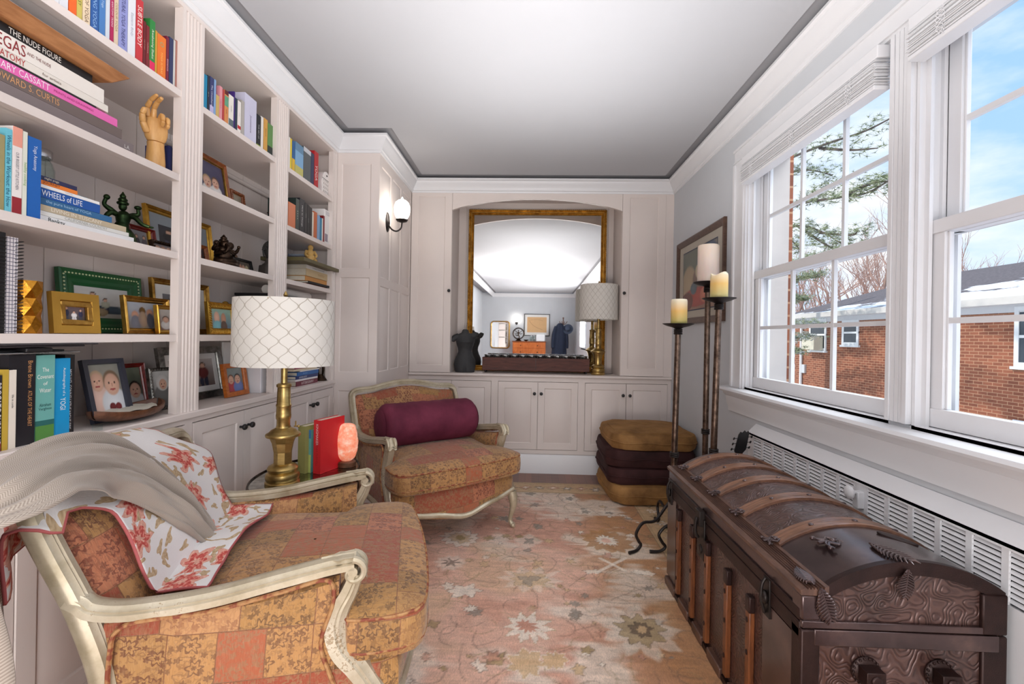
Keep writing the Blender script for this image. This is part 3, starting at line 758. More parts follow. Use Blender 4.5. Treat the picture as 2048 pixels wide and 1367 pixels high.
    for sx in (-1, 1):
        # arm upholstery
        b = MB(); P_ = []
        def top(y): return .565+.012*math.cos((y+.05)*5)
        for j in range(15):
            y = -.31+.50*j/14; x0 = HW-.012-(.012 if y < -.2 else 0); zt = .540+.030*max(0, (y+.02)/.2)**1.3 if y > -.02 else .530+.010*max(0, min(1, (y+.3)/.28))
            bul = .012*math.sin(PI*j/14)
            ring = [(x0-.055, .33), (x0-.058-bul, .42), (x0-.054-bul, .50), (x0-.044, zt-.01), (x0-.03, zt), (x0-.012, zt), (x0, zt-.01), (x0+.004+bul*.4, .45), (x0+.004+bul*.4, .33), (x0, .21), (x0-.02, .205), (x0-.05, .22)]
            yy = y if j < 14 else y
            P_.append([(sx*a, yy-(.05*max(0, (.5-c))*(1 if j > 11 else 0)), c) for a, c in ring])
        b.grid(P_, closeu=True); b.add(P_[0], [tuple(range(12))]); b.add(P_[-1], [tuple(range(11, -1, -1))])
        au = b.build('arm_upholstery', M['brocade2'] if False else M['brocade'], r)
        xo = sx*(HW-.004)
        MB().tube(smoothpath([(xo, -.29, .25), (xo, -.29, .45), (xo, -.26, .524), (xo, -.1, .530), (xo, .06, .556), (xo, .160, .572), (xo, .178, .52), (xo, .15, .42), (xo, .17, .34), (xo, .21, .24)], 5), .0055, 6).build('piping', M['piping'], au)
        # arm rail: from the back post, dipping, along to the scroll
        xa = HW-.028
        pth = smoothpath([(sx*(xa+.001), -.368, .596), (sx*(xa+.001), -.352, .584), (sx*xa, -.325, .562), (sx*xa, -.25, .550), (sx*xa, -.10, .557), (sx*xa, .05, .582), (sx*xa, .17, .602), (sx*xa, .225, .607)], 5)
        n_ = len(pth)
        ar = MB().sweep(pth, [(a, c) for a, c in RAIL], scale=[(.052, .036)]*n_, up=(0, -.35, 1)).build('arm_rail', F, r)
        # scroll knuckle
        b = MB(); sp = []
        for k in range(26):
            a = PI*.5-2.3*PI*k/25*.86; q = .034*(1-k/25*.78); sp.append((sx*xa, .222+q*math.cos(a), .585+q*math.sin(a)-.004))
        b.sweep(sp, [(a, c) for a, c in RAIL], scale=[(.05-.012*k/25, .020-.010*k/25) for k in range(26)], up=(sx, 0, 0)) if False else None
        b.tube([(sx*(xa-.026), .222, .584), (sx*(xa+.026), .222, .584)], .012, 14)
        for e in (-1, 1):
            spv = [(sx*xa+e*(.020), p[1], p[2]) for p in sp]; b.tube(spv, [.010-.006*k/25 for k in range(26)], 8)
        # acanthus leaf over the knuckle
        lf = []
        for k in range(9):
            u = k/8; y = .145+.112*u; z = .614+.010*u-(.045*max(0, u-.78)/.22); w = (.007+.021*min(1, u*2.6))*(1-.25*u)+.003*math.sin(k*2.6)
            lf.append([(sx*xa+w*c, y, z+.006*math.cos(c*PI*1.5)) for c in np.linspace(-1, 1, 9)])
        b.grid(lf); b.grid([[(p[0], p[1], p[2]-.012) for p in q] for q in lf])
        b.build('arm_scroll', F, r)
        # arm post: S curve from scroll to seat rail
        pth = smoothpath([(sx*xa, .232, .575), (sx*xa, .215, .53), (sx*xa, .192, .485), (sx*xa, .185, .44), (sx*(xa+.003), .20, .39), (sx*(xa+.006), .235, .345), (sx*(xa+.008), .265, .30), (sx*(xa+.010), .295, .25), (sx*(xa+.008), .305, .20)], 5)
        n_ = len(pth)
        MB().sweep(pth, [(a, c) for a, c in RAIL], scale=[(.050, .036+.022*math.sin(PI*i/n_)) for i in range(n_)], up=(0, 1, 0)).build('arm_post', F, r)
        # legs
        for fr_, (lx, ly) in ((1, (HW-.03, .325)), (0, (HW-.035, -.30))):
            d = Vector((sx*.55, .83 if fr_ else -.83, 0))
            o = Vector((sx*lx, ly, 0)); kn = [(0, .225, .030), (.010, .185, .029), (.014, .14, .023), (.004, .09, .015), (-.006, .05, .0125), (.002, .026, .014), (.014, .016, .018), (.024, .017, .015)]
            pt = smoothpath([o+d*a+Vector((0, 0, z)) for a, z, w in kn], 5); rr = []
            for i in range(len(pt)):
                q = i/5; k0 = min(int(q), 6); rr.append(kn[k0][2]*(1-(q-k0))+kn[min(k0+1, 7)][2]*(q-k0))
            MB().tube(pt, rr, 12).build('leg', F, r)
    # seat rails
    xs = np.linspace(-HW+.03, HW-.03, 25)
    pth = [(x, front(x)-.006, .205-.035*math.cos(x/(HW)*PI*1.0)*.8-.012*math.cos(x/HW*3*PI)*.5+.008) for x in xs]
    MB().sweep(pth, [(a, c) for a, c in RAIL], scale=(.030, .034) if False else [(.034, .036)]*25, up=(0, 1, .25)).build('front_rail', F, r)
    for sx in (-1, 1):
        pth = smoothpath([(sx*(HW-.012), .31, .20), (sx*(HW-.006), .15, .225), (sx*(HW-.006), -.1, .235), (sx*(HW-.016), -.28, .205)], 6)
        MB().sweep(pth, [(a, c) for a, c in RAIL], scale=[(.032, .034)]*len(pth), up=(sx, 0, .2)).build('side_rail', F, r)
    MB().sweep([(-.37, -.305, .21), (0, -.305, .20), (.37, -.305, .21)], [(a, c) for a, c in RAIL], scale=[(.03, .032)]*3, up=(0, -1, .2)).build('rear_rail', F, r)
    return r
ch_near = make_armchair('ivory framed patchwork brocade armchair in the foreground, with a throw over its back')
ch_near.location = (-.764, 1.453, .013); ch_near.rotation_euler = (0, 0, math.radians(-72.5))
ch_far = copy_tree(ch_near)
ch_far.location = (-.579, 2.862, .013); ch_far.rotation_euler = (0, 0, math.radians(-141.5))
ch_far['label'] = 'ivory framed patchwork brocade armchair holding a plum bolster, by the panelled corner'

# bolster on the far chair
r = thing('bolster', 'plum cotton yoga bolster lying across the far armchair', 'bolster')
b = MB(); Ln, R0 = .332, .134; P_ = []
for i in range(41):
    u = -1+2*i/40; e = min(1, (1-abs(u))/.16); R = R0*(math.sqrt(max(0, 1-(1-e)**2))*.86+.14 if e < 1 else 1)
    row = []
    for k in range(40):
        a = 2*PI*k/40; wob = 1+.010*math.sin(9*u+2*math.sin(a*2))+.016*math.sin(26*u+3*a)*(.5+.5*math.sin(a-.8))*(1-abs(u))
        row.append((u*Ln, R*wob*math.cos(a)*1.0, R*wob*math.sin(a)*.98))
    P_.append(row)
P_[0] = [(p[0], p[1]*.25, p[2]*.25) for p in P_[0]]; P_[-1] = [(p[0], p[1]*.25, p[2]*.25) for p in P_[-1]]
b.grid(P_, closeu=True); b.add(P_[0], [tuple(range(40))]); b.add(P_[-1], [tuple(range(39, -1, -1))])
b.build('cover', M['plum'], r)
for s in (-1, 1): MB().lathe([(.018, 0), (.1, .002), (.09, .008), (.02, .010)], n=32, xf=frame3((s*(Ln-.012), 0, 0), (0, 1, 0), (0, 0, 1), (s, 0, 0))).build('end_cap', M['plum'], r)
b = MB(); b.tube(smoothpath([(-Ln-.004, -.03, .02), (-Ln-.012, -.02, -.02), (-Ln-.01, .0, -.05), (-Ln-.006, .01, -.03)], 4), .003, 6); b.build('drawstring', P(235, 225, 230), r)
th = math.radians(-141.5)
loc = Vector((-.579, 2.862, 0))+Matrix.Rotation(th, 3, 'Z') @ Vector((-.0, -.085, .645))
r.location = loc; r.rotation_euler = (math.radians(0), 0, th)

# ------------------------------------------------------------------ rug: woven pattern laid out motif by motif
RX0, RX1, RY0_, RY1_ = -1.22, 1.02, .35, 3.73
st = .006; nx, ny = int((RX1-RX0)/st)+1, int((RY1_-RY0_)/st)+1
gx = np.linspace(RX0, RX1, nx); gy = np.linspace(RY0_, RY1_, ny); GX, GY = np.meshgrid(gx, gy)
rs = np.random.default_rng(4)
def vnoise(X, Y, f, seed):
    g = np.random.default_rng(seed).random((96, 96)); x = (X*f) % 95; y = (Y*f) % 95; i = x.astype(int); j = y.astype(int); u = x-i; v = y-j; u = u*u*(3-2*u); v = v*v*(3-2*v)
    return (g[j, i]*(1-u)+g[j, i+1]*u)*(1-v)+(g[j+1, i]*(1-u)+g[j+1, i+1]*u)*v
n1 = .5*vnoise(GX+3, GY, 2.1, 1)+.3*vnoise(GX+3, GY, 5, 2)+.2*vnoise(GX+3, GY, 11, 3)
n2 = .5*vnoise(GX+3, GY, 3.1, 5)+.3*vnoise(GX+3, GY, 7, 6)+.2*vnoise(GX+3, GY*3, 12, 7)
col = np.zeros((ny, nx, 3)); rose = lin((200, 162, 144)); rose2 = lin((180, 132, 112)); tan = lin((188, 160, 122)); ivory = lin((214, 206, 194)); olive = lin((150, 128, 84)); brown = lin((88, 68, 54)); grey = lin((130, 122, 112)); gold = lin((158, 112, 64))
def blend(m, c): global col; col = col*(1-m[..., None])+np.asarray(c)*m[..., None]
sm = lambda x, a, b_: np.clip((x-a)/(b_-a), 0, 1)
blend(np.ones_like(GX), rose); blend(sm(n1, .5, .62)*.7, rose2)
gold_shadow_zone = sm(GX+.34*(n2-.5), .22, .50)*(1 if True else 0); blend(gold_shadow_zone*.85, gold); blend(sm(n2, .51, .64)*.62, ivory); blend(sm(1-n1, .55, .68)*.35, tan)  # darker gold at the right: part dye, part shade put into the colour
WX = .034*(vnoise(GX+3, GY, 9, 21)-.5)+.015*(vnoise(GX+3, GY, 34, 22)-.5); WY = .034*(vnoise(GX+3, GY, 9, 23)-.5)+.015*(vnoise(GX+3, GY, 34, 24)-.5)
def motif(cx, cy, R, petals, c, oc, rot=0., depth=.3, asp=1., hollow=None, ring=True):
    global col
    x0, x1 = max(0, int((cx-R*1.6-RX0)/st)), min(nx, int((cx+R*1.6-RX0)/st)+2); y0, y1 = max(0, int((cy-R*1.6*asp-RY0_)/st)), min(ny, int((cy+R*1.6*asp-RY0_)/st)+2)
    if x1 <= x0 or y1 <= y0: return
    X = GX[y0:y1, x0:x1]-cx+WX[y0:y1, x0:x1]; Y = (GY[y0:y1, x0:x1]-cy+WY[y0:y1, x0:x1])/asp; a = np.arctan2(Y, X)+rot; d = np.hypot(X, Y); rr = R*(1-depth*.5+depth*.5*np.cos(petals*a)+.12*depth*np.cos(petals*3*a))
    m = np.clip((rr-d)/(st if ring else st*4)+.5, 0, 1)*(.55+.45*n1[y0:y1, x0:x1])*(1 if ring else .6); sub = col[y0:y1, x0:x1]; sub[:] = sub*(1-m[..., None])+np.asarray(c)*m[..., None]
    if ring:
        m = np.clip(1-np.abs(rr-d)/(st*.7), 0, 1)*.75; sub[:] = sub*(1-m[..., None])+np.asarray(oc)*m[..., None]
    if hollow is not None:
        m = np.clip((rr*.45-d)/st+.5, 0, 1); sub[:] = sub*(1-m[..., None])+np.asarray(hollow)*m[..., None]
def line(P_, w, c, al=.7):
    global col
    for (ax, ay), (bx_, by) in zip(P_[:-1], P_[1:]):
        x0, x1 = int((min(ax, bx_)-.03-RX0)/st), int((max(ax, bx_)+.03-RX0)/st)+1; y0, y1 = int((min(ay, by)-.03-RY0_)/st), int((max(ay, by)+.03-RY0_)/st)+1
        x0, y0 = max(x0, 0), max(y0, 0); x1, y1 = min(x1, nx), min(y1, ny)
        if x1 <= x0 or y1 <= y0: continue
        X = GX[y0:y1, x0:x1]; Y = GY[y0:y1, x0:x1]; L2 = (bx_-ax)**2+(by-ay)**2+1e-9; u = np.clip(((X-ax)*(bx_-ax)+(Y-ay)*(by-ay))/L2, 0, 1); d = np.hypot(X-ax-u*(bx_-ax), Y-ay-u*(by-ay))
        m = np.clip((w-d)/st+.5, 0, 1)*al; col[y0:y1, x0:x1] = col[y0:y1, x0:x1]*(1-m[..., None])+np.asarray(c)*m[..., None]
CX = .16   # pattern axis of the visible field
for k in range(700):      # vine work
    x, y = rs.uniform(RX0, RX1), rs.uniform(RY0_, RY1_); a = rs.uniform(0, 6.3); P_ = [(x, y)]; w = rs.uniform(-1, 1)
    for q in range(9): a += w*.5+rs.uniform(-.3, .3); x += .022*math.cos(a); y += .022*math.sin(a); P_.append((x, y))
    line(P_, .0022, olive*.75 if k % 2 else brown*1.4, .5)
for k in range(320):
    x, y = rs.uniform(RX0, RX1), rs.uniform(RY0_, RY1_); motif(x, y, rs.uniform(.012, .036), rs.choice([4, 5, 6, 8]), [ivory, tan, grey, rose2, olive][k % 5], brown*1.5, rs.uniform(0, 6), .45)
def pt(px, py):     # floor point seen at that place of the photograph
    d = ray(px, py); k = -1.2/d.z; return d.x*k, d.y*k
def M_(px, py, R, *a, **k): x, y = pt(px, py); motif(x, y, R, *a, **k)
M_(918, 1078, .115, 12, ivory, brown, depth=.2); M_(918, 1078, .072, 9, tan, brown, depth=.28, hollow=olive)
M_(1058, 1085, .085, 4, ivory, ivory, depth=.3, ring=False); M_(1058, 1085, .040, 4, grey, brown, depth=.5, rot=.8); M_(1060, 1103, .022, 4, grey, brown, rot=0)
M_(897, 1130, .085, 10, ivory, ivory, depth=.2, ring=False); M_(897, 1130, .05, 7, brown*1.2, brown, depth=.75)
M_(1062, 1162, .16, 10, ivory, ivory, depth=.35, ring=False, asp=.8); M_(1062, 1162, .1, 8, tan, olive, depth=.3, asp=.8); M_(1062, 1162, .055, 3, grey, brown, depth=.6, rot=-.5)
M_(1213, 1085, .15, 12, gold, olive, depth=.2); M_(1213, 1085, .07, 14, ivory, brown*1.4, depth=.3, hollow=rose)
M_(1056, 1260, .155, 8, rose, rose, depth=.2, ring=False); M_(1056, 1260, .105, 10, ivory, olive, depth=.4, hollow=rose2); M_(1280, 1265, .17, 9, ivory, tan, depth=.35, ring=False); M_(1280, 1263, .10, 9, olive, brown, depth=.25); M_(1280, 1263, .052, 7, brown*.8, brown*.5, depth=.3, hollow=tan)
M_(925, 1185, .085, 6, ivory, brown*1.3, depth=.35, asp=.6); M_(1185, 1145, .055, 6, ivory, brown, depth=.25, asp=.45); M_(1285, 1148, .055, 6, ivory, brown, depth=.25, asp=.45)
M_(1146, 1212, .025, 8, grey, grey); M_(1056, 1330, .07, 7, tan, ivory, depth=.3); M_(1110, 1325, .05, 9, tan, ivory, depth=.3); M_(1010, 1040, .05, 8, grey, ivory, depth=.4)
for px, py in ((1174, 1027), (1219, 1030), (1060, 990), (1140, 1000)): M_(px, py, .07, 5, ivory, ivory, depth=.4, ring=False); M_(px, py, .032, 5, grey, brown, depth=.5)
a, b_ = pt(1200, 1120), pt(1250, 1145); line([a, b_], .010, ivory); line([pt(1250, 1120), pt(1195, 1148)], .010, ivory)
# borders
BT = RY1_; bd = np.minimum(BT-GY, RX1-GX); mb = sm(bd, .245, .235); blend(mb*.85, tan*.95)
for d0 in (.24, .225, .045, .02): blend(np.clip(1-np.abs(bd-d0)/(st*.8), 0, 1)*.7, olive*.5)
for k in range(24):
    x = RX1-.13-k*.11; motif(x, BT-.13, .045, 6 if k % 2 else 4, grey if k % 2 else rose2, brown, depth=.5, hollow=ivory)
for k in range(34):
    y = BT-.13-k*.105; motif(RX1-.13, y, .04, 4 if k % 2 else 6, olive*.8 if k % 2 else ivory, brown, depth=.55, hollow=tan)
col *= (.86+.22*vnoise(GX+3, GY*2.2, 26, 31))[..., None]; col *= np.array([1.30, 1.25, 1.20]); col *= (.93+.14*rs.random((ny, 1)))[..., None]*(.96+.08*rs.random((ny, nx)))[..., None]
b = MB()
me = bpy.data.meshes.new('rug'); vv = np.zeros((ny, nx, 3), np.float32); vv[..., 0] = GX; vv[..., 1] = GY; vv[..., 2] = .011+.0012*vnoise(GX+3, GY, 18, 9)
edge = np.minimum(np.minimum(GX-RX0, RX1-GX), np.minimum(GY-RY0_, RY1_-GY)); vv[..., 2] = np.where(edge < st*.5, .001, vv[..., 2])
idx = np.arange(nx*ny).reshape(ny, nx); q = np.stack([idx[:-1, :-1], idx[:-1, 1:], idx[1:, 1:], idx[1:, :-1]], -1).reshape(-1, 4)
me.vertices.add(nx*ny); me.vertices.foreach_set('co', vv.ravel()); me.loops.add(q.size); me.loops.foreach_set('vertex_index', q.ravel().astype(np.int32)); me.polygons.add(len(q)); me.polygons.foreach_set('loop_start', np.arange(0, q.size, 4, dtype=np.int32)); me.update(calc_edges=True)
me.polygons.foreach_set('use_smooth', np.ones(len(q), bool))
rug = bpy.data.objects.new('rug', me); C.objects.link(rug); set_vcol(rug, np.concatenate([col.reshape(-1, 3), np.ones((nx*ny, 1))], 1))
t = vcol('woven_rug', .95, sheen=.15); n = t.noise(t.coord(scale=(1, 1, 1)), 240, 3, .7); t.bump(n, .6, .004)
a = [x for x in t.t.nodes if x.type == 'VERTEX_COLOR'][0]; f = t.ramp(t.noise(t.coord(scale=(1, .35, 1)), 300, 2), [(.3, (.82,)*3+(1,)), (.7, (1.1,)*3+(1,))])
mm = t.n('ShaderNodeMix', data_type='RGBA', blend_type='MULTIPLY'); mm.inputs[0].default_value = 1; t.l(a.outputs[0], mm.inputs[6]); t.l(f, mm.inputs[7]); t.l(mm.outputs[2], t.b.inputs['Base Color'])
me.materials.append(t.m); tag(rug, 'faded rose and gold floral rug covering the wooden floor', 'rug')
# ------------------------------------------------------------------ quilt and throw over the near chair's back
def back_surface(x, s):
    """point on the chair back: s<0 down the rear, s=0 on the crest, s>0 down the front (chair space) + outward normal"""
    zt = crest_z(x)+.018-max(0, abs(x)-.37)*.35; yt = ytilt(zt)
    if s < 0:
        return Vector((x, yt-.034, zt-.012+s)), Vector((0, -1, .1)).normalized()
    if s < .05:
        a = s/.05*PI; return Vector((x, yt-.034*math.cos(a), zt-.012+.012*math.sin(a)+(.0))), Vector((0, -math.cos(a), math.sin(a)+.2)).normalized()
    d = s-.05; z = zt-.012-d*.93; k = min(1, d/.05); y = ytilt(z)+.034+.040*k
    if z < .514: e = (.514-z)/.93; z = .514; y = ytilt(.514)+.074+e; return Vector((x, y, z)), Vector((0, .1, 1)).normalized()
    return Vector((x, y, z)), Vector((0, .93, .37)).normalized()
def cloth(name, mat, label, cat, rows, ns, nt_, off, thick, folds, colfn=None, uvs=True, ext=None):
    """rows(u)->(left (x,s), right (x,s)) ; u runs along the cloth"""
    P_ = []; UV = []
    for i in range(ns+1):
        u = i/ns; R = []; 
        for j in range(nt_+1):
            v_ = j/nt_; x, s, o = rows(u, v_); p, n = back_surface(max(-.6, min(.6, x)), s)
            q = p+n*(off+o+folds(u, v_)); R.append(q)
        P_.append(R)
    b = MB(); b.grid(P_)
    top = thing(name, label, cat); top.location = ch_near.location; top.rotation_euler = ch_near.rotation_euler
    o = b.build('cloth', mat, top, weld=False, solid=thick)
    uvl = o.data.uv_layers['UVMap']
    for poly in o.data.polygons:
        for li in poly.loop_indices:
            vi = o.data.loops[li].vertex_index; uvl.data[li].uv = ((vi % (nt_+1))/nt_, (vi//(nt_+1))/ns)
    return top, o
# embroidered suzani style quilt
t = NT('embroidered_white_quilt'); uv = t.coord('UV', scale=(.62, .95, 1)); uvw = t.n('ShaderNodeVectorMath', operation='ADD'); nn = t.n('ShaderNodeTexNoise'); t.l(uv, nn.inputs['Vector']); nn.inputs['Scale'].default_value = 9
sc_ = t.n('ShaderNodeVectorMath', operation='SCALE'); sb_ = t.n('ShaderNodeVectorMath', operation='SUBTRACT'); sb_.inputs[1].default_value = (.5, .5, .5); t.l(nn.outputs[1], sb_.inputs[0]); t.l(sb_.outputs[0], sc_.inputs[0]); sc_.inputs['Scale'].default_value = .11; t.l(uv, uvw.inputs[0]); t.l(sc_.outputs[0], uvw.inputs[1]); uvd = uvw.outputs[0]
h, rg, cc = flower(t, uvd, 5.4, 7, .34, .7, 1.2); h2, rg2, cc2 = flower(t, uvd, 13, 3, .22, 1.0, 7.7)
red = t.ramp(t.noise(uv, 90, 3), [(.35, srgb(176, 66, 58)), (.5, srgb(200, 86, 76)), (.66, srgb(226, 150, 136))]); tanc = t.ramp(t.noise(uv, 100, 2), [(.3, srgb(168, 140, 104)), (.7, srgb(206, 182, 148))])
vine = curls(t, uvd, 2.6, .030, 1, 1.0, 2)
col = t.mix(vine, srgb(226, 222, 220), tanc); col = t.mix(h2, col, tanc); col = t.mix(h, col, red); col = t.mix(t.math('MULTIPLY', rg, .45), col, srgb(238, 214, 190))
sx_ = t.n('ShaderNodeSeparateXYZ'); t.l(t.coord('UV'), sx_.inputs[0]); e1 = t.math('LESS_THAN', t.math('MINIMUM', t.math('MINIMUM', sx_.outputs[0], t.math('SUBTRACT', 1.0, sx_.outputs[0])), t.math('MINIMUM', sx_.outputs[1], t.math('SUBTRACT', 1.0, sx_.outputs[1]))), .0065)
col = t.mix(e1, col, srgb(178, 92, 92)); t.l(col, t.b.inputs['Base Color'])
t.bump(t.math('ADD', t.math('MULTIPLY', t.math('MAXIMUM', h, h2), .8), t.math('MULTIPLY', t.noise(uv, 160, 2), .6)), .5, .003); t.set(Roughness=.8); M['quilt'] = t.m
# local +x is the near side (B). quilt strip runs from behind the crest diagonally to the seat
def qrows(u, v):
    # v: 0 far edge .. 1 near edge ; u: 0 rear hem .. 1 front hem
    s = -.14+u*.66
    q = min(1, max(0, (s-.04)/.12)); q = q*q*(3-2*q)
    far = -.335+.17*(1-q)-.015*math.sin(u*7); near = .415-.145*q+.02*max(0, u-.6)
    x = far+(near-far)*v; return x, s+.02*math.sin(v*4)*u, 0
q_top, q = cloth('quilt', M['quilt'], 'white quilt embroidered with coral flowers draped over the near armchair back', 'quilt', qrows, 44, 40, .010, .006,
    lambda u, v: .006*math.sin(v*11+u*3)+.004*math.sin(u*17+v*5)+.012*max(0, math.sin(v*5-.5))*u)
t = NT('herringbone_wool'); uv = t.coord('UV', scale=(1.0, 2.2, 1)); s_ = t.n('ShaderNodeSeparateXYZ'); t.l(uv, s_.inputs[0])
zz = t.math('PINGPONG', t.math('MULTIPLY', s_.outputs[0], 30), .5); wv = t.math('FRACT', t.math('ADD', t.math('MULTIPLY', s_.outputs[1], 150), t.math('MULTIPLY', zz, 3)))
t.l(t.ramp(wv, [(.3, srgb(146, 133, 122)), (.6, srgb(178, 166, 153))]), t.b.inputs['Base Color']); t.bump(wv, .25, .001); t.set(Roughness=.95); t.b.inputs['Sheen Weight'].default_value = .3; M['throw'] = t.m
thr = thing('wool_throw', 'taupe herringbone wool throw bunched over the quilt on the near armchair', 'throw'); thr.location = ch_near.location; thr.rotation_euler = ch_near.rotation_euler
def bunch():
    """re-shape the throw as a bunched cloth following an explicit centre line in chair space"""
    KP = [((.475, -.475, .03), .085, .045), ((.465, -.46, .30), .085, .045), ((.462, -.45, .52), .085, .045), ((.475, -.455, .68), .08, .042), ((.51, -.445, .80), .08, .038), ((.50, -.405, .862), .075, .034), ((.41, -.395, .880), .078, .030),
          ((.29, -.388, .868), .085, .034), ((.17, -.368, .822), .085, .034), ((.075, -.335, .742), .082, .034), ((.0, -.292, .65), .075, .034), ((-.045, -.258, .565), .055, .028), ((-.075, -.232, .505), .03, .016), ((-.088, -.222, .475), .010, .006)]
    cl = smoothpath([k[0] for k in KP], 8); m = len(cl); rows = []
    for i, p in enumerate(cl):
        tn = (cl[min(i+1, m-1)]-cl[max(i-1, 0)]).normalized(); q = i/8; k0 = min(int(q), len(KP)-2); f = q-k0
        w = (KP[k0][1]*(1-f)+KP[k0+1][1]*f)*1.12; h = (KP[k0][2]*(1-f)+KP[k0+1][2]*f)*.85
        # normal of the support: outward from chair back: rear for the hanging part, up/front later
        k = i/m; nrm = Vector((.6, -.8, .1)).lerp(Vector((.1, .25, 1)), min(1, max(0, (k-.22)/.15))).lerp(Vector((0, .85, .5)), min(1, max(0, (k-.42)/.15)))
        side = tn.cross(nrm).normalized(); nrm = side.cross(tn).normalized(); R = []
        for j in range(45):
            v = j/44; a = -1+2*v
            o = h*max(0, 1-a*a)**.5*.7+h*.75*(abs(math.sin(a*3.9+k*3.2+.6))-.45)*(1-a**6)+h*.20*math.sin(a*12-k*11)+h*.05*math.sin(a*31+k*40)
            R.append(p+side*(a*w)+nrm*(o-.3*h))
        rows.append(R)
    return rows
rows = bunch(); me = bpy.data.meshes.new('cloth'); b = MB(); b.grid(rows); 
o = b.build('cloth', M['throw'], thr, weld=False, solid=.004); uvl = o.data.uv_layers['UVMap']
for poly in o.data.polygons:
    for li in poly.loop_indices:
        vi = o.data.loops[li].vertex_index; uvl.data[li].uv = ((vi % 45)/44*.5, (vi//45)/97)

# ------------------------------------------------------------------ dome top trunk
t = NT('embossed_trunk_metal'); v = t.coord(); 
n = t.noise(v, 24, 0, .3, 0); f = t.math('FRACT', t.math('MULTIPLY', n, 8)); ridge = t.math('LESS_THAN', t.math('ABSOLUTE', t.math('SUBTRACT', f, .5)), .17)
sm_ = t.math('SUBTRACT', 1.0, t.math('MULTIPLY', t.math('ABSOLUTE', t.math('SUBTRACT', f, .5)), 2.0)); n2 = t.noise(v, 5, 4, .6)
c = t.ramp(n2, [(.3, srgb(58, 38, 35)), (.7, srgb(96, 68, 62))]); t.l(t.mix(t.math('MULTIPLY', ridge, .22), c, srgb(126, 92, 78)), t.b.inputs['Base Color'])
t.bump(t.math('SMOOTH_MIN', sm_, .6, .4), 1.0, .0035); t.set(Roughness=.36, Metallic=.38); t.b.inputs['Coat Weight'].default_value = .5; t.b.inputs['Coat Roughness'].default_value = .22; M['emboss'] = t.m
t = NT('smooth_trunk_metal'); v = t.coord(); n = t.noise(v, 6, 6, .7); t.l(t.ramp(n, [(.3, srgb(52, 36, 36)), (.55, srgb(84, 64, 62)), (.75, srgb(118, 92, 84))]), t.b.inputs['Base Color']); t.bump(t.noise(v, 30, 5, .7), .25, .002); t.set(Roughness=.27, Metallic=.6); t.b.inputs['Coat Weight'].default_value = .6; t.b.inputs['Coat Roughness'].default_value = .2; M['trunkmetal'] = t.m
M['trunkdark'] = paint('dark_rust_metal', srgb(48, 30, 27), .42, .35, .4, 22, metal=.5)
M['slat'] = wood('trunk_slat_wood', srgb(62, 42, 36), srgb(108, 78, 64), .38, 5, (9, 2, 1), .2)
M['slatv'] = wood('trunk_front_slat_wood', srgb(70, 36, 20), srgb(138, 80, 44), .38, 5, (9, 9, 1.5), .2)
M['slatd'] = wood('trunk_dome_slat_wood', srgb(84, 56, 44), srgb(146, 104, 80), .30, 5, (2, 12, 2), .2, .3)
TX0, TX1, TY0, TY1 = .705, 1.205, 1.172, 2.268
TZ = .578; ZS = .492
r = thing('steamer_trunk', 'large dome-top leather-brown trunk with wooden slats along the window wall', 'trunk', (0, 0, 0))
def dome(x): 
    u = (x-(TX0+.058))/(TX1-TX0-.058); u = max(0, min(1, u)); return TZ+.072*(1-(2*u-1)**2)**.9*1.0+.0
MB().box(TX0+.006, TX1-.002, TY0+.008, TY1-.004, .03, ZS-.002).build('trunk_body', M['emboss'], r, bevel=.003)
b = MB(); xs = [TX0+.05]+[TX0+.058+(TX1-TX0-.058)*i/24 for i in range(25)]
A = [[(x, y, dome(x)) for x in xs] for y in np.linspace(TY0+.010, TY1-.006, 12)]; b.grid(A)
poly = [(x, dome(x)) for x in xs]+[(TX1, ZS), (TX0+.05, ZS)]
b.prism(poly, TY0+.010, TY0+.011, 'y'); b.prism(poly, TY1-.007, TY1-.006, 'y'); b.box(TX1-.004, TX1-.002, TY0+.01, TY1-.006, ZS, TZ); b.build('lid_dome', M['emboss'], r)
MB().box(TX0+.004, TX0+.05, TY0+.004, TY1-.002, ZS, TZ-.012).build('lid_front_board', M['trunkmetal'], r, bevel=.003)
b = MB(); prof = [(TX0-.004, TZ-.016), (TX0-.006, TZ-.004), (TX0+.004, TZ+.002)]
for i in range(6): 
    u = TX0+.008+i*.008; prof += [(u, TZ+.003+i*.0004), (u+.002, TZ-.001), (u+.005, TZ-.001), (u+.007, TZ+.0035+i*.0004)]
prof += [(TX0+.064, TZ+.008), (TX0+.064, TZ-.016)]
b.prism(prof, TY0-.001, TY1+.001, 'y'); b.build('front_edge_slat', M['slat'], r, smooth=False)
# smooth end panel of the dome
def strap(y0, y1, lift, mat, name, x_a=.06, x_b=None, lip=0):
    b = MB(); xs_ = [TX0+x_a+(TX1-TX0-x_a-(x_b or .001))*i/24 for i in range(25)]
    w = y1-y0; pr = [(0, 0), (0, lift), (.12, lift*1.25), (.22, lift*1.1), (.3, lift), (.36, lift*1.12), (.42, lift), (.58, lift), (.64, lift*1.12), (.7, lift), (.78, lift*1.1), (.88, lift*1.25), (1, lift), (1, 0)] if lip else [(0, 0), (0, lift), (1, lift), (1, 0)]
    b.grid([[(x, y0+w*a, dome(x)+c_) for a, c_ in pr] for x in xs_]); b.add([(xs_[0], y0+w*a, dome(xs_[0])+c_) for a, c_ in pr], [tuple(range(len(pr)))]); b.add([(xs_[-1], y0+w*a, dome(xs_[-1])+c_) for a, c_ in pr], [tuple(range(len(pr)))])
    return b.build(name, mat, r)
strap(TY0+.008, 1.40, .0025, M['trunkmetal'], 'end_sheet', .060)
strap(2.235, TY1-.004, .0025, M['trunkmetal'], 'end_sheet', .060)
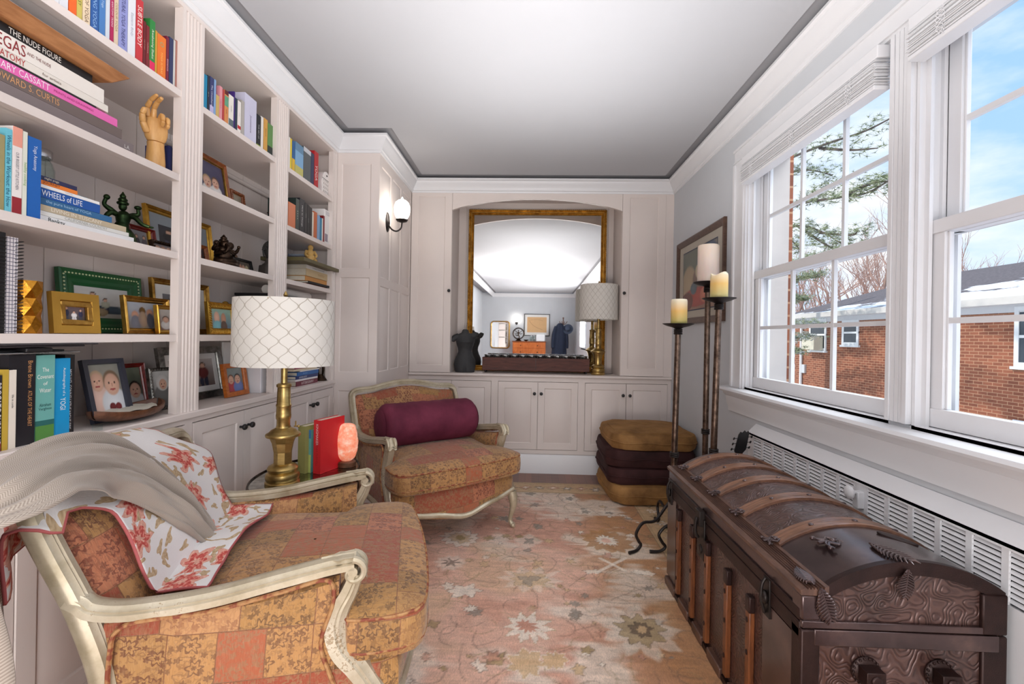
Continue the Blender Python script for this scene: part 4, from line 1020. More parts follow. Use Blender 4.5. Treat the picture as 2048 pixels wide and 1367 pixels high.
SY = [1.42, 1.645, 1.845, 2.03, 2.20]
for y in SY:
    s = strap(y-.028, y+.028, .009, M['slatd'], 'dome_slat', .062, lip=1)
    for x in (TX0+.17, TX0+.30, TX0+.42): MB().ball((x, y, dome(x)+.010), (.008, .008, .004), 10, 6).build('rivet', M['trunkmetal'], s)
# ornate clasps where the slats meet the front edge
def clasp_mb(c, X, Y, Z, s=1.0):
    b = MB(); xf = frame3(c, X, Y, Z)
    for sgn in (-1, 1):
        b.tube(smoothpath([(-.024*s, sgn*.020*s, 0), (-.012*s, sgn*.006*s, .004), (0, sgn*.014*s, .004), (.012*s, sgn*.006*s, .004), (.026*s, sgn*.022*s, 0)], 4), .0026*s, 6, xf=xf)
        for q in (-1, 1): b.tube(smoothpath([(q*.012*s, 0, .004), (q*.022*s, sgn*.010*s, .003), (q*.018*s, sgn*.024*s, .001)], 3), .0022*s, 6, xf=xf)
    b.tube([(-.03*s, 0, .002), (.034*s, 0, .003)], .003*s, 6, xf=xf); b.ball((0, 0, .004), .006*s, 8, 6, xf=xf)
    for q in ((-.024, .020), (-.024, -.020), (.026, .022), (.026, -.022)): b.ball((q[0]*s, q[1]*s, .001), .0042*s, 8, 5, xf=xf)
    return b
for y in SY: clasp_mb((TX0+.062, y, TZ+.014), (1, 0, .12), (0, 1, 0), (0, 0, 1), 1.15).build('clasp', M['trunkmetal'], r)
def leaf_mb(c, X, Y, Z, s=1.0, n=11):
    b = MB(); xf = frame3(c, X, Y, Z); b.tube([(-.05*s, 0, .002), (.05*s, 0, .004)], .003*s, 6, xf=xf)
    for i in range(n):
        u = -.045+.09*i/(n-1); L_ = .026*math.sin(PI*(i+1)/(n+1))+.006
        for sg in (-1, 1): b.tube([(u*s, 0, .002), (u*s-.008*s, sg*L_*s*.7, .004), (u*s-.018*s, sg*L_*s, .001)], [.004*s, .0036*s, .001*s], 6, xf=xf)
    return b
leaf_mb((TX0+.028, TY0+.05, TZ+.008), (.15, 1, 0), (1, -.15, 0), (0, 0, 1), .72).build('corner_leaf', M['trunkmetal'], r)
leaf_mb((TX0+.055, TY0-.001, TZ-.035), (-.35, 0, 1), (1, 0, .35), (0, -1, 0), .8).build('corner_leaf', M['trunkmetal'], r)
leaf_mb((.955, TY0+.05, dome(.955)+.004), (-.35, 1, 0), (1, .35, 0), (0, 0, 1), .95).build('end_leaf', M['trunkmetal'], r)
leaf_mb((.955, TY0-.002, dome(.955)-.045), (.1, 0, 1), (1, 0, -.1), (0, -1, 0), .7).build('end_leaf', M['trunkmetal'], r)
clasp_mb((.87, 1.315, dome(.87)+.003), (1, .2, 0), (-.2, 1, 0), (0, 0, 1), 1.5).build('rosette', M['trunkmetal'], r)
b = MB(); b.prism([(.03*math.cos(a)*(1.6), .017*math.sin(a)) for a in np.linspace(0, 2*PI, 20, endpoint=False)], 0, .004, xf=frame3((1.06, 1.33, dome(1.06)+.001), (.9, -.4, -.2), (.4, .9, 0), (.2, 0, 1))); b.build('maker_plate', M['trunkdark'], r)
# end face: rim band, lid edge band, corner bindings, bosses
b = MB(); xs_ = [TX0+.06+(TX1-TX0-.062)*i/24 for i in range(25)]
for i in range(24):
    x0, x1 = xs_[i], xs_[i+1]; b.add([(x0, TY0+.004, dome(x0)+.003), (x1, TY0+.004, dome(x1)+.003), (x1, TY0+.004, dome(x1)-.032), (x0, TY0+.004, dome(x0)-.032), (x0, TY0+.02, dome(x0)+.003), (x1, TY0+.02, dome(x1)+.003)], [(0, 3, 2, 1), (0, 1, 5, 4)])
b.build('end_rim', M['trunkdark'], r)
MB().box(TX0+.03, TX1-.02, TY0-.001, TY0+.010, .436, .476).box(TX0+.0, TX1-.0, TY0+.001, TY0+.012, .478, .496).build('end_band', M['trunkmetal'], r, bevel=.002)
MB().box(TX0-.002, TX0+.045, TY0+.0, TY0+.045, .03, .474).build('corner_binding', M['trunkdark'], r, bevel=.004)
MB().box(TX1-.06, TX1+.001, TY0+.0, TY0+.045, .03, .474).build('corner_binding', M['trunkdark'], r, bevel=.004)
MB().box(TX1-.06, TX1+.001, TY0+.0, TY0+.045, .478, TZ-.0).build('corner_binding', M['trunkdark'], r, bevel=.004)
MB().box(TX0-.001, TX0+.045, TY0+.001, TY0+.045, .498, TZ-.018).build('corner_binding', M['trunkmetal'], r, bevel=.004)
for x in (.865, 1.045):
    b = MB(); xf = frame3((x, TY0+.006, .375), (1, 0, 0), (0, 0, 1), (0, -1, 0)); b.lathe([(.036, 0), (.036, .004), (.028, .008), (.022, .010)], n=24, xf=xf)
    b.box(x-.023, x+.023, TY0-.034, TY0-.004, .358, .395); b.lathe([(.014, .040), (.012, .044), (.004, .045)], n=12, xf=xf)
    for k in range(18): a = 2*PI*k/18; b.ball((x+.033*math.cos(a), TY0-.001, .375+.033*math.sin(a)), .004, 6, 4)
    b.build('handle_boss', M['trunkdark'], r, bevel=.003)
# front face: slats, cleats, straps, lock, latches, nails
for y in (1.43, 1.588, 1.763, 1.918, 2.09):
    top = .415 if y < 1.7 else .43
    s = MB().box(TX0-.012, TX0+.006, y-.013, y+.013, .05, top-.03).box(TX0-.009, TX0+.006, y-.010, y-.004, .05, top-.028).build('front_slat', M['slatv'], r, bevel=.004)
    MB().box(TX0-.014, TX0+.006, y-.015, y+.015, top-.05, top).build('slat_cap', M['trunkdark'], s, bevel=.004)
    for z in (.12, .24, .34): MB().ball((TX0-.013, y, z), (.003, .006, .009), 8, 6).build('nail', M['trunkdark'], s)
for a_, c_ in ((1.20, 1.37), (1.46, 1.56), (1.62, 1.735), (1.79, 1.89), (1.945, 2.06), (2.12, 2.25)): MB().box(TX0-.014, TX0+.01, a_, c_, .012, .05).build('bottom_cleat', M['slat'], r, bevel=.004)
MB().box(TX0-.002, TX0+.01, TY0+.01, TY1-.01, .448, ZS-.003).build('body_edge_band', M['trunkdark'], r, bevel=.002)
MB().box(TX0-.002, TX0+.01, TY0+.01, TY1-.01, ZS, ZS+.03).build('lid_edge_band', M['trunkdark'], r, bevel=.002)
MB().box(TX0-.001, TX0+.006, 1.175, 1.36, .055, .445).build('corner_sheet', M['trunkmetal'], r); MB().box(TX0-.001, TX0+.006, 2.14, 2.262, .055, .445).build('corner_sheet', M['trunkmetal'], r)
MB().box(TX0-.008, TX1-.01, TY0-.002, TY1+.002, .0115, .032).build('base_board', M['trunkdark'], r)
b = MB(); b.box(TX0-.022, TX0, 1.80, 1.85, .47, .53).box(TX0-.008, TX0, 1.79, 1.86, .34, .50).tube(smoothpath([(TX0-.022, 1.825, .50), (TX0-.028, 1.825, .48), (TX0-.028, 1.825, .44), (TX0-.016, 1.825, .42)], 4), .007, 8).lathe([(.018, 0), (.018, .006), (.005, .008)], n=14, xf=frame3((TX0-.006, 1.825, .375), (0, 1, 0), (0, 0, 1), (-1, 0, 0))); b.build('lock_hasp', M['darkiron'], r, bevel=.003)
for y in (1.335, 2.215):
    b = MB(); b.box(TX0-.006, TX0, y-.018, y+.018, .41, .52).tube(smoothpath([(TX0-.008, y, .52), (TX0-.018, y, .50), (TX0-.020, y, .46), (TX0-.010, y, .42)], 4), .005, 8).ball((TX0-.012, y, .465), (.01, .016, .02), 10, 8); b.build('latch', M['darkiron'], r, bevel=.003)

# ------------------------------------------------------------------ floor cushions in a stack
def floor_cushion(mat, z0, z1, cx, cy, rot, w, label, seed, tie=True):
    r = thing('floor_cushion', label, 'floor cushion', (cx, cy, 0), rot, 'floor cushions stacked in the corner')
    out = []
    for k in range(96):
        a = 2*PI*k/96; ca, sa = math.cos(a), math.sin(a); p = 7.5; d = (abs(ca)**p+abs(sa)**p)**(-1/p); pinch = 1-.05*max(0, math.cos(4*(a-PI/4)))**14
        out.append((w*d*ca*pinch*(1+.012*math.sin(3*a+seed)), w*d*sa*pinch*(1+.012*math.cos(4*a+seed))))
    b = cushion_mb(out, z0, z1, .022, cx=0, cy=0, edge=(z1-z0)*.42)
    vs = []
    for x, y, z in b.v:
        d = math.hypot(x, y)/w; a = math.atan2(y, x); k = max(0, math.cos(4*(a-PI/4)))**20
        z += -.012*math.exp(-(d/.12)**2)*(1 if z > (z0+z1)/2 else 0)+.0022*math.sin(7*a+seed)*min(1, d)+(.0 if d < .8 else 0)
        z += .003*math.sin(60*a)*k*(1 if d > .7 else 0); vs.append((x, y, z))
    b.v = vs; b.build('cushion_cover', mat, r)
    zc = (z0+z1)/2; e = (z1-z0)*.42*.55
    MB().tube([(x*(1+.004), y*(1+.004), zc+.004*math.sin(9*math.atan2(y, x)+seed)) for x, y in out], .0048, 6, closed=True).build('piping', mat, r)
    return r
floor_cushion(M['ochre'], .014, .155, .915, 3.56, .05, .315, 'ochre velvet floor cushion at the bottom of the stack, on the rug', 0)
floor_cushion(M['darkvelvet'], .147, .272, .915, 3.60, .03, .325, 'dark brown velvet floor cushion, second from the bottom of the stack', 2)
floor_cushion(M['darkvelvet'], .266, .400, .915, 3.61, -.01, .330, 'dark brown velvet floor cushion just under the ochre top cushion', 4)
floor_cushion(M['ochre'], .392, .512, .935, 3.60, .02, .318, 'worn ochre velvet floor cushion on top of the stack', 5)

# ------------------------------------------------------------------ floor candle stands and pillar candles
def wax(name, top, mid, low, glow):
    t = NT(name); s_ = t.n('ShaderNodeSeparateXYZ'); g = t.n('ShaderNodeTexCoord'); t.l(g.outputs['Generated'], s_.inputs[0])
    t.l(t.ramp(s_.outputs[2], [(0, low), (.55, mid), (1, top)]), t.b.inputs['Base Color']); t.set(Roughness=.45); t.b.inputs['Subsurface Weight'].default_value = .35; t.b.inputs['Subsurface Radius'].default_value = (.03, .02, .01); return t.m
W1 = wax('ombre_wax_green', srgb(250, 240, 216), srgb(236, 192, 112), srgb(186, 184, 108), 0); W2 = wax('ombre_wax_yellow', srgb(250, 240, 218), srgb(238, 196, 116), srgb(204, 200, 140), 0); W3 = wax('cream_wax', srgb(246, 226, 206), srgb(238, 218, 204), srgb(236, 214, 200), 0)
def candle_stand(cx, cy, h, lean, label, Rp, rings, rot, reach=1.0):
    r = thing('candle_stand', label, 'candle stand', group='iron floor candle stands')
    I = M['iron']; base = Vector((cx, cy, .17)); topv = Vector((cx+lean, cy, h))
    MB().tube([base, base.lerp(topv, .5), topv-Vector((0, 0, .03))], [.0175, .0175, .0165], 14).build('pole', I, r)
    for f in rings:
        p = base.lerp(topv, f); b = MB()
        for k in range(3): b.tube([(p.x+.021*math.cos(a), p.y+.021*math.sin(a), p.z+.011*(k-1)) for a in np.linspace(0, 2*PI, 16, endpoint=False)], .0055, 6, closed=True)
        b.build('collar', M['darkiron'], r)
    b = MB()
    for k in range(3): b.tube([(topv.x+.02*math.cos(a), topv.y+.02*math.sin(a), topv.z-.028-.011*k) for a in np.linspace(0, 2*PI, 16, endpoint=False)], .006, 6, closed=True)
    b.build('collar', M['darkiron'], r)
    b = MB(); b.lathe([(.018, -.022), (.03, -.014), (Rp*.7, -.006), (Rp, .006), (Rp+.001, .009), (Rp*.7, -.002), (.03, -.004), (.005, -.004)], c=tuple(topv), n=40)
    b.build('drip_pan', M['darkiron'], r)
    for k in range(3):
        a = rot+2*PI*k/3; d = Vector((math.cos(a), math.sin(a), 0))
        kn = [(q*reach, w) for q, w in [(.0, .26), (.05, .235), (.14, .165), (.235, .168), (.285, .12), (.268, .075), (.25, .048), (.28, .024), (.335, .021)]]
        P_ = smoothpath([Vector((cx, cy, 0))+d*x_+Vector((0, 0, z_)) for x_, z_ in kn], 6); n_ = len(P_)
        MB().tube(P_, [.0085 if i < n_-6 else .0085+.002*(i-n_+6)/6 for i in range(n_)], 8).build('leg', M['darkiron'], r)
    return topv
def candle(p, rr, h, mat, label, melt=0):
    b = MB(); pr = [(rr*.97, 0), (rr, .004), (rr, h-.012), (rr*.97, h-.004), (rr*.9, h), (rr*.72, h-.004), (rr*.5, h-.012), (rr*.1, h-.013)]
    b.lathe(pr, n=40); vs = []
    for x, y, z in b.v:
        a = math.atan2(y, x); k = 1+.008*math.sin(5*a+z*40)
        if z > h*.8: z += melt*(.009*math.sin(a+1)+.006*math.sin(3*a))
        vs.append((x*k, y*k, z))
    b.v = vs; r = thing('pillar_candle', label, 'candle', tuple(p), 0, 'pillar candles'); b.build('wax', mat, r); MB().tube([(0, 0, h-.014), (.001, 0, h-.004), (.003, 0, h+.002)], .0012, 6).build('wick', P(40, 30, 26), r)
pA = candle_stand(.868, 2.70, 1.285, .014, 'shortest iron candle stand, left of the three behind the trunk', .088, (.32,), math.radians(211))
pB = candle_stand(1.035, 2.56, 1.425, .022, 'middle-height iron candle stand in front of the tall one', .088, (.33,), math.radians(181))
pC = candle_stand(1.128, 2.90, 1.555, .0, 'tallest iron candle stand at the back of the three, by the framed picture', .088, (.33,), math.radians(180), .72)
candle(pA+Vector((.004, 0, -.004)), .046, .155, W1, 'yellow to green pillar candle on the shortest stand')
candle(pB+Vector((0, 0, -.004)), .046, .150, W2, 'half melted amber and pale green pillar candle on the middle-height stand', 1)
candle(pC+Vector((0, 0, -.004)), .064, .245, W3, 'large cream pillar candle on the tallest stand')
# guitar head standing in the corner behind the trunk
r = thing('guitar', 'black guitar headstock poking up behind the trunk by the radiator', 'guitar')
gx_ = frame3((1.135, 2.46, .60), (.75, -.35, .2), (.2, .9, -.3), (.13, -.16, .98))
b = MB(); b.prism([(-.014, -.75), (.014, -.75), (.017, 0), (-.017, 0)], -.012, .004, 'y', xf=gx_ @ Matrix.Identity(4)) if False else None
neckx = gx_
MB().prism([(-.022, -.45), (.022, -.45), (.019, .0), (-.019, .0)], -.010, .008, 'y', xf=neckx).build('neck', M['woodbrown'], r)
MB().prism([(-.019, 0), (.019, 0), (.033, .02), (.030, .11), (.022, .125), (.012, .118), (0, .13), (-.012, .118), (-.022, .125), (-.030, .11), (-.033, .02)], -.008, .006, 'y', xf=neckx).build('headstock', M['black'], r)
for sx in (-1, 1):
    for k in range(3):
        b = MB(); z = .03+.03*k; b.tube([(sx*.03, 0, z), (sx*.047, 0, z)], .0022, 6, xf=neckx); b.ball((sx*.05, 0, z), (.006, .003, .008), 8, 6, xf=neckx); b.build('tuning_peg', M['black'], r)
# the body of the guitar lies low behind the trunk
b = MB(); out = []
for k in range(48):
    a = 2*PI*k/48; rr = .135+.02*math.cos(2*a)-.028*math.cos(4*a)+.02*math.cos(a); out.append((rr*math.sin(a), -.66+rr*1.45*math.cos(a)))
bx3 = neckx

# ------------------------------------------------------------------ side table, brass lamp, books and salt lamp
TC = Vector((-1.035, 2.135, 0)); TZt = .535
r = thing('side_table', 'low mirrored side table with scalloped bronze rim between the armchairs', 'side table', tuple(TC))
def toutline(a, s=1.0, ax=.215, ay=.322):
    return (s*ax*math.cos(a)*(1-.05*math.cos(4*a)*0), s*ay*math.sin(a))
out = []
for k in range(120):
    a = 2*PI*k/120; q = 1.0
    for c0 in (PI*.5, -PI*.5): 
        d = (a-c0+PI) % (2*PI)-PI; q -= .10*math.exp(-((abs(d)-.30)/.09)**2)
    x, y = toutline(a); out.append((x*q, y*q))
MB().prism([(x*.985, y*.985) for x, y in out], TZt-.012, TZt-.004).build('mirrored_top', M['antique'], r)
b = MB(); b.sweep([(x, y, TZt-.012) for x, y in out], [(-.5, -1), (.5, -1), (.7, .2), (.3, 1), (-.3, 1), (-.5, .2)], scale=[(.008, .014)]*120, up=(0, 0, 1), closed=True); b.build('rim', M['bronze'], r)
MB().sweep([(x*.93, y*.93, TZt-.045) for x, y in out], [(-.5, -1), (.5, -1), (.5, 1), (-.5, 1)], scale=[(.012, .022)]*120, up=(0, 0, 1), closed=True).build('apron', M['antique'], r)
for sx, sy in ((-1, -1), (1, -1), (-1, 1), (1, 1)):
    p = [(sx*.13, sy*.22, TZt-.03), (sx*.15, sy*.24, .38), (sx*.13, sy*.215, .2), (sx*.15, sy*.23, .05), (sx*.165, sy*.24, .006)]
    MB().tube(smoothpath(p, 5), .010, 8).build('leg', M['bronze'], r)
LAMP = [(.066, 0), (.070, .006), (.070, .022), (.064, .027), (.067, .032), (.069, .046), (.066, .058), (.056, .064), (.060, .070), (.062, .080), (.056, .090), (.044, .096), (.038, .10)]
NECK = [(.034, .10), (.0345, .15), (.042, .19), (.052, .215)]
def shade_mat(scale_u, scale_v, name, diamond=False):
    t = NT(name); c = t.n('ShaderNodeTexCoord'); s_ = t.n('ShaderNodeSeparateXYZ'); t.l(c.outputs['UV'], s_.inputs[0]); U, V = s_.outputs[0], s_.outputs[1]
    uu = t.math('MULTIPLY', U, scale_u); vv_ = t.math('MULTIPLY', V, scale_v)
    if diamond: w = t.math('PINGPONG', vv_, 1.0); w = t.math('MULTIPLY', t.math('SUBTRACT', w, .5), .5)
    else: w = t.math('MULTIPLY', t.math('COSINE', t.math('MULTIPLY', vv_, PI)), .235)
    a = t.math('ABSOLUTE', t.math('SUBTRACT', t.math('FRACT', t.math('ADD', uu, w)), .5))
    d = t.math('ABSOLUTE', t.math('SUBTRACT', t.math('FRACT', t.math('SUBTRACT', t.math('ADD', uu, .5), w)), .5))
    th_ = .034
    l = t.math('MAXIMUM', t.math('LESS_THAN', a, th_), t.math('LESS_THAN', d, th_)); m = t.math('MULTIPLY', l, t.math('MULTIPLY_ADD', t.noise(c.outputs['Object'], 7, 2), 1.0, -.05, clamp=True))
    t.l(t.mix(m, srgb(226, 222, 214), srgb(128, 112, 84)), t.b.inputs['Base Color']); t.bump(t.math('MULTIPLY', l, -1), .5, .002); t.set(Roughness=.85)
    t.b.inputs['Subsurface Weight'].default_value = 0; return t.m
def cyl_uv(o, cx, cy, z0, z1):
    uvl = o.data.uv_layers['UVMap']; me = o.data
    for poly in me.polygons:
        us = []
        for li in poly.loop_indices:
            p = me.vertices[me.loops[li].vertex_index].co; us.append([math.atan2(p.y-cy, p.x-cx)/(2*PI)+.5, (p.z-z0)/(z1-z0)])
        if max(u[0] for u in us)-min(u[0] for u in us) > .5:
            for u in us:
                if u[0] < .5: u[0] += 1
        for li, u in zip(poly.loop_indices, us): uvl.data[li].uv = u
def brass_lamp(loc, label, sm, hex_=True, z_sh0=.545, z_sh1=.840, R=.205, s=1.0, pole=[(.029, .0), (.030, .03), (.028, .05), (.0285, .055)]):
    r = thing('table_lamp', label, 'lamp', loc, .3)
    b = MB(); b.lathe([(a*s, z*s) for a, z in LAMP], n=40); b.build('lamp_base', M['brass'], r)
    b = MB(); b.lathe([(a*1.06*s, z*s) for a, z in NECK], n=8 if hex_ else 36, rot=PI/8); b.build('lamp_waist', M['brass'], r, smooth=not hex_)
    b = MB(); b.lathe([(a*s, z*s) for a, z in [(.052, .214), (.069, .218), (.071, .224), (.069, .230), (.058, .236), (.05, .246), (.030, .256), (.029, .262)]], n=40); b.build('lamp_shoulder', M['brass'], r)
    b = MB(); b.lathe([(a*s, z*s) for a, z in [(.027, .255), (.027, .29), (.030, .295), (.031, .31), (.030, .315), (.029, .345), (.031, .35), (.031, .356), (.028, .36), (.026, .43), (.030, .434), (.030, .444), (.024, .448), (.014, .45)]], n=32); b.build('lamp_column', M['brass'], r)
    MB().lathe([(.013, .445*s), (.013, z_sh0+.06), (.018, z_sh0+.062), (.018, z_sh0+.10), (.006, z_sh0+.105)], n=20).build('lamp_stem', M['brass'], r)
    b = MB()
    for sg in (-1, 1): b.tube(smoothpath([(sg*.012, 0, z_sh0+.06), (sg*.06, 0, z_sh0+.12), (sg*.055, 0, z_sh1-.05), (0, 0, z_sh1-.012)], 5), .002, 6)
    for k in range(3): a = 2*PI*k/3+.4; b.tube([(0, 0, z_sh1-.012), (R*math.cos(a), R*math.sin(a), z_sh1-.006)], .002, 6)
    b.build('harp', M['brass'], r)
    MB().lathe([(.004, z_sh1-.012), (.004, z_sh1+.004), (.009, z_sh1+.008), (.005, z_sh1+.013), (.010, z_sh1+.022), (.006, z_sh1+.03), (.003, z_sh1+.038)], n=14).build('finial', M['brass'], r)
    b = MB(); n = 72; rows = [[(rr*math.cos(2*PI*i/n), rr*math.sin(2*PI*i/n), z) for i in range(n)] for rr, z in ((R*1.012-.003, z_sh0), (R*1.012, z_sh0), (R, z_sh1), (R-.003, z_sh1))]
    b.grid(rows, closeu=True); b.grid([rows[0], rows[3]], closeu=True); sh = b.build('lamp_shade', sm, r); cyl_uv(sh, 0, 0, z_sh0, z_sh1)
    MB().ball((0, 0, z_sh0+.15), (.028, .028, .04), 14, 10).build('bulb', P(240, 238, 230, .3), r)
    return r
l1 = brass_lamp((-1.060, 1.955, TZt-.004), 'large brass lamp with quilted ogee drum shade on the mirrored side table', shade_mat(18, 8, 'ogee_quilted_shade'), R=.200, z_sh0=.528, z_sh1=.812)
b = MB(); b.tube([(.045, -.012, .262), (.06, -.016, .262)], .003, 6); b.ball((.064, -.017, .262), .006, 8, 6); b.tube([(.052, -.014, .262), (.052, -.014, .285)], .003, 6); b.build('switch', M['brass'], l1)

# ------------------------------------------------------------------ books
def book(label, cover, w, d, h, xf, texts=(), group=None, page=None, curve=.0, soft=False, extra=()):
    """local frame: spine faces +x at x=0, thickness along y (0..w), height along z (0..h); xf places it"""
    r = bpy.data.objects.new('book', None); C.objects.link(r); r.matrix_world = xf; tag(r, label, 'book', group); r.empty_display_size = .03
    cm = cover if not isinstance(cover, tuple) else P(*cover); ct = .0012 if soft else .0025; b = MB()
    n = 6; sp = [(-curve*(1-math.cos((i/n-.5)*PI))*0-curve*abs(2*i/n-1)**2, w*i/n) for i in range(n+1)]
    outer = [(-d, 0)]+sp+[(-d, w)]; inner = [(-d, w-ct)]+[(x-ct*1.2, min(w-ct, max(ct, y))) for x, y in reversed(sp)]+[(-d, ct)]
    b.prism(outer+inner, 0, h, 'z'); b.build('cover', cm, r, smooth=False)
    ins = 0 if soft else .003
    MB().box(-d+ins+.0005, -ct*1.5-curve, ct, w-ct, ins, h-ins).build('pages', page or M['paper'], r)
    for tx in texts:
        body, colr, zc, length, hh = tx[:5]; mode = tx[5] if len(tx) > 5 else 'v'
        if mode == 'v': m = frame3((.0004, w*(tx[6] if len(tx) > 6 else .5), h*zc), (0, 0, -1), (0, 1, 0), (1, 0, 0))
        else: m = frame3((.0004, w/2, h*zc), (0, 1, 0), (0, 0, 1), (1, 0, 0))
        text(body, (length, hh), m, P(*colr), r)
    for ex in extra:   # coloured band on the spine: (z0,z1,rgb)
        MB().box(-.001, .0003, .0002, w-.0002, h*ex[0], h*ex[1]).build('spine_band', P(*ex[2]), r, smooth=False)
    return r
def upright(y, z, x=-1.38, lean=0):
    return Matrix.Translation((x, y, z)) @ Matrix.Rotation(lean, 4, 'X')
def lying(y_end, z, length, x=-1.38, yaw=0):
    """book on its side: height runs toward the viewer's left (-Y), thickness upward"""
    m = Matrix.Identity(4); cols = (Vector((1, 0, 0)), Vector((0, 0, 1)), Vector((0, -1, 0)))
    for k in range(3):
        for i in range(3): m[i][k] = cols[k][i]
    return Matrix.Translation((x, y_end, z)) @ Matrix.Rotation(yaw, 4, 'Z') @ m
# three books standing on the side table
def facing(x, y, z, ang):   # spine toward -Y rotated
    return Matrix.Translation((x, y, z)) @ Matrix.Rotation(-PI/2+ang, 4, 'Z')
z = TZt-.003
book('thick olive green book beside the brass lamp', (150, 146, 84, .6), .042, .155, .225, facing(-1.085, 2.135, z, -.28), group='books on the side table')
book('thin turquoise book between the green and the red book', (110, 176, 170, .4), .017, .15, .205, facing(-1.042, 2.147, z, -.28), [('the long walk', (30, 40, 90), .6, .1, .009)] if False else [], 'books on the side table', extra=((.0, .42, (196, 206, 120)), (.8, 1, (60, 120, 170))))
book('bright red hardcover with silver lettering next to the glowing salt lamp', (206, 30, 38, .45), .042, .165, .255, facing(-1.010, 2.135, z, -.30), [('KINGMAKER', (230, 210, 210), .73, .10, .013), ('SONIA PURNELL', (160, 20, 26), .36, .11, .012)], 'books on the side table')
r = thing('salt_lamp', 'glowing orange rock salt lamp at the far end of the side table', 'salt lamp', (-.905, 2.275, z))
b = MB(); b.ball((0, 0, .125), (.054, .048, .102), 28, 22); rs_ = random.Random(3); vs = []
for x, y, zz in b.v:
    a = math.atan2(y, x); k = (1+.05*math.sin(3*a+zz*22)+.035*math.sin(7*a-zz*50)+.02*math.sin(13*a+zz*90))*(1+.35*abs((zz-.125)/.1)**3); top_ = .205; zz = zz if zz < top_ else top_+(zz-top_)*.5; vs.append((x*k, y*k, zz))
b.v = vs
t = NT('salt_crystal'); v = t.coord(); n = t.noise(v, 26, 5, .65); c_ = t.ramp(n, [(.3, srgb(236, 112, 74)), (.5, srgb(244, 160, 128)), (.7, srgb(252, 214, 194))]); t.l(c_, t.b.inputs['Base Color']); t.l(c_, t.b.inputs['Emission Color']); t.set(Emission_Strength=.45, Roughness=.4); t.b.inputs['Subsurface Weight'].default_value = .4; t.bump(n, .6, .006)
b.build('salt_rock', t.m, r); MB().lathe([(.044, 0), (.046, .004), (.046, .022), (.040, .027)], n=28).build('wood_base', M['woodbrown'], r)
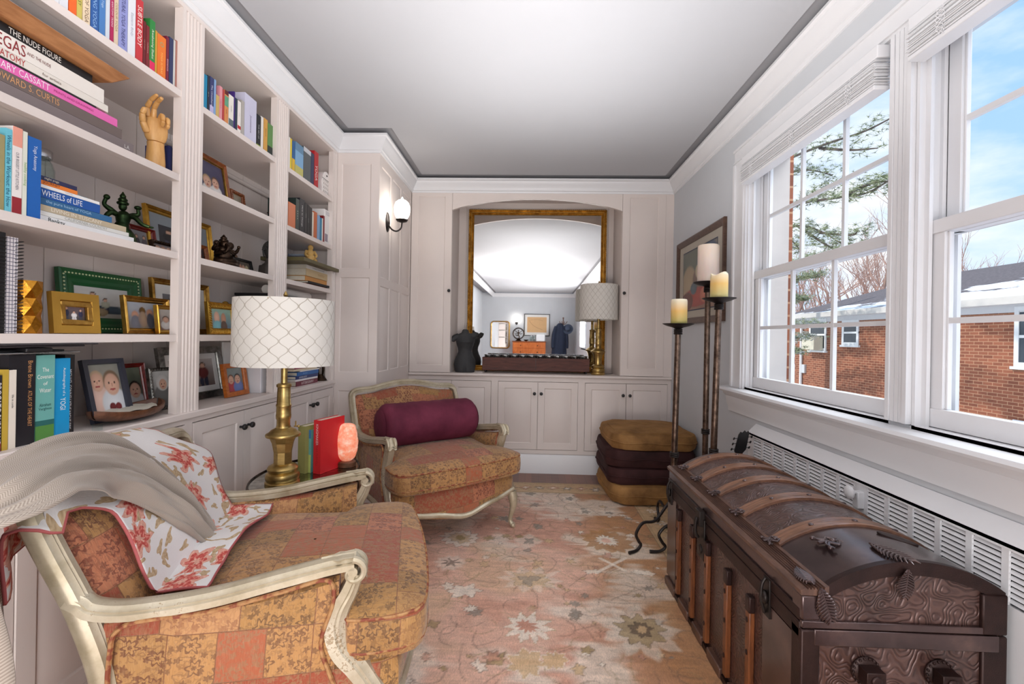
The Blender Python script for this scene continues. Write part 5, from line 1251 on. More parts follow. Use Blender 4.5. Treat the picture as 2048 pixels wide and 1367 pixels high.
# ------------------------------------------------------------------ what stands on the shelves
S0, S1, S2, S3, S4 = .8752, 1.1852, 1.5052, 1.8082, 2.1352
def row(items, z, group, x=-1.382):
    """items: (px0, px1, height, depth, rgb, label, texts, bands)"""
    for it in items:
        a, c, h, d, col, lab = it[:6]; tx = it[6] if len(it) > 6 else (); ex = it[7] if len(it) > 7 else (); dx = it[8] if len(it) > 8 else 0
        y0, y1 = along(a, z, x), along(c, z, x); book(lab, P(*col, .45), y1-y0-.0012, d, h, upright(y0+.0006, z, x-dx), tx, group, extra=ex)
Wt = (238, 236, 232)
row([(96, 118, .235, .17, (232, 232, 236), 'wide white book with a slate blue edge, first at the left of the top shelf', [('A', (150, 150, 170), .3, .02, .03)]),
     (118, 136, .225, .17, (224, 226, 232), 'white book just left of the orange book on the top shelf', (), ((0, 1, (224, 226, 232)),)),
     (137.2, 153, .225, .17, (238, 104, 36), 'orange book on the top shelf between white and yellow ones', [('Yoga', (250, 220, 190), .3, .07, .012)]),
     (153, 164, .22, .17, (206, 190, 96), 'yellow green paperback beside the orange book on the top shelf', [('EASY', (80, 90, 40), .3, .07, .009)]),
     (165, 180, .235, .17, (238, 216, 184), 'peach coloured book with dark italic lettering on the top shelf', [('THE HEART OF YOGA', (110, 80, 60), .42, .17, .012)]),
     (181, 196.5, .225, .17, (44, 94, 164), 'royal blue book with paler lettering on the top shelf', [('TEACHING YOGA', (150, 190, 230), .42, .16, .012)]),
     (197.5, 210, .22, .17, (72, 126, 190), 'sky blue book, right of the royal blue one on the top shelf', [('Yoga', (190, 215, 240), .5, .08, .010)]),
     (210.5, 219, .22, .17, (208, 216, 226), 'pale grey blue book left of a thin magenta one'),
     (219.5, 227, .225, .165, (176, 24, 84), 'thin magenta paperback on the top shelf', [('ANATOMY TRAINS', (240, 210, 220), .45, .14, .006)]),
     (227.3, 236, .225, .165, (222, 200, 172), 'cream book between thin magenta and lavender ones', [('COLOUR YOGA', (150, 130, 80), .45, .14, .008)]),
     (236.3, 254.3, .235, .18, (146, 152, 208), 'wide lavender book with dark capitals on the top shelf', [('STRUCTURAL YOGA THERAPY', (60, 60, 110), .52, .20, .014)]),
     (254.8, 270, .235, .175, (228, 230, 236), 'white book with faint script between lavender and red ones', [('Eastern Body', (170, 175, 190), .5, .16, .012)]),
     (270.7, 285, .228, .19, (200, 54, 62), 'tall red book with bold white capitals on the top shelf', [('SUBTLE BODY', (250, 238, 232), .58, .14, .017)]),
     (285.4, 291.2, .165, .15, (104, 26, 30), 'short dark red book directly right of the tall red one', [('yoga of sound', (200, 150, 130), .5, .11, .005)]),
     (291.5, 298, .158, .15, (124, 34, 40), 'second short dark red book, beside the green one', [('meditations', (210, 160, 150), .5, .11, .005)]),
     (298.3, 309.2, .192, .15, (44, 134, 62), 'green paperback with a pink foot on the top shelf', [('Awakening Shakti', (238, 240, 220), .55, .13, .012)], ((0, .22, (226, 40, 96)),)),
     (309.5, 313.5, .165, .14, (206, 158, 60), 'very thin yellow booklet next to the green paperback'),
     (314, 331, .163, .16, (232, 120, 40), 'thick orange book with a round emblem on the top shelf', [('YOGA SUTRAS', (250, 200, 110), .38, .08, .008), ('o', (170, 160, 110), .80, .018, .018)]),
     (331.4, 337, .178, .15, (118, 22, 52), 'dark crimson book just right of the thick orange one', [('essence', (220, 180, 190), .4, .09, .006)]),
     (337.3, 345.5, .185, .15, (38, 50, 92), 'navy book near the right end of the top shelf'),
     (345.8, 349.5, .186, .15, (206, 204, 200), 'thin white booklet beside the navy book'),
     (349.8, 354, .192, .15, (172, 120, 108), 'dusty pink book near the fluted upright on the top shelf'),
     (354.3, 357.6, .192, .15, (104, 66, 60), 'thin brown book second from the fluted upright'),
     (357.9, 361.6, .182, .15, (30, 28, 34), 'black book touching the fluted upright on the top shelf')], S4, 'books on the top shelf, near bay')
row([(406, 413.6, .152, .14, (24, 138, 180), 'bright teal book at the left of the middle bay top shelf'),
     (414, 418.6, .158, .14, (34, 44, 62), 'dark speckled narrow book next to the teal one', [('night sky', (180, 180, 170), .5, .1, .005)]),
     (419, 427, .162, .15, (52, 60, 110), 'navy to lilac book with italic lettering in the middle bay', [('The Untethered', (225, 225, 240), .5, .11, .009)], ((0, .25, (190, 180, 220)),)),
     (427.3, 431.2, .164, .15, (136, 170, 214), 'pale blue book in the middle bay top shelf'),
     (431.5, 438, .105, .14, (206, 172, 104), 'short tan book wedged between pale blue and pink ones'),
     (438.3, 444, .155, .15, (222, 148, 156), 'pink book in the middle bay top shelf', [('a little book', (130, 60, 70), .5, .1, .005)]),
     (444.3, 448, .150, .15, (186, 62, 60), 'thin red book between the pink and the orange ones'),
     (448.4, 456.2, .156, .16, (216, 140, 84), 'orange and green book with a dark red head, middle bay', [('wild', (120, 60, 30), .4, .05, .007)], ((.55, .84, (96, 160, 128)), (.88, 1, (92, 22, 26)))),
     (457, 466.6, .152, .15, (234, 230, 220), 'white book with a slate foot in the middle bay', [('mindful', (90, 90, 90), .6, .06, .006)], ((0, .28, (98, 112, 116)),)),
     (466.9, 469.3, .182, .15, (66, 40, 120), 'tall deep purple book in the middle bay'),
     (469.6, 474.2, .158, .15, (36, 54, 70), 'dark teal narrow book in the middle bay'),
     (474.6, 481.2, .156, .15, (236, 230, 224), 'white book with a small red mark low on its spine', [('healing', (160, 150, 150), .6, .06, .005)], ((.16, .26, (190, 30, 40)),)),
     (481.6, 488, .172, .15, (178, 172, 166), 'warm grey book beside the wide lilac binder'),
     (488.4, 512, .222, .17, (206, 204, 226), 'wide lilac cloud patterned binder in the middle bay', [('Jouissance', (92, 70, 110), .4, .12, .016)]),
     (512.4, 521, .166, .15, (28, 28, 32), 'black book with white lettering after the lilac binder', [('THE ART OF', (220, 220, 220), .5, .12, .008)], ((0, .1, (150, 170, 60)),)),
     (521.3, 526, .172, .15, (234, 228, 222), 'white book between the black and the mustard ones'),
     (527, 534.4, .176, .16, (212, 158, 74), 'mustard yellow book near the far upright', [('ESSAYS', (90, 60, 20), .6, .06, .008)]),
     (534.8, 545, .168, .16, (92, 138, 76), 'green landscape book near the far upright', (), ((0, .3, (40, 50, 46)),)),
     (545.3, 549.8, .165, .15, (126, 84, 32), 'brown book touching the far upright of the middle bay')], S4, 'books on the top shelf, middle bay')
row([(576, 579.6, .185, .15, (236, 232, 226), 'thin white book at the left of the far bay top shelf'),
     (579.9, 583.2, .185, .15, (232, 206, 52), 'thin bright yellow book in the far bay'),
     (583.6, 589.4, .178, .15, (30, 92, 150), 'blue and yellow book in the far bay', (), ((.0, .45, (228, 186, 54)),)),
     (589.8, 606, .192, .17, (96, 138, 170), 'wide book with a blue and green cover picture, far bay', (), ((0, .3, (196, 190, 110)), (.3, .75, (130, 176, 214)))),
     (606.3, 621, .205, .17, (84, 92, 96), 'wide slate book with a pale head, beside the red book', (), ((.86, 1, (206, 208, 214)),)),
     (621.3, 627.5, .205, .17, (40, 52, 86), 'dark navy book between the slate and red ones'),
     (628, 636, .235, .19, (186, 28, 36), 'tall red book with white capitals in the far bay', [('YOGA', (246, 236, 230), .42, .10, .03)])], S4, 'books on the top shelf, far bay')
row([(576, 590.5, .145, .09, (206, 112, 66), 'wide orange leather book on the second shelf of the far bay'),
     (591, 598, .190, .17, (34, 52, 48), 'dark green patterned book beside the orange leather one', [('* * * *', (210, 215, 205), .5, .13, .008)]),
     (598.5, 608.6, .205, .18, (24, 26, 36), 'thick black book with white handwriting lettering', [('How to Change', (230, 230, 230), .5, .14, .016)]),
     (609, 613.8, .196, .17, (36, 34, 38), 'first of the slimmer black books in the far bay', [('novel', (170, 170, 170), .6, .06, .007)]),
     (614.2, 618.8, .192, .17, (30, 30, 34), 'second of the slimmer black books in the far bay', [('stories', (150, 150, 150), .5, .08, .006)]),
     (619.2, 623.6, .186, .17, (44, 40, 40), 'third slimmer black book, beside the cream one'),
     (624, 626.8, .165, .15, (230, 220, 206), 'thin cream book on the second shelf of the far bay'),
     (627.1, 633.6, .175, .15, (200, 106, 60), 'burnt orange book on the second shelf of the far bay'),
     (634, 639.2, .165, .15, (130, 168, 206), 'pale blue book on the second shelf of the far bay'),
     (639.5, 643.2, .158, .15, (40, 132, 168), 'teal paperback on the second shelf of the far bay'),
     (643.5, 645.4, .160, .15, (240, 236, 228), 'very thin white booklet beside the dark red book'),
     (645.7, 648.6, .182, .15, (130, 26, 30), 'dark red book next to the wide white box file')], S3, 'books on the second shelf, far bay')
y0 = along(649.5, S3); r = thing('box_file', 'wide white box file at the end of the second shelf', 'file'); MB().box(-1.60, -1.385, y0, 3.13, S3, S3+.235).build('file_body', P(236, 232, 230), r, bevel=.003)
MB().box(-1.3845, -1.383, y0+.01, y0+.05, S3+.02, S3+.07).build('file_label', P(150, 140, 152), r); MB().box(-1.3849, -1.3835, y0+.02, 3.11, S3+.20, S3+.225).build('file_clasp', P(206, 202, 204), r)
# letter box
r = thing('letter_box', 'white pierced wooden letter holder with a rounded top on the top shelf', 'letter holder'); yc = 3.075
pr = [(-.062, 0), (.062, 0), (.070, .02), (.064, .05), (.074, .08), (.070, .10), (.062, .115), (.05, .14), (.03, .162), (0, .172), (-.03, .162), (-.05, .14), (-.062, .115), (-.070, .10), (-.074, .08), (-.064, .05), (-.070, .02)]
MB().prism([(yc+a, S4+b_) for a, b_ in pr], -1.44, -1.395, 'x').build('holder_body', P(238, 232, 228), r, bevel=.003)
b = MB()
for k in range(22):
    a = -.05+.02*(k % 6); zz = .02+.026*(k//6); b.tube(smoothpath([(-1.394, yc+a, S4+zz), (-1.393, yc+a+.006, S4+zz+.008), (-1.394, yc+a+.002, S4+zz+.016)], 3), .0016, 5)
b.build('pierced_scroll', P(176, 166, 160), r); MB().box(-1.395, -1.3935, yc-.068, yc+.068, S4+.112, S4+.1145).build('lid_gap', P(60, 54, 50), r); MB().box(-1.395, -1.393, yc-.006, yc+.008, S4+.138, S4+.148).build('thumb_hole', P(40, 30, 28), r)

# lying stacks -------------------------------------------------------
def stack(items, z, group, x=-1.382):
    """bottom up: (thickness, right end Y, length, depth, rgb, label, texts, page, x shift)"""
    for it in items:
        t_, ye, L_, d, col, lab = it[:6]; tx = it[6] if len(it) > 6 else (); xs_ = it[7] if len(it) > 7 else 0; yaw = it[8] if len(it) > 8 else 0
        r = book(lab, P(*col, .45), t_-.0008, d, L_, lying(ye, z, L_, x+xs_, yaw), (), group)
        for body, c_, cpos, length, hh in tx:
            # local frame: text runs toward +Y (local -z), letters up along local y
            m = frame3((.0006, t_*.5, L_*(1-cpos)), (0, 0, -1), (0, 1, 0), (1, 0, 0)); text(body, (length, min(hh, t_*.8)), m, P(*c_), r)
        z += t_
    return z
zt = stack([(.036, 1.538, .52, .26, (128, 116, 116), 'grey art book at the bottom of the big stack', [('L.A.', (230, 225, 220), .95, .02, .012)]),
            (.032, 1.492, .47, .25, (112, 98, 94), 'brown grey photography book with copper capitals in the big stack', [('EDWARD S. CURTIS', (214, 160, 110), .38, .17, .018)]),
            (.026, 1.474, .45, .24, (234, 108, 182), 'bright pink art book with white capitals in the big stack', [('MARY CASSATT', (250, 235, 245), .37, .135, .018), ('PRINTS AND DRAWINGS', (180, 60, 130), .68, .12, .007)]),
            (.006, 1.40, .40, .22, (24, 22, 24), 'thin black book directly above the pink one'),
            (.022, 1.44, .44, .25, (232, 226, 216), 'white book with red capitals above the pink one', [('ANATOMY', (178, 40, 44), .345, .085, .018), ('for artists', (120, 100, 90), .6, .08, .008)]),
            (.044, 1.425, .43, .25, (238, 232, 224), 'thick white art book with large dark red title', [('DEGAS', (140, 34, 40), .36, .09, .032), ('AND THE NUDE', (120, 60, 60), .545, .062, .012)]),
            (.024, 1.385, .40, .25, (22, 20, 22), 'black book with white capitals just under the wooden tray', [('THE NUDE FIGURE', (240, 236, 228), .59, .135, .016)])], S3, 'art books in the big lying stack')
r = thing('wooden_tray', 'tan wooden lap tray with slanting sides on top of the art books', 'tray')
b = MB(); b.frustum((-1.66, -1.36, 1.00, 1.43), (-1.665, -1.338, .98, 1.475), zt+.001, zt+.040); b.build('tray_body', M['woodboard'], r, bevel=.003)
r = thing('tablet_case', 'black folder with a silver edge lying on the wooden tray', 'folder'); MB().box(-1.60, -1.375, 1.00, 1.385, zt+.0415, zt+.052).build('case', M['black'], r, bevel=.002); MB().box(-1.60, -1.365, .98, 1.425, zt+.0525, zt+.056).build('silver_edge', M['steel'], r)
# manikin hand
r = thing('manikin_hand', 'jointed wooden artist hand with pointing index finger on the shelf', 'artist hand', (-1.43, 1.688, S3), math.radians(-38))
Hm = M['woodhand']
MB().lathe([(.030, 0), (.031, .004), (.031, .03), (.0285, .07), (.0265, .098), (.0275, .104)], n=28).build('wrist', Hm, r)
def blob(pts, rad, n=16):
    b = MB(); pp = smoothpath(pts, 5); rr = []
    for i in range(len(pp)):
        q = i/5; k = min(int(q), len(rad)-2); f = q-k; f = f*f*(3-2*f); rr.append(rad[k]*(1-f)+rad[k+1]*f)
    b.tube(pp, rr, n); return b
# palm: flattened body rising from the wrist ball
rows_ = []
for z_, a_, c_ in [(.104, .012, .010), (.110, .026, .022), (.122, .033, .024), (.14, .037, .023), (.158, .038, .021), (.176, .037, .019), (.19, .035, .017), (.198, .030, .013), (.201, .014, .006)]:
    rows_.append([(c_*math.sin(2*PI*k/28)-.001, a_*math.cos(2*PI*k/28)*(1 if True else 1), z_) for k in range(28)])
b = MB(); b.grid(rows_, closeu=True); b.add(rows_[0], [tuple(range(28))]); b.add(rows_[-1], [tuple(range(27, -1, -1))]); b.build('palm', Hm, r)
def finger(y0, segs, rad, name='finger'):
    """segs: list of (dx,dy,dz) from the knuckle; each segment its own rounded piece"""
    p = Vector((.0, y0, .196)); b = MB()
    for i, s in enumerate(segs):
        q = p+Vector(s); a = (q-p).normalized(); r0, r1 = rad*(1-.10*i), rad*(1-.10*(i+1)); L_ = (q-p).length
        pr = [(r0*.55, 0), (r0*.95, .003), (r0, .007), (r1, L_-.006), (r1*.85, L_-.001), (r1*.3, L_+.002)]
        X = a.orthogonal().normalized(); b.lathe(pr, n=14, xf=frame3(p, X, a.cross(X), a)); p = q+a*.0005
    b.build(name, Hm, r)
finger(-.026, [(.006, -.003, .034), (.026, .006, .020), (.030, .012, .014)], .0098, 'index_finger')
finger(-.008, [(.010, -.001, .036), (.034, .004, .016), (.028, .006, .006)], .0100, 'middle_finger')
finger(.011, [(.030, .001, .014), (.010, .001, -.026), (-.014, 0, -.016)], .0095, 'ring_finger')
finger(.028, [(.026, .002, .006), (.006, .001, -.024), (-.012, 0, -.012)], .0085, 'little_finger')
p0 = Vector((.012, -.030, .135)); b = MB()
for s, ra in (((.014, -.016, .030), .0115), ((.016, -.004, .024), .0105), ((.010, .006, .018), .0092)):
    q = p0+Vector(s); a = (q-p0).normalized(); X = a.orthogonal().normalized(); L_ = (q-p0).length; b.lathe([(ra*.5, -.002), (ra*.95, .002), (ra, .007), (ra*.93, L_-.005), (ra*.8, L_), (ra*.3, L_+.003)], n=14, xf=frame3(p0, X, a.cross(X), a)); p0 = q
b.build('thumb', Hm, r)
# books behind the hand
book('navy book with an ornate brown cover leaning behind the art stack', P(30, 36, 74), .10, .03, .095, upright(1.56, S3, -1.56), (), None, extra=((.55, 1, (128, 92, 58)),))
row([(338, 343, .125, .10, (52, 60, 120), 'thin blue booklet right of the wooden hand'), (343.4, 347, .122, .10, (26, 26, 34), 'thin black booklet right of the wooden hand'), (347.4, 351, .115, .10, (88, 70, 60), 'thin brown booklet beside the fluted upright')], S3, 'booklets by the wooden hand', -1.43)
# shelf 3 near bay -----------------------------------------------------
row([(-8, 8, .20, .17, (160, 150, 104), 'olive tan paperback at the far left of the third shelf'),
     (8.5, 22, .222, .18, (110, 196, 214), 'turquoise paperback with dark lettering on the third shelf', [('Wheels in the Workout: the How', (30, 90, 120), .5, .19, .010)]),
     (22.5, 43, .235, .18, (238, 230, 226), 'white book with a red foot and coral head on the third shelf', [('OUR BIGGEST LITTLE KITCHEN', (110, 110, 120), .5, .10, .010)], ((0, .2, (150, 34, 44)), (.78, 1, (236, 160, 140)))),
     (43.4, 53, .232, .18, (226, 228, 214), 'pale green and white paperback beside the thick blue book', [('healthy cooking', (120, 170, 90), .5, .15, .008)]),
     (54, 81, .225, .18, (24, 96, 178), 'thick bright blue book in plastic wrap on the third shelf', [('Yoga Anatomy', (220, 230, 245), .75, .07, .012)])], S2, 'books standing on the third shelf, near bay')
def Yx(px, z, X=-1.40): return along(px, z, X)
st3 = stack([(.024, 1.577, .325, .20, (238, 238, 238), 'white book with bold black name at the bottom of the yoga stack', [('Banksy', (24, 24, 26), .18, .048, .017)]),
       (.013, 1.556, .305, .20, (232, 230, 224), 'thin white book with pale capitals, second in the yoga stack', [('CALIFORNIA COUNTRY', (170, 170, 165), .5, .14, .009)]),
       (.018, 1.545, .295, .20, (196, 180, 152), 'tan book with white capitals in the yoga stack', [('LIVING IN TUSCANY', (236, 228, 214), .42, .16, .011)]),
       (.020, 1.490, .245, .19, (48, 104, 152), 'slate blue book in the yoga stack', [('the pure heart of YOGA', (170, 205, 230), .42, .16, .011)]),
       (.028, 1.447, .20, .18, (26, 84, 164), 'royal blue book with big white title in the yoga stack', [('WHEELS of LIFE', (240, 244, 250), .40, .12, .017)]),
       (.010, 1.445, .20, .18, (240, 238, 236), 'thin white paperback on the royal blue book', [('teachings', (170, 170, 180), .5, .1, .005)]),
       (.012, 1.372, .13, .16, (236, 130, 48), 'orange paperback near the top of the yoga stack', [('JOURNEY', (90, 40, 30), .4, .06, .009)]),
       (.013, 1.370, .13, .16, (44, 46, 84), 'navy and red paperback on top of the yoga stack', [('night yoga', (220, 210, 180), .42, .07, .008)])], S2, 'books in the lying yoga stack', -1.41)
r = tag(MB().box(-1.53, -1.43, 1.385, 1.425, st3-.025, st3-.019).build('notepad', P(110, 196, 216), bevel=.001), 'small turquoise notepad sticking out near the top of the yoga stack', 'notepad')
r = thing('glass_jar', 'clear glass jar with a metal lid standing on the yoga stack', 'jar', (-1.52, 1.352, st3))
MB().lathe([(.030, 0), (.036, .004), (.040, .02), (.040, .05), (.034, .07), (.028, .08), (.030, .082), (.030, .10), (.027, .10), (.026, .083), (.032, .068), (.037, .05), (.037, .02), (.03, .006)], n=32).build('jar_body', M['jarglass'], r)
MB().lathe([(.0335, .084), (.034, .086), (.034, .106), (.032, .109), (.008, .1095)], n=32).build('lid', M['steel'], r)
# green bronze dancing deity with several arms
def figure(name, label, cat, loc, rotz, mat, parts, s=1.0):
    r = thing(name, label, cat, loc, rotz)
    for nm, items in parts:
        b = MB()
        for it in items:
            if it[0] == 'b': b.ball(tuple(Vector(it[1])*s), tuple(q*s for q in it[2]) if isinstance(it[2], tuple) else it[2]*s, 14, 10)
            elif it[0] == 't':
                pp = smoothpath([Vector(p)*s for p in it[1]], 4); rad = it[2]; rr = []
                for i in range(len(pp)):
                    q = i/4; k = min(int(q), len(rad)-2); f = q-k; rr.append((rad[k]*(1-f)+rad[k+1]*f)*s)
                b.tube(pp, rr, 12)
            elif it[0] == 'l': b.lathe([(a*s, z_*s) for a, z_ in it[2]], c=tuple(Vector(it[1])*s), n=it[3] if len(it) > 3 else 24)
        b.build(nm, mat if not isinstance(mat, dict) else mat[nm], r)
    return r
def arm4(sy, a, b_, c): return ('t', [(0, sy*.014, .118), (a[0], sy*a[1], a[2]), (b_[0], sy*b_[1], b_[2]), (c[0], sy*c[1], c[2])], [.009, .0095, .007, .006])
figure('deity_statue', 'green patinated bronze dancing deity statue standing beside the yoga stack', 'statue', (-1.50, 1.628, S2), math.radians(-40), M['greenbronze'],
    [('body', [('t', [(0, -.004, .004), (0, .008, .03), (.004, -.004, .062), (0, 0, .09), (0, .002, .118), (0, 0, .135)], [.034, .036, .028, .019, .025, .010]), ('b', (0, 0, .152), (.013, .013, .017)), ('b', (0, .012, .045), (.02, .022, .03))]),
     ('headdress', [('l', (0, 0, .160), [(.017, 0), (.019, .006), (.013, .012), (.015, .018), (.009, .026), (.010, .032), (.004, .042), (.001, .048)])]),
     ('arm', [arm4(-1, (.01, .034, .122), (.02, .05, .10), (.03, .04, .085))]), ('arm', [arm4(1, (.012, .034, .116), (.03, .052, .092), (.038, .074, .084)), ('b', (.04, .08, .083), (.006, .008, .004))]),
     ('arm', [arm4(-1, (-.004, .034, .135), (.0, .052, .150), (.004, .048, .172)), ('b', (.004, -.046, .177), .010)]), ('arm', [arm4(1, (-.004, .032, .126), (0, .046, .132), (.004, .044, .150)), ('b', (.004, .044, .156), (.012, .012, .008))]),
     ('base', [('l', (0, 0, 0), [(.036, 0), (.038, .006), (.030, .014), (.028, .02), (.012, .022)])])], .98)

# picture frames -------------------------------------------------------
def photo_plane(parent, w, h, shapes, bg, xf, n=46, name='photo'):
    """flat print with the picture dabbed on from ellipses (cx,cy,rx,ry,rgb) in 0..1"""
    m = max(8, int(n*h/w)); U, V = np.meshgrid(np.linspace(0, 1, n), np.linspace(0, 1, m)); col = np.zeros((m, n, 3)); g = np.random.default_rng(int(w*1e4))
    top, bot = lin(bg[0]), lin(bg[1]); col[:] = bot*(1-V[..., None])+top*V[..., None]; col *= (.94+.12*vnoise(U+1, V, 9, 3))[..., None]
    for cx, cy, rx, ry, c in shapes:
        d = np.sqrt(((U-cx)/rx)**2+((V-cy)/ry)**2); k = np.clip((1.08-d)/.16, 0, 1)[..., None]; cc = lin(c)*(1.06-.22*np.clip(d, 0, 1))[..., None]; col = col*(1-k)+cc*k
    b = MB(); b.grid([[(0, (u-.5)*w, v*h) for u in np.linspace(0, 1, n)] for v in np.linspace(0, 1, m)], xf)
    o = b.build(name, M['photo'], parent, weld=False); set_vcol(o, np.concatenate([col.reshape(-1, 3), np.ones((m*n, 1))], 1)); return o
SK, SK2, HR, WH, BLU = (222, 176, 152), (196, 146, 120), (74, 50, 38), (236, 232, 230), (70, 96, 150)
def face(cx, cy, r_, hair=HR, shirt=WH, ar=1.25, detail=True, skin=SK):
    s = [(cx, cy-r_*2.5*ar*.8, r_*1.7, r_*1.7*ar, shirt), (cx, cy+r_*.35*ar, r_*1.12, r_*1.15*ar, hair), (cx, cy, r_, r_*1.15*ar, skin)]
    if detail: s += [(cx-r_*.38, cy+r_*.18*ar, r_*.13, r_*.10*ar, (60, 40, 36)), (cx+r_*.38, cy+r_*.18*ar, r_*.13, r_*.10*ar, (60, 40, 36)), (cx, cy-r_*.05*ar, r_*.10, r_*.2*ar, (206, 154, 132)), (cx, cy-r_*.52*ar, r_*.40, r_*.11*ar, (166, 70, 70))]
    return s
def person(cx, y0, h, w, shirt, legs=(60, 62, 78)):
    return [(cx-w*.18, y0+h*.2, w*.16, h*.25, legs), (cx+w*.18, y0+h*.2, w*.16, h*.25, legs), (cx, y0+h*.58, w*.42, h*.24, shirt), (cx, y0+h*.9, w*.22, h*.12, HR), (cx, y0+h*.87, w*.19, h*.10, SK)]
def frame(name, label, W_, H_, bw, mat, pos, yaw=0, tilt=8, mat_b=0, matc=(232, 230, 226), bg=((190, 200, 206), (120, 120, 110)), shapes=(), deep=.016, style='', inner=None, group='framed photographs on the shelves', name2='photo_frame', roll=0):
    r = thing('photo_frame', label, 'photo frame', pos, math.radians(yaw), group); r.rotation_euler = (0, math.radians(-tilt), math.radians(yaw))
    prof = [(0, 0), (0, deep), (.12, deep*1.15), (.25, deep*.95), (.42, deep*1.1), (.6, deep*.75), (.8, deep*.7), (1, deep*.45), (1, 0)]
    if style == 'flat': prof = [(0, 0), (0, deep), (.9, deep), (1, deep*.7), (1, 0)]
    b = MB(); co = [(-W_/2, 0, 1, 1), (W_/2, 0, -1, 1), (W_/2, H_, -1, -1), (-W_/2, H_, 1, -1)]
    rows_ = [[(q, y+sy*a*bw, z_+sz*a*bw) for a, q in prof] for y, z_, sy, sz in co]; rows_.append(rows_[0])
    b.grid(rows_); b.build('frame_moulding', mat, r, smooth=False)
    if style in ('bead', 'rope', 'ornate'):
        k = 0; b = MB(); step = {'bead': .0125, 'rope': .011, 'ornate': .012}[style]; o_ = {'bead': bw*.28, 'rope': bw*.5, 'ornate': bw*.5}[style]
        Lr = [(-W_/2+o_, o_, W_/2-o_, o_), (W_/2-o_, o_, W_/2-o_, H_-o_), (W_/2-o_, H_-o_, -W_/2+o_, H_-o_), (-W_/2+o_, H_-o_, -W_/2+o_, o_)]
        for (ya, za, yb, zb) in Lr:
            L_ = math.hypot(yb-ya, zb-za); nn_ = max(2, int(L_/step))
            for i in range(nn_):
                y, z_ = ya+(yb-ya)*(i+.5)/nn_, za+(zb-za)*(i+.5)/nn_
                if style == 'bead': b.ball((deep*1.02, y, z_), (.0022, .0040, .0032), 8, 5)
                else:
                    dy, dz = (yb-ya)/L_, (zb-za)/L_; ox, oz = (-dz, dy); s_ = bw*.32
                    b.tube([(deep*.95, y-ox*s_-dy*.004, z_-oz*s_-dz*.004), (deep*1.12, y, z_), (deep*.95, y+ox*s_+dy*.004, z_+oz*s_+dz*.004)], [.0022, .0036 if style == 'rope' else .005, .0022], 6)
        b.build('beading' if style == 'bead' else 'carved_border', P(206, 214, 170) if style == 'bead' else mat, r)
    MB().box(0.0005, .003, -W_/2+bw*.8, W_/2-bw*.8, bw*.8, H_-bw*.8).build('backing', P(58, 50, 46), r)
    iw, ih = W_-2*bw, H_-2*bw
    if mat_b:
        b = MB(); a0, a1, c0, c1 = -iw/2, iw/2, bw, bw+ih
        for bx in ((a0, a1, c0, c0+mat_b), (a0, a1, c1-mat_b, c1), (a0, a0+mat_b, c0+mat_b, c1-mat_b), (a1-mat_b, a1, c0+mat_b, c1-mat_b)): b.box(.004, .0055, *bx)
        b.build('mount', P(*matc), r)
    if inner:
        ib, im_ = inner; b = MB(); a0, a1, c0, c1 = -iw/2+mat_b, iw/2-mat_b, bw+mat_b, bw+ih-mat_b
        for bx in ((a0, a1, c0, c0+ib), (a0, a1, c1-ib, c1), (a0, a0+ib, c0+ib, c1-ib), (a1-ib, a1, c0+ib, c1-ib)): b.box(.004, .016, *bx)
        b.build('inner_moulding', im_, r, bevel=.003); mat_b = mat_b+ib
    photo_plane(r, iw-2*mat_b+.002, ih-2*mat_b+.002, shapes, bg, Matrix.Translation((.0042, 0, bw+mat_b-.001)))
    # strut
    MB().add([(0, -.012, H_*.6), (0, .012, H_*.6), (-math.tan(math.radians(tilt+6))*H_*.6*1.0-.006, .012, .0015), (-math.tan(math.radians(tilt+6))*H_*.6-.006, -.012, .0015)], [(0, 1, 2, 3)]).build('easel_back', P(50, 44, 42), r, solid=.002) if False else None
    return r
def fr(label, px0, px1, X, z0, h, **k):
    y0, y1 = along(px0, z0+h*.6, X), along(px1, z0+h*.6, X); return frame('', label, y1-y0, h, k.pop('bw'), k.pop('mat'), (X+k.pop('dx', 0), (y0+y1)/2, z0+.0005), **k)
kids = face(.36, .52, .13, (120, 90, 60), WH, 1.0)+face(.66, .48, .13, HR, (200, 200, 210), 1.0)
fr('photo frame of dark red wood, partly behind the small ornate one, third shelf', 258, 312, -1.60, S2, .122, bw=.016, mat=M['framered'], tilt=10, bg=((150, 150, 156), (70, 60, 60)), shapes=person(.3, .1, .7, .3, (40, 40, 50))+person(.65, .05, .75, .3, (90, 80, 90)))
frame('', 'wide gilt photo frame with grey mount running behind the fluted upright, third shelf', .40, .232, .026, M['goldbright'], (-1.610, 2.065, S2+.0005), 0, 7, .045, (150, 158, 164), ((70, 70, 76), (40, 36, 40)), person(.22, 0, .8, .3, (30, 30, 36))+person(.5, .02, .8, .3, (200, 190, 196))+person(.78, 0, .8, .3, (90, 80, 90)))
fr('small ornate bronze photo frame at the front edge of the third shelf', 302, 353, -1.50, S2, .055, bw=.009, mat=M['bronze'], tilt=14, style='ornate', bg=((160, 150, 150), (96, 80, 80)), shapes=[(.25, .5, .12, .3, SK), (.5, .5, .12, .3, SK2), (.75, .5, .12, .3, SK)])
fr('small dark brown upright photo frame beside the elephant deity, third shelf', 396, 414, -1.50, S2, .088, bw=.014, mat=M['framebrown'], tilt=9, bg=((60, 46, 46), (40, 32, 34)), shapes=[])
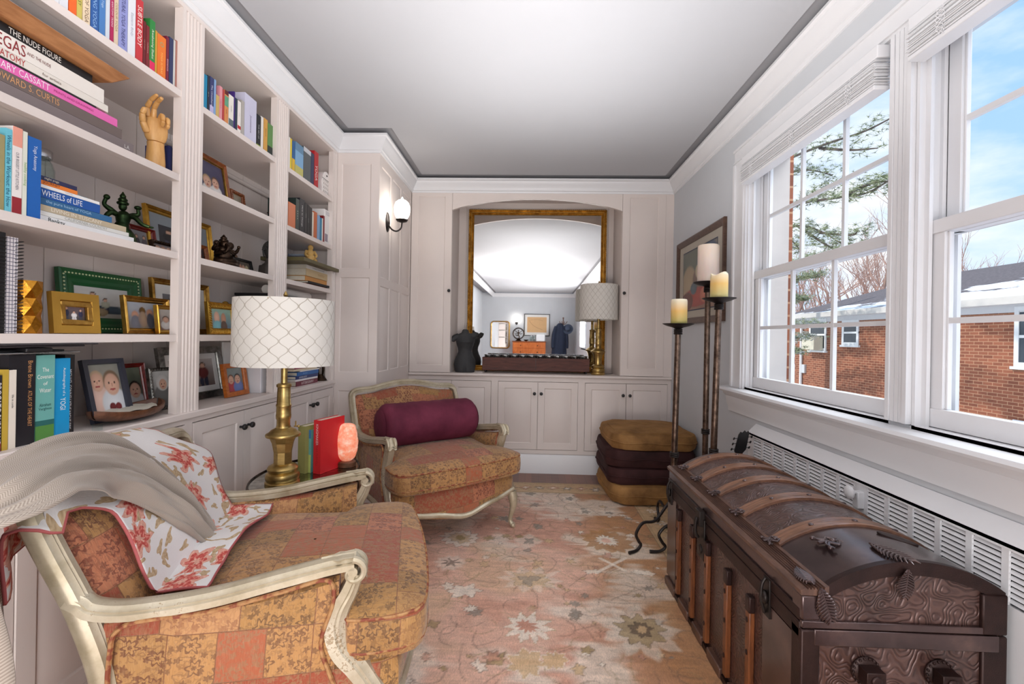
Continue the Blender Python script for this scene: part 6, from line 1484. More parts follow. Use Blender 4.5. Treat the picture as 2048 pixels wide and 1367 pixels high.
# elephant headed seated statue
figure('elephant_deity_statue', 'dark bronze seated elephant-headed deity statue on an oval base, third shelf', 'statue', (-1.485, 2.165, S2), math.radians(-30), M['bronze'],
    [('base', [('l', (0, 0, 0), [(.072, 0), (.075, .006), (.066, .012), (.070, .020), (.066, .03), (.03, .032)], 32)]),
     ('body', [('b', (0, 0, .062), (.040, .042, .036)), ('b', (.0, 0, .092), (.026, .030, .026)), ('t', [(.02, -.05, .036), (.045, -.02, .034), (.035, .03, .036), (.01, .05, .04)], [.014, .016, .015, .012]), ('t', [(.02, .055, .036), (.052, .02, .036), (.05, -.03, .034)], [.014, .013, .008])]),
     ('head', [('b', (.008, 0, .120), (.022, .023, .022)), ('t', [(.026, 0, .118), (.044, 0, .100), (.042, -.010, .080), (.048, -.026, .074)], [.010, .009, .006, .005])]),
     ('ear', [('b', (0, .032, .120), (.005, .017, .018))]), ('ear', [('b', (0, -.032, .120), (.005, .017, .018))]),
     ('crown', [('l', (0, 0, .136), [(.020, 0), (.021, .006), (.014, .012), (.015, .018), (.008, .026), (.002, .034)])]),
     ('arm', [('t', [(0, .026, .10), (.008, .052, .088), (.026, .058, .108)], [.010, .009, .006]), ('b', (.028, .058, .114), .008)]), ('arm', [('t', [(0, -.026, .10), (.010, -.052, .090), (.03, -.05, .112)], [.010, .009, .006]), ('b', (.032, -.05, .118), .009)]),
     ('arm', [('t', [(0, .024, .096), (.02, .045, .070), (.044, .038, .064)], [.009, .009, .006])]), ('arm', [('t', [(0, -.024, .096), (.02, -.045, .070), (.046, -.030, .070)], [.009, .009, .006])])], .98)
frame('', 'small black arched-corner photo frame between the two statues, third shelf', .165, .092, .012, M['black'], (-1.56, 2.435, S2+.0005), 0, 12, 0, bg=((120, 110, 100), (70, 66, 62)), shapes=[(.2, .45, .1, .3, SK), (.4, .5, .1, .3, SK2), (.6, .45, .1, .3, SK), (.8, .4, .12, .35, (210, 196, 160))], style='flat')
# curly haired stone head
r = thing('stone_head_statue', 'dark stone head with beaded curls on a squared pedestal, third shelf', 'statue', (-1.50, 2.60, S2), math.radians(-35))
mg = paint('grey_stone', srgb(78, 70, 66), .7, .2, .4, 18); ms = paint('dark_stone', srgb(58, 56, 54), .6, .2, .3, 14)
b = MB(); b.frustum((-.05, .05, -.055, .055), (-.044, .044, -.05, .05), 0, .085); b.lathe([(.05, .085), (.036, .095), (.028, .11), (.027, .125)], n=24); b.build('pedestal', mg, r, bevel=.006)
b = MB(); b.ball((.004, 0, .165), (.042, .037, .052), 22, 16); b.ball((.047, 0, .160), (.008, .006, .012), 10, 8); b.ball((.042, 0, .143), (.008, .012, .004), 10, 6); b.build('face', ms, r)
b = MB()
for i in range(9):
    for k in range(18):
        th_ = .12+i*.17; ph = 2*PI*k/18+i*.17
        x, y, zz = .047*math.sin(th_)*math.cos(ph), .042*math.sin(th_)*math.sin(ph), .056*math.cos(th_)
        if x > .022 and zz < .030: continue
        b.ball((x+.001, y, zz+.168), .0062, 7, 5)
b.ball((0, 0, .222), (.016, .016, .014), 12, 8); b.lathe([(.010, .228), (.008, .236), (.003, .246), (.001, .25)], n=12); b.build('curls', ms, r)
for sy in (-1, 1): MB().tube(smoothpath([(.004, sy*.038, .176), (-.004, sy*.043, .165), (-.002, sy*.040, .135), (.002, sy*.037, .130)], 4), .0045, 8).build('ear', ms, r)
# shelf 2 middle bay
frame('', 'large brown framed portrait of two boys against a dark background, second shelf', .245, .232, .022, M['framebrown'], (-1.515, 2.128, S3+.0005), 0, 10, 0, bg=((84, 82, 110), (60, 58, 84)), shapes=face(.38, .42, .13, (190, 160, 120), WH, 1.0)+face(.68, .46, .12, (110, 80, 60), WH, 1.0), inner=(.004, M['gilt']))
fr('small carved brown frame just right of the portrait of two boys, second shelf', 462, 489, -1.55, S3, .135, bw=.014, mat=M['framebrown'], tilt=8, style='ornate', bg=((150, 140, 120), (100, 90, 80)))
fr('low dark wooden frame leaning beside the round vase, second shelf', 487, 521, -1.55, S3, .082, bw=.012, mat=M['framebrown'], tilt=14, bg=((130, 130, 130), (80, 80, 90)))
r = thing('vase', 'dark red-brown round vase on the second shelf behind the fluted upright', 'vase', (-1.54, 2.665, S3)); MB().lathe([(.018, 0), (.026, .004), (.040, .03), (.042, .05), (.030, .075), (.016, .085), (.016, .095), (.024, .102), (.021, .102), (.012, .088)], n=32).build('vase_body', P(58, 30, 28, .3), r); MB().lathe([(.024, .101), (.025, .104), (.021, .104), (.020, .101)], n=32).build('rim', P(80, 50, 44, .3), r)
MB()
r = tag(MB().tube([(-1.655, 1.90, S4-.075), (-1.655, 3.0, S4-.075)], .012, 10).build('support_rail', M['cream']), 'pale painted rail along the back below the top shelf', 'rail')
# shelf 4 -----------------------------------------------------
r = thing('document_binder', 'grey textured ring binder at the far left of the fourth shelf', 'binder'); MB().box(-1.62, -1.395, 1.06, 1.145, S1, S1+.262).build('binder_cover', paint('grey_tweed_board', srgb(150, 150, 148), .8, .3, .3, 120), r, bevel=.002)
r = thing('document_binder', 'black comb-bound folder between grey binder and checked notebook', 'binder'); MB().box(-1.62, -1.40, 1.147, 1.172, S1, S1+.27).build('binder_cover', M['black'], r, bevel=.002)
cb = MB()
for k in range(26): cb.tube([(-1.398+.006*math.cos(a), 1.160+.009*math.sin(a), S1+.01+.0098*k) for a in np.linspace(-1.6, 1.6, 7)], .0016, 4)
cb.build('comb_binding', M['black'], r)
t = NT('checked_paper'); g1 = t.coord('UV'); s_ = t.n('ShaderNodeSeparateXYZ'); t.l(g1, s_.inputs[0])
ga = t.math('LESS_THAN', t.math('FRACT', t.math('MULTIPLY', s_.outputs[0], 130)), .2); gb = t.math('LESS_THAN', t.math('FRACT', t.math('MULTIPLY', s_.outputs[1], 95)), .16); t.l(t.mix(t.math('MAXIMUM', ga, gb), srgb(226, 220, 222), srgb(88, 84, 104)), t.b.inputs['Base Color']); t.set(Roughness=.6)
r = thing('spiral_notebook', 'spiral notebook with a checked cover on the fourth shelf', 'notebook'); MB().box(-1.60, -1.405, 1.176, 1.205, S1, S1+.262).build('notebook_cover', t.m, r)
cb = MB()
for k in range(27):
    z_ = S1+.01+.0093*k; cb.tube([(-1.405+.010*math.cos(a), 1.207+.009*math.sin(a), z_+.003*math.sin(a)) for a in np.linspace(0, 2*PI, 12)], .0009, 4)
cb.build('wire_coil', M['black'], r)
# faceted amber vase
r = thing('faceted_vase', 'amber gold faceted glass vase beside the checked notebook', 'vase', (-1.455, 1.268, S1))
b = MB(); rows_ = []
for i, z_ in enumerate(np.linspace(0, .152, 7)):
    rr = .038*(1.02 if i % 2 else .86) if 0 < i < 6 else .036; rows_.append([(rr*math.cos(2*PI*(k+.5*(i % 2))/8), rr*math.sin(2*PI*(k+.5*(i % 2))/8), z_) for k in range(8)])
vs = [p for q in rows_ for p in q]; fs = []
for i in range(6):
    for k in range(8):
        a, c_, d_, e_ = i*8+k, i*8+(k+1) % 8, (i+1)*8+k, (i+1)*8+(k+1) % 8
        fs += [(a, c_, d_), (c_, e_, d_)] if i % 2 == 0 else [(a, c_, e_), (a, e_, d_)]
b.add(vs, fs); b.add(rows_[0], [tuple(range(8))]); b.build('vase_body', metalmat('amber_lustre', srgb(150, 92, 24), srgb(224, 160, 60), .22, 40, .2), r, smooth=False)
grp = dict(bg=((190, 196, 206), (110, 104, 100)))
fr('flat gold frame with a carved inner border around a wedding group, fourth shelf', 99, 194, -1.445, S1, .128, bw=.027, mat=paint('satin_gold', srgb(196, 152, 66), .35, .08, .05, 12, metal=.75), tilt=5, style='flat', inner=(.014, M['gilt']), bg=((110, 90, 96), (60, 60, 60)), shapes=person(.18, .0, .95, .25, (34, 40, 70))+person(.5, .0, .65, .3, WH, WH)+person(.8, .0, .8, .25, (40, 44, 80)))
fr('large green beaded frame with children on a beach, fourth shelf', 118, 283, -1.635, S1, .232, bw=.058, mat=P(34, 92, 52, .35), tilt=5, style='bead', bg=((214, 214, 212), (196, 190, 180)), shapes=[(.5, .28, .6, .14, (70, 84, 96))]+person(.33, .22, .62, .24, (196, 40, 46), SK)+person(.55, .18, .48, .2, (190, 190, 170))+[(.45, .2, .14, .14, (170, 150, 120)), (.35, .12, .1, .1, (80, 90, 60))])
fr('antique gold frame with four people at dusk, fourth shelf', 247, 338, -1.52, S1, .146, bw=.022, mat=M['gilt'], tilt=7, bg=((170, 176, 186), (120, 112, 108)), shapes=[(.2, .5, .09, .16, SK2), (.2, .2, .12, .3, (120, 120, 130)), (.4, .66, .09, .16, HR), (.4, .35, .12, .3, (150, 130, 120)), (.6, .6, .09, .15, SK2), (.6, .3, .1, .3, (90, 90, 100)), (.85, .65, .09, .16, (60, 40, 60)), (.85, .2, .14, .25, (30, 60, 150))])
frame('', 'tall gilt frame with two openings standing behind the fluted upright, fourth shelf', .352, .245, .025, M['gilt'], (-1.62, 2.085, S1+.0005), 0, 5, .040, (236, 234, 230), ((120, 120, 124), (70, 66, 66)), person(.18, 0, .8, .25, (60, 50, 60))+person(.5, 0, .7, .3, (180, 150, 120))+person(.82, .02, .75, .25, (200, 196, 190)))
frame('', 'small pale gold frame overlapping the antique gold one, fourth shelf', .16, .118, .016, M['goldbright'], (-1.50, 1.865, S1+.0005), 0, 6, 0, bg=((200, 196, 190), (150, 110, 90)), shapes=face(.3, .5, .12, HR, WH, 1.0, False))
fr('gold rope-twist frame left of the lampshade, fourth shelf', 414, 471, -1.505, S1, .155, bw=.030, mat=M['goldbright'], tilt=6, style='rope', bg=((150, 180, 160), (110, 130, 150)), shapes=[(.3, .55, .13, .3, SK), (.3, .1, .2, .3, (130, 190, 200)), (.62, .5, .12, .3, SK2), (.62, .1, .16, .3, (110, 90, 80))])
r = tag(MB().ball((-1.58, 2.325, S1+.16), (.014, .02, .014)).lathe([(.022, 0), (.024, .01), (.012, .03), (.010, .13), (.016, .15)], c=(-1.58, 2.325, S1)).build('gold_candlestick', M['goldbright']), 'small gold candlestick peeking above the rope-twist frame', 'candlestick')
r = thing('storage_box', 'black box under a paper roll on the fourth shelf, mostly hidden by the lampshade', 'box'); MB().box(-1.62, -1.42, 2.46, 2.82, S1, S1+.215).build('box_body', M['black'], r, bevel=.003); MB().box(-1.622, -1.418, 2.457, 2.823, S1+.216, S1+.232).build('lid', M['black'], r, bevel=.003)
tag(MB().tube([(-1.47, 2.50, S1+.258), (-1.47, 2.99, S1+.258)], .024, 20).build('paper_roll', P(226, 220, 214)), 'cream paper roll lying on the black box behind the lampshade', 'paper roll')
# counter, near bay
row([(-14, 2, .20, .17, (40, 36, 40), 'black paperback with white capitals cut off by the left edge, lowest shelf', [('BROCATO BURRIANE', (230, 225, 225), .5, .16, .014)], ((0, .12, (130, 50, 50)),)),
     (3, 15.5, .214, .17, (196, 164, 62), 'ochre yellow book on the lowest shelf'),
     (16, 31, .212, .17, (232, 222, 208), 'cream book with a dark edge beside the ochre yellow one', [('life in code', (60, 50, 50), .6, .12, .005)])], S0, 'books standing on the lowest shelf, near bay')
y = along(32, S0); wbk = [(.066, .252, (28, 26, 32), 'thick black hardcover with copper lettering on the lowest shelf', [('Brene Brown', (206, 150, 96), .78, .075, .012, 'v', .8), ('ATLAS OF THE HEART', (206, 150, 96), .40, .10, .012, 'v', .8)], ()),
   (.052, .248, (112, 178, 170), 'wide sea green hardcover with a meadow at its foot', [('The', (246, 246, 240), .83, .018, .012, 'h'), ('Covenant', (246, 246, 240), .75, .045, .014, 'h'), ('of', (246, 246, 240), .67, .012, .010, 'h'), ('Water', (246, 246, 240), .59, .032, .013, 'h'), ('Abraham', (40, 90, 90), .42, .032, .010, 'h'), ('Verghese', (40, 90, 90), .37, .036, .010, 'h')], ((.0, .18, (86, 142, 66)), (.18, .24, (40, 104, 100)))),
   (.046, .236, (20, 150, 208), 'bright cyan book with white title on the lowest shelf', [('Autobiography of a', (240, 248, 250), .70, .085, .010, 'v', .6), ('YOGI', (240, 248, 250), .42, .036, .018, 'v', .55)], ()),
   (.030, .245, (34, 30, 34), 'black thriller with white capitals beside the black photo frame', [('THE NIGHT FIRE', (240, 240, 240), .22, .08, .011), ('MICHAEL CONNELLY', (240, 240, 240), .60, .105, .013)], ())]
xs_off = [-1.39, -1.395, -1.40, -1.42]
ys_ = [along(31.5, S0, -1.39), along(73, S0, -1.395), along(109, S0, -1.40), along(137, S0, -1.42)]
ys_ = [1.175, 1.247, 1.303, 1.352]
for (w_, h_, c_, lab, tx, ex), yy, xx in zip(wbk, ys_, xs_off): book(lab, P(*c_, .4), w_, .17, h_, upright(yy, S0, xx), tx, 'books standing on the lowest shelf, near bay', extra=ex)
r = thing('clipboard', 'silver and black clipboard lying across the books under the fourth shelf', 'clipboard'); zc = S0+.2535
MB().box(-1.60, -1.375, 1.06, 1.355, zc, zc+.005).build('board', M['steel'], r, bevel=.002); MB().box(-1.52, -1.37, 1.20, 1.27, zc+.0052, zc+.017).build('clip', M['black'], r, bevel=.003); MB().box(-1.60, -1.40, 1.08, 1.33, zc+.0052, zc+.010).build('papers', M['black'], r)
r = thing('laptop_sleeve', 'dark grey folders lying on the clipboard, just below the fourth shelf', 'folder'); MB().box(-1.62, -1.375, .98, 1.37, zc+.018, zc+.024).box(-1.62, -1.36, .98, 1.40, zc+.0245, zc+.029).build('sleeve', P(60, 56, 60), r, bevel=.002)
frame('', 'dark grey frame with a laughing boy and a baby, lowest shelf', .158, .222, .018, P(52, 54, 66, .35), (-1.475, 1.572, S0+.0005), 0, 13, 0, bg=((150, 150, 140), (120, 110, 100)), style='flat', shapes=face(.26, .66, .19, (200, 170, 140), (226, 190, 176), .8)+face(.70, .60, .23, (130, 104, 80), (222, 224, 228), .8)+[(.78, .16, .1, .08, (120, 30, 36)), (.6, .17, .1, .08, (110, 28, 34))])
frame('', 'red framed photo of two brothers behind the dark grey frame, lowest shelf', .165, .192, .016, M['framered'], (-1.56, 1.745, S0+.0005), 0, 11, 0, bg=((110, 120, 100), (80, 80, 76)), shapes=face(.28, .62, .2, (90, 64, 44), (160, 170, 170), .9)+face(.74, .42, .18, (40, 30, 28), (210, 210, 210), .9))
frame('', 'ornate pewter frame with a baby in a hooded blanket, lowest shelf', .122, .172, .014, M['silver'], (-1.495, 1.832, S0+.0005), -8, 10, 0, bg=((196, 196, 194), (130, 130, 130)), style='ornate', shapes=[(.5, .3, .4, .32, (112, 112, 112)), (.52, .66, .28, .22, (214, 212, 210)), (.54, .62, .17, .15, SK), (.48, .63, .02, .02, (50, 36, 30)), (.6, .63, .02, .02, (50, 36, 30)), (.54, .55, .06, .02, (170, 90, 84))])
frame('', 'wide grey metal frame with white mount behind the fluted upright, lowest shelf', .40, .252, .034, M['silver'], (-1.56, 2.10, S0+.0005), 0, 10, .026, (232, 230, 228), ((190, 180, 176), (120, 100, 96)), person(.2, 0, .7, .25, (60, 40, 44))+person(.74, 0, .85, .3, (120, 60, 60)), style='flat')
frame('', 'warm orange wooden frame with two people, left of the lamp column, lowest shelf', .178, .166, .024, wood('frame_orange_wood', srgb(150, 72, 22), srgb(206, 116, 44), .35, 6), (-1.475, 2.262, S0+.0005), 0, 9, 0, bg=((140, 150, 146), (90, 90, 110)), style='flat', shapes=face(.3, .5, .15, (110, 70, 50), (180, 60, 70), 1.0)+face(.68, .5, .16, (30, 24, 26), (110, 130, 190), 1.0))
tag(MB().box(-1.60, -1.59, 2.33, 2.43, S1-.31+.09, S1-.31+.27).build('white_card', P(226, 222, 218)), 'plain white card standing behind the orange wooden frame', 'card')
tag(MB().box(-1.62, -1.42, 2.385, 2.435, S0, S0+.165).build('white_album', P(234, 232, 236), bevel=.002), 'white album standing beside the stacked books behind the lamp', 'album')
# dough bowl
r = thing('dough_bowl', 'long carved wooden dough bowl with a pale lining on the lowest shelf', 'bowl', (-1.44, 1.60, S0), math.radians(9))
b = MB(); rows_ = []
for i in range(25):
    v_ = -1+2*i/24; hw_ = .078*max(0, 1-abs(v_)**2.4)**.75+.004; zl = .042+.016*abs(v_)**3; y = .165*v_; rr = []
    for k in range(13): a = -PI/2+PI*k/12; rr.append((hw_*math.sin(a), y*(1-.12*(1-abs(math.sin(a)))), zl-(zl-.003-.022*abs(v_)**2.5)*math.cos(a)**.7 if math.cos(a) > 1e-6 else zl))
    for k in range(13): a = PI/2-PI*k/12; rr.append((hw_*.86*math.sin(a), y*.97, zl-.001-(zl-.015-.02*abs(v_)**2.5)*max(0, math.cos(a))))
    rows_.append(rr)
b.grid(rows_, closeu=True); b.build('bowl_body', M['woodbrown'], r)
b = MB(); b.grid([[(.062*s_*max(0, 1-abs(v_)**2.4)**.7, .128*v_, .041+.003*math.sin(v_*9+s_*5)) for s_ in np.linspace(-1, 1, 9)] for v_ in np.linspace(-1, 1, 17)]); b.build('lining', P(214, 210, 196), r)
tag(MB().box(-1.375, -1.366, 1.395, 1.425, S0, S0+.022).build('clear_clip', M['jarglass'], bevel=.001), 'small clear plastic block at the front edge by the black thriller', 'plastic block')
# counter, middle and far bay: stacks and dancer
def plainstack(y0, y1, items, group, x=-1.44, d=.19):
    z = S0
    for t_, c_, lab in items:
        book(lab, P(*c_, .5), t_-.0008, d, y1-y0, lying(y1, z, y1-y0, x), (), group); z += t_
plainstack(2.445, 2.66, [(.030, (236, 232, 228), 'white hardcover at the bottom of the stack behind the lamp column'), (.012, (30, 30, 34), 'thin black book, second in the stack behind the lamp column'), (.020, (120, 120, 124), 'grey book, third in the stack behind the lamp column'), (.022, (34, 36, 40), 'charcoal book in the middle of the stack behind the lamp column'), (.018, (206, 196, 182), 'cream book in the stack behind the lamp column'), (.014, (116, 48, 44), 'brick red book near the top of the stack behind the lamp column'), (.020, (226, 200, 184), 'pale pink book near the top of the stack behind the lamp column')], 'books in the stack behind the lamp column')
z = S0
for t_, ye, L_, c_, lab, tx in [(.030, 2.985, .28, (110, 34, 54), 'maroon book with white capitals at the bottom of the far stack', [('AUTOBIOGRAPHY', (236, 220, 220), .5, .16, .017)]),
     (.012, 2.985, .29, (234, 230, 232), 'white paperback second from the bottom of the far stack', []), (.020, 2.990, .29, (34, 52, 110), 'navy book with white lettering in the far stack', [('HUMAN BODY', (220, 225, 240), .3, .1, .011)]),
     (.024, 2.995, .28, (36, 100, 168), 'mid blue book above the navy one in the far stack', [('Sanctuary', (120, 180, 230), .35, .09, .012)]), (.008, 3.01, .26, (238, 236, 232), 'thin white magazine in the far stack', []), (.012, 2.97, .30, (226, 208, 178), 'cream paperback under the top book of the far stack', []),
     (.026, 2.965, .28, (142, 34, 74), 'crimson book on top of the far stack, under the lampshade', [('INTERIOR DESIGN', (240, 200, 215), .45, .14, .012)])]:
    rb = book(lab, P(*c_, .45), t_-.0008, .20, L_, lying(ye, z, L_, -1.392), (), 'books in the far lying stack')
    for body, cc_, cpos, length, hh in tx: text(body, (length, min(hh, t_*.8)), frame3((.0006, t_*.5, L_*(1-cpos)), (0, 0, -1), (0, 1, 0), (1, 0, 0)), P(*cc_), rb)
    z += t_
figure('dancer_statue', 'slim dark bronze dancer statuette at the far end of the lowest shelf', 'statue', (-1.425, 3.095, S0), math.radians(-40), M['bronze'],
    [('base', [('l', (0, 0, 0), [(.044, 0), (.045, .006), (.036, .018), (.020, .034), (.016, .042), (.004, .044)], 28)]),
     ('leg', [('t', [(0, -.014, .042), (.002, -.018, .085), (-.002, -.012, .13)], [.006, .008, .012])]), ('leg', [('t', [(0, .016, .042), (.012, .014, .088), (0, .010, .13)], [.006, .008, .012])]),
     ('torso', [('t', [(0, 0, .125), (.002, 0, .15), (0, 0, .178), (0, 0, .195)], [.017, .013, .018, .007]), ('b', (0, 0, .21), (.012, .011, .015))]),
     ('arm', [('t', [(0, .018, .185), (.004, .036, .155), (.008, .040, .118), (.006, .046, .1)], [.006, .006, .0045, .003])]), ('arm', [('t', [(0, -.018, .185), (-.002, -.034, .16), (.012, -.03, .135)], [.006, .006, .0045])])])
# far bay, third shelf: old books, olive board, figurine
z = S2
for t_, ye, L_, d_, c_, lab, tx, xx in [(.010, 3.155, .36, .20, (206, 138, 120), 'thin coral folder at the bottom of the old book stack', [], -1.395), (.014, 3.160, .36, .20, (28, 24, 28), 'thin black book with a white label in the old book stack', [], -1.375), (.032, 3.135, .335, .21, (212, 150, 82), 'tattered orange book in the old book stack', [], -1.395),
     (.046, 3.140, .34, .22, (206, 182, 140), 'thick tan antique book in the old book stack', [('MAXFIELD', (180, 140, 90), .6, .09, .014)], -1.39), (.024, 3.135, .33, .22, (226, 220, 212), 'pale grey book with capitals under the olive board', [('FLORENCE TALLAHASSEE', (120, 120, 120), .5, .18, .009)], -1.392)]:
    rb = book(lab, P(*c_, .6), t_-.0008, d_, L_, lying(ye, z, L_, xx), (), 'old books in the far bay stack')
    for body, cc_, cpos, length, hh in tx: text(body, (length, min(hh, t_*.8)), frame3((.0006, t_*.5, L_*(1-cpos)), (0, 0, -1), (0, 1, 0), (1, 0, 0)), P(*cc_), rb)
    z += t_
tag(MB().box(-1.60, -1.335, 2.66, 3.162, z, z+.022).build('olive_board', P(96, 88, 56), bevel=.001), 'olive brown board jutting out over the old book stack', 'board')
zb = z+.0222
figure('seated_figurine', 'small yellow carved seated figurine on the olive board', 'figurine', (-1.43, 2.93, zb), math.radians(-45), paint('yellow_soapstone', srgb(206, 166, 96), .5, .12, .2, 20),
    [('body', [('b', (0, 0, .034), (.030, .032, .034)), ('b', (0, 0, .07), (.022, .024, .026)), ('b', (.022, -.02, .018), (.026, .014, .016)), ('b', (.022, .022, .018), (.026, .014, .016))]), ('head', [('b', (.004, 0, .104), (.018, .017, .019)), ('b', (.02, 0, .100), (.006, .006, .005))]), ('arm', [('t', [(0, .024, .082), (.014, .034, .055), (.026, .022, .04)], [.009, .008, .006])]), ('arm', [('t', [(0, -.024, .082), (.014, -.034, .055), (.026, -.022, .04)], [.009, .008, .006])])])
z = zb
for t_, ye, L_, c_, lab in [(.016, 3.15, .16, (130, 90, 60), 'tan paperback under the small red books on the olive board'), (.020, 3.13, .17, (120, 34, 30), 'dark red book behind the seated figurine'), (.014, 3.12, .17, (150, 46, 40), 'brick red book behind the seated figurine'), (.008, 3.08, .13, (40, 60, 110), 'navy booklet below the pale blue one'), (.010, 3.075, .12, (130, 170, 214), 'pale blue booklet on top behind the seated figurine')]:
    book(lab, P(*c_, .5), t_-.0008, .12, L_, lying(ye, z, L_, -1.47), (), 'small books behind the figurine'); z += t_
book('small dark red book lying behind the head of the seated figurine', P(96, 26, 26), .018, .09, .14, lying(2.90, zb, .14, -1.50), (), 'small books behind the figurine')
# ------------------------------------------------------------------ niche: mirror, bust, wooden trough, second lamp
r = thing('wide_mirror', 'wide gilt framed mirror standing on the countertop in the arched niche', 'mirror', (.0765, 4.405, .870), math.radians(-.63))
Wm, Hm_ = 1.323, 1.553; fw_ = .050
prof = [(0, .0), (0, .030), (.10, .040), (.22, .036), (.30, .028), (.42, .032), (.60, .026), (.72, .016), (.82, .020), (.92, .014), (1, .008), (1, 0)]
b = MB(); co = [(-Wm/2, 0, 1, 1), (Wm/2, 0, -1, 1), (Wm/2, Hm_, -1, -1), (-Wm/2, Hm_, 1, -1)]
rows_ = [[(x+sx*a*fw_, -q, z_+sz*a*fw_) for a, q in prof] for x, z_, sx, sz in co]; rows_.append(rows_[0]); b.grid(rows_); b.build('mirror_frame', M['gilt'], r, smooth=False)
b = MB()
for (xa, za, xb, zb) in ((-Wm/2+.006, .006, Wm/2-.006, .006), (Wm/2-.006, .006, Wm/2-.006, Hm_-.006), (Wm/2-.006, Hm_-.006, -Wm/2+.006, Hm_-.006), (-Wm/2+.006, Hm_-.006, -Wm/2+.006, .006)):
    L_ = math.hypot(xb-xa, zb-za); nn_ = int(L_/.019)
    for i in range(nn_):
        u = (i+.5)/nn_; b.ball((xa+(xb-xa)*u, -.038, za+(zb-za)*u), (.0068, .006, .0068), 7, 5)
b.build('beading', M['gilt'], r)
MB().box(-Wm/2+fw_-.004, Wm/2-fw_+.004, -.008, -.006, fw_-.004, Hm_-fw_+.004).build('mirror_glass', M['mirror'], r, smooth=False)
MB().box(-Wm/2+.01, Wm/2-.01, -.004, .012, .01, Hm_-.01).build('backing_board', M['woodbrown'], r)
# torso
r = thing('torso_statue', 'charcoal black female torso sculpture on the countertop left of the mirror', 'statue', (-.572, 4.17, .8685), math.radians(8))
SEC = [(0, .086, .060, 0), (.02, .092, .064, 0), (.07, .099, .068, .002), (.11, .096, .066, .004), (.15, .078, .055, .002), (.19, .064, .046, 0), (.22, .066, .047, 0), (.25, .076, .055, -.004), (.275, .082, .060, -.006), (.30, .084, .054, -.002), (.325, .088, .046, 0), (.343, .080, .038, 0), (.352, .056, .032, 0), (.362, .036, .028, 0), (.385, .027, .025, 0), (.392, .018, .018, 0)]
b = MB(); rows_ = []
for z_, a_, c_, dy in SEC:
    row_ = []
    for k in range(40):
        t_ = 2*PI*k/40; x = a_*math.cos(t_); y = c_*math.sin(t_)+dy
        if .23 < z_ < .30 and math.sin(t_) < 0: y -= .020*math.exp(-((abs(x)-.034)/.020)**2)*math.exp(-((z_-.268)/.02)**2)
        if z_ < .12 and math.sin(t_) < 0: y += .016*math.exp(-(x/.012)**2)*(1-z_/.12)
        if z_ < .12 and math.sin(t_) > 0: y += -.010*math.exp(-(x/.012)**2)
        row_.append((x*(1+.02*math.sin(z_*30)), y, z_))
    rows_.append(row_)
b.grid(rows_, closeu=True); b.add(rows_[0], [tuple(range(40))]); b.add(rows_[-1], [tuple(range(39, -1, -1))])
ms2 = paint('charcoal_plaster', srgb(50, 50, 52), .65, .25, .5, 14)
b.build('torso', ms2, r)
MB().tube(smoothpath([(-.06, 0, .325), (-.09, -.004, .315), (-.115, -.006, .295), (-.122, -.006, .28)], 4), [.03, .031, .031, .030, .030, .029, .028, .027, .026, .026, .025, .024, .022], 14).build('arm_stump', ms2, r)
MB().tube(smoothpath([(.06, 0, .33), (.082, -.008, .335), (.098, -.012, .352), (.104, -.012, .366)], 4), [.028, .029, .029, .028, .027, .026, .025, .024, .022, .021, .020, .018, .015], 14).build('arm_stump', ms2, r)
# wooden trough with glass votives
r = thing('wooden_trough', 'long dark wooden trough on little wheels in front of the wide mirror', 'trough', (.080, 4.24, .8685))
b = MB(); b.box(-.490, .490, -.075, -.063, .022, .140).box(-.490, .490, .063, .075, .022, .140).box(-.490, -.478, -.063, .063, .022, .140).box(.478, .490, -.063, .063, .022, .140).box(-.478, .478, -.063, .063, .022, .034); b.build('trough_body', M['traydark'], r, bevel=.002)
MB().box(-.0015, .0015, -.0756, -.062, .022, .1395).build('board_joint', M['black'], r); MB().box(-.477, .477, -.062, .062, .105, .110).build('inner_shelf', M['traydark'], r)
for sx in (-1, 1):
    for sy in (-1, 1):
        b = MB(); b.lathe([(.010, 0), (.0105, .002), (.0105, .010), (.010, .012)], n=16, xf=frame3((sx*.462-.006, sy*.058, .0115), (0, 1, 0), (0, 0, 1), (1, 0, 0))).box(sx*.462-.004, sx*.462+.004, sy*.058-.006, sy*.058+.006, .012, .023); b.build('caster', M['black'], r)
ORD = ['first', 'second', 'third', 'fourth', 'fifth', 'sixth', 'seventh', 'eighth', 'ninth', 'tenth', 'eleventh', 'twelfth and last']
def votive(x, i):
    v_ = thing('glass_votive', ORD[i]+' silvery cut glass votive from the left in the wooden trough', 'votive', (x, 4.24, .9788), 0, 'cut glass votives in the trough'); return v_
proto = votive(.080-.438, 0); b = MB(); b.lathe([(.022, 0), (.030, .003), (.036, .022), (.040, .044), (.0405, .050), (.037, .050), (.032, .022), (.020, .006)], n=10)
t = NT('mercury_glass'); v = t.coord(); n = t.noise(v, 60, 3, .7); t.l(t.ramp(n, [(.4, srgb(96, 96, 92)), (.6, srgb(214, 216, 214))]), t.b.inputs['Base Color']); t.set(Metallic=.9, Roughness=.18)
b.build('cup', t.m, proto, smooth=False); MB().lathe([(.0405, .046), (.042, .050), (.040, .054), (.037, .052)], n=20).build('rim', M['steel'], proto)
for i in range(1, 12):
    c_ = proto.copy(); C.objects.link(c_); c_.location = (.080-.438+i*.0797, 4.24, .9788); c_['label'] = ORD[i]+' silvery cut glass votive from the left in the wooden trough'
    for ch in [x for x in bpy.data.objects if x.parent == proto]:
        d_ = ch.copy(); C.objects.link(d_); d_.parent = c_
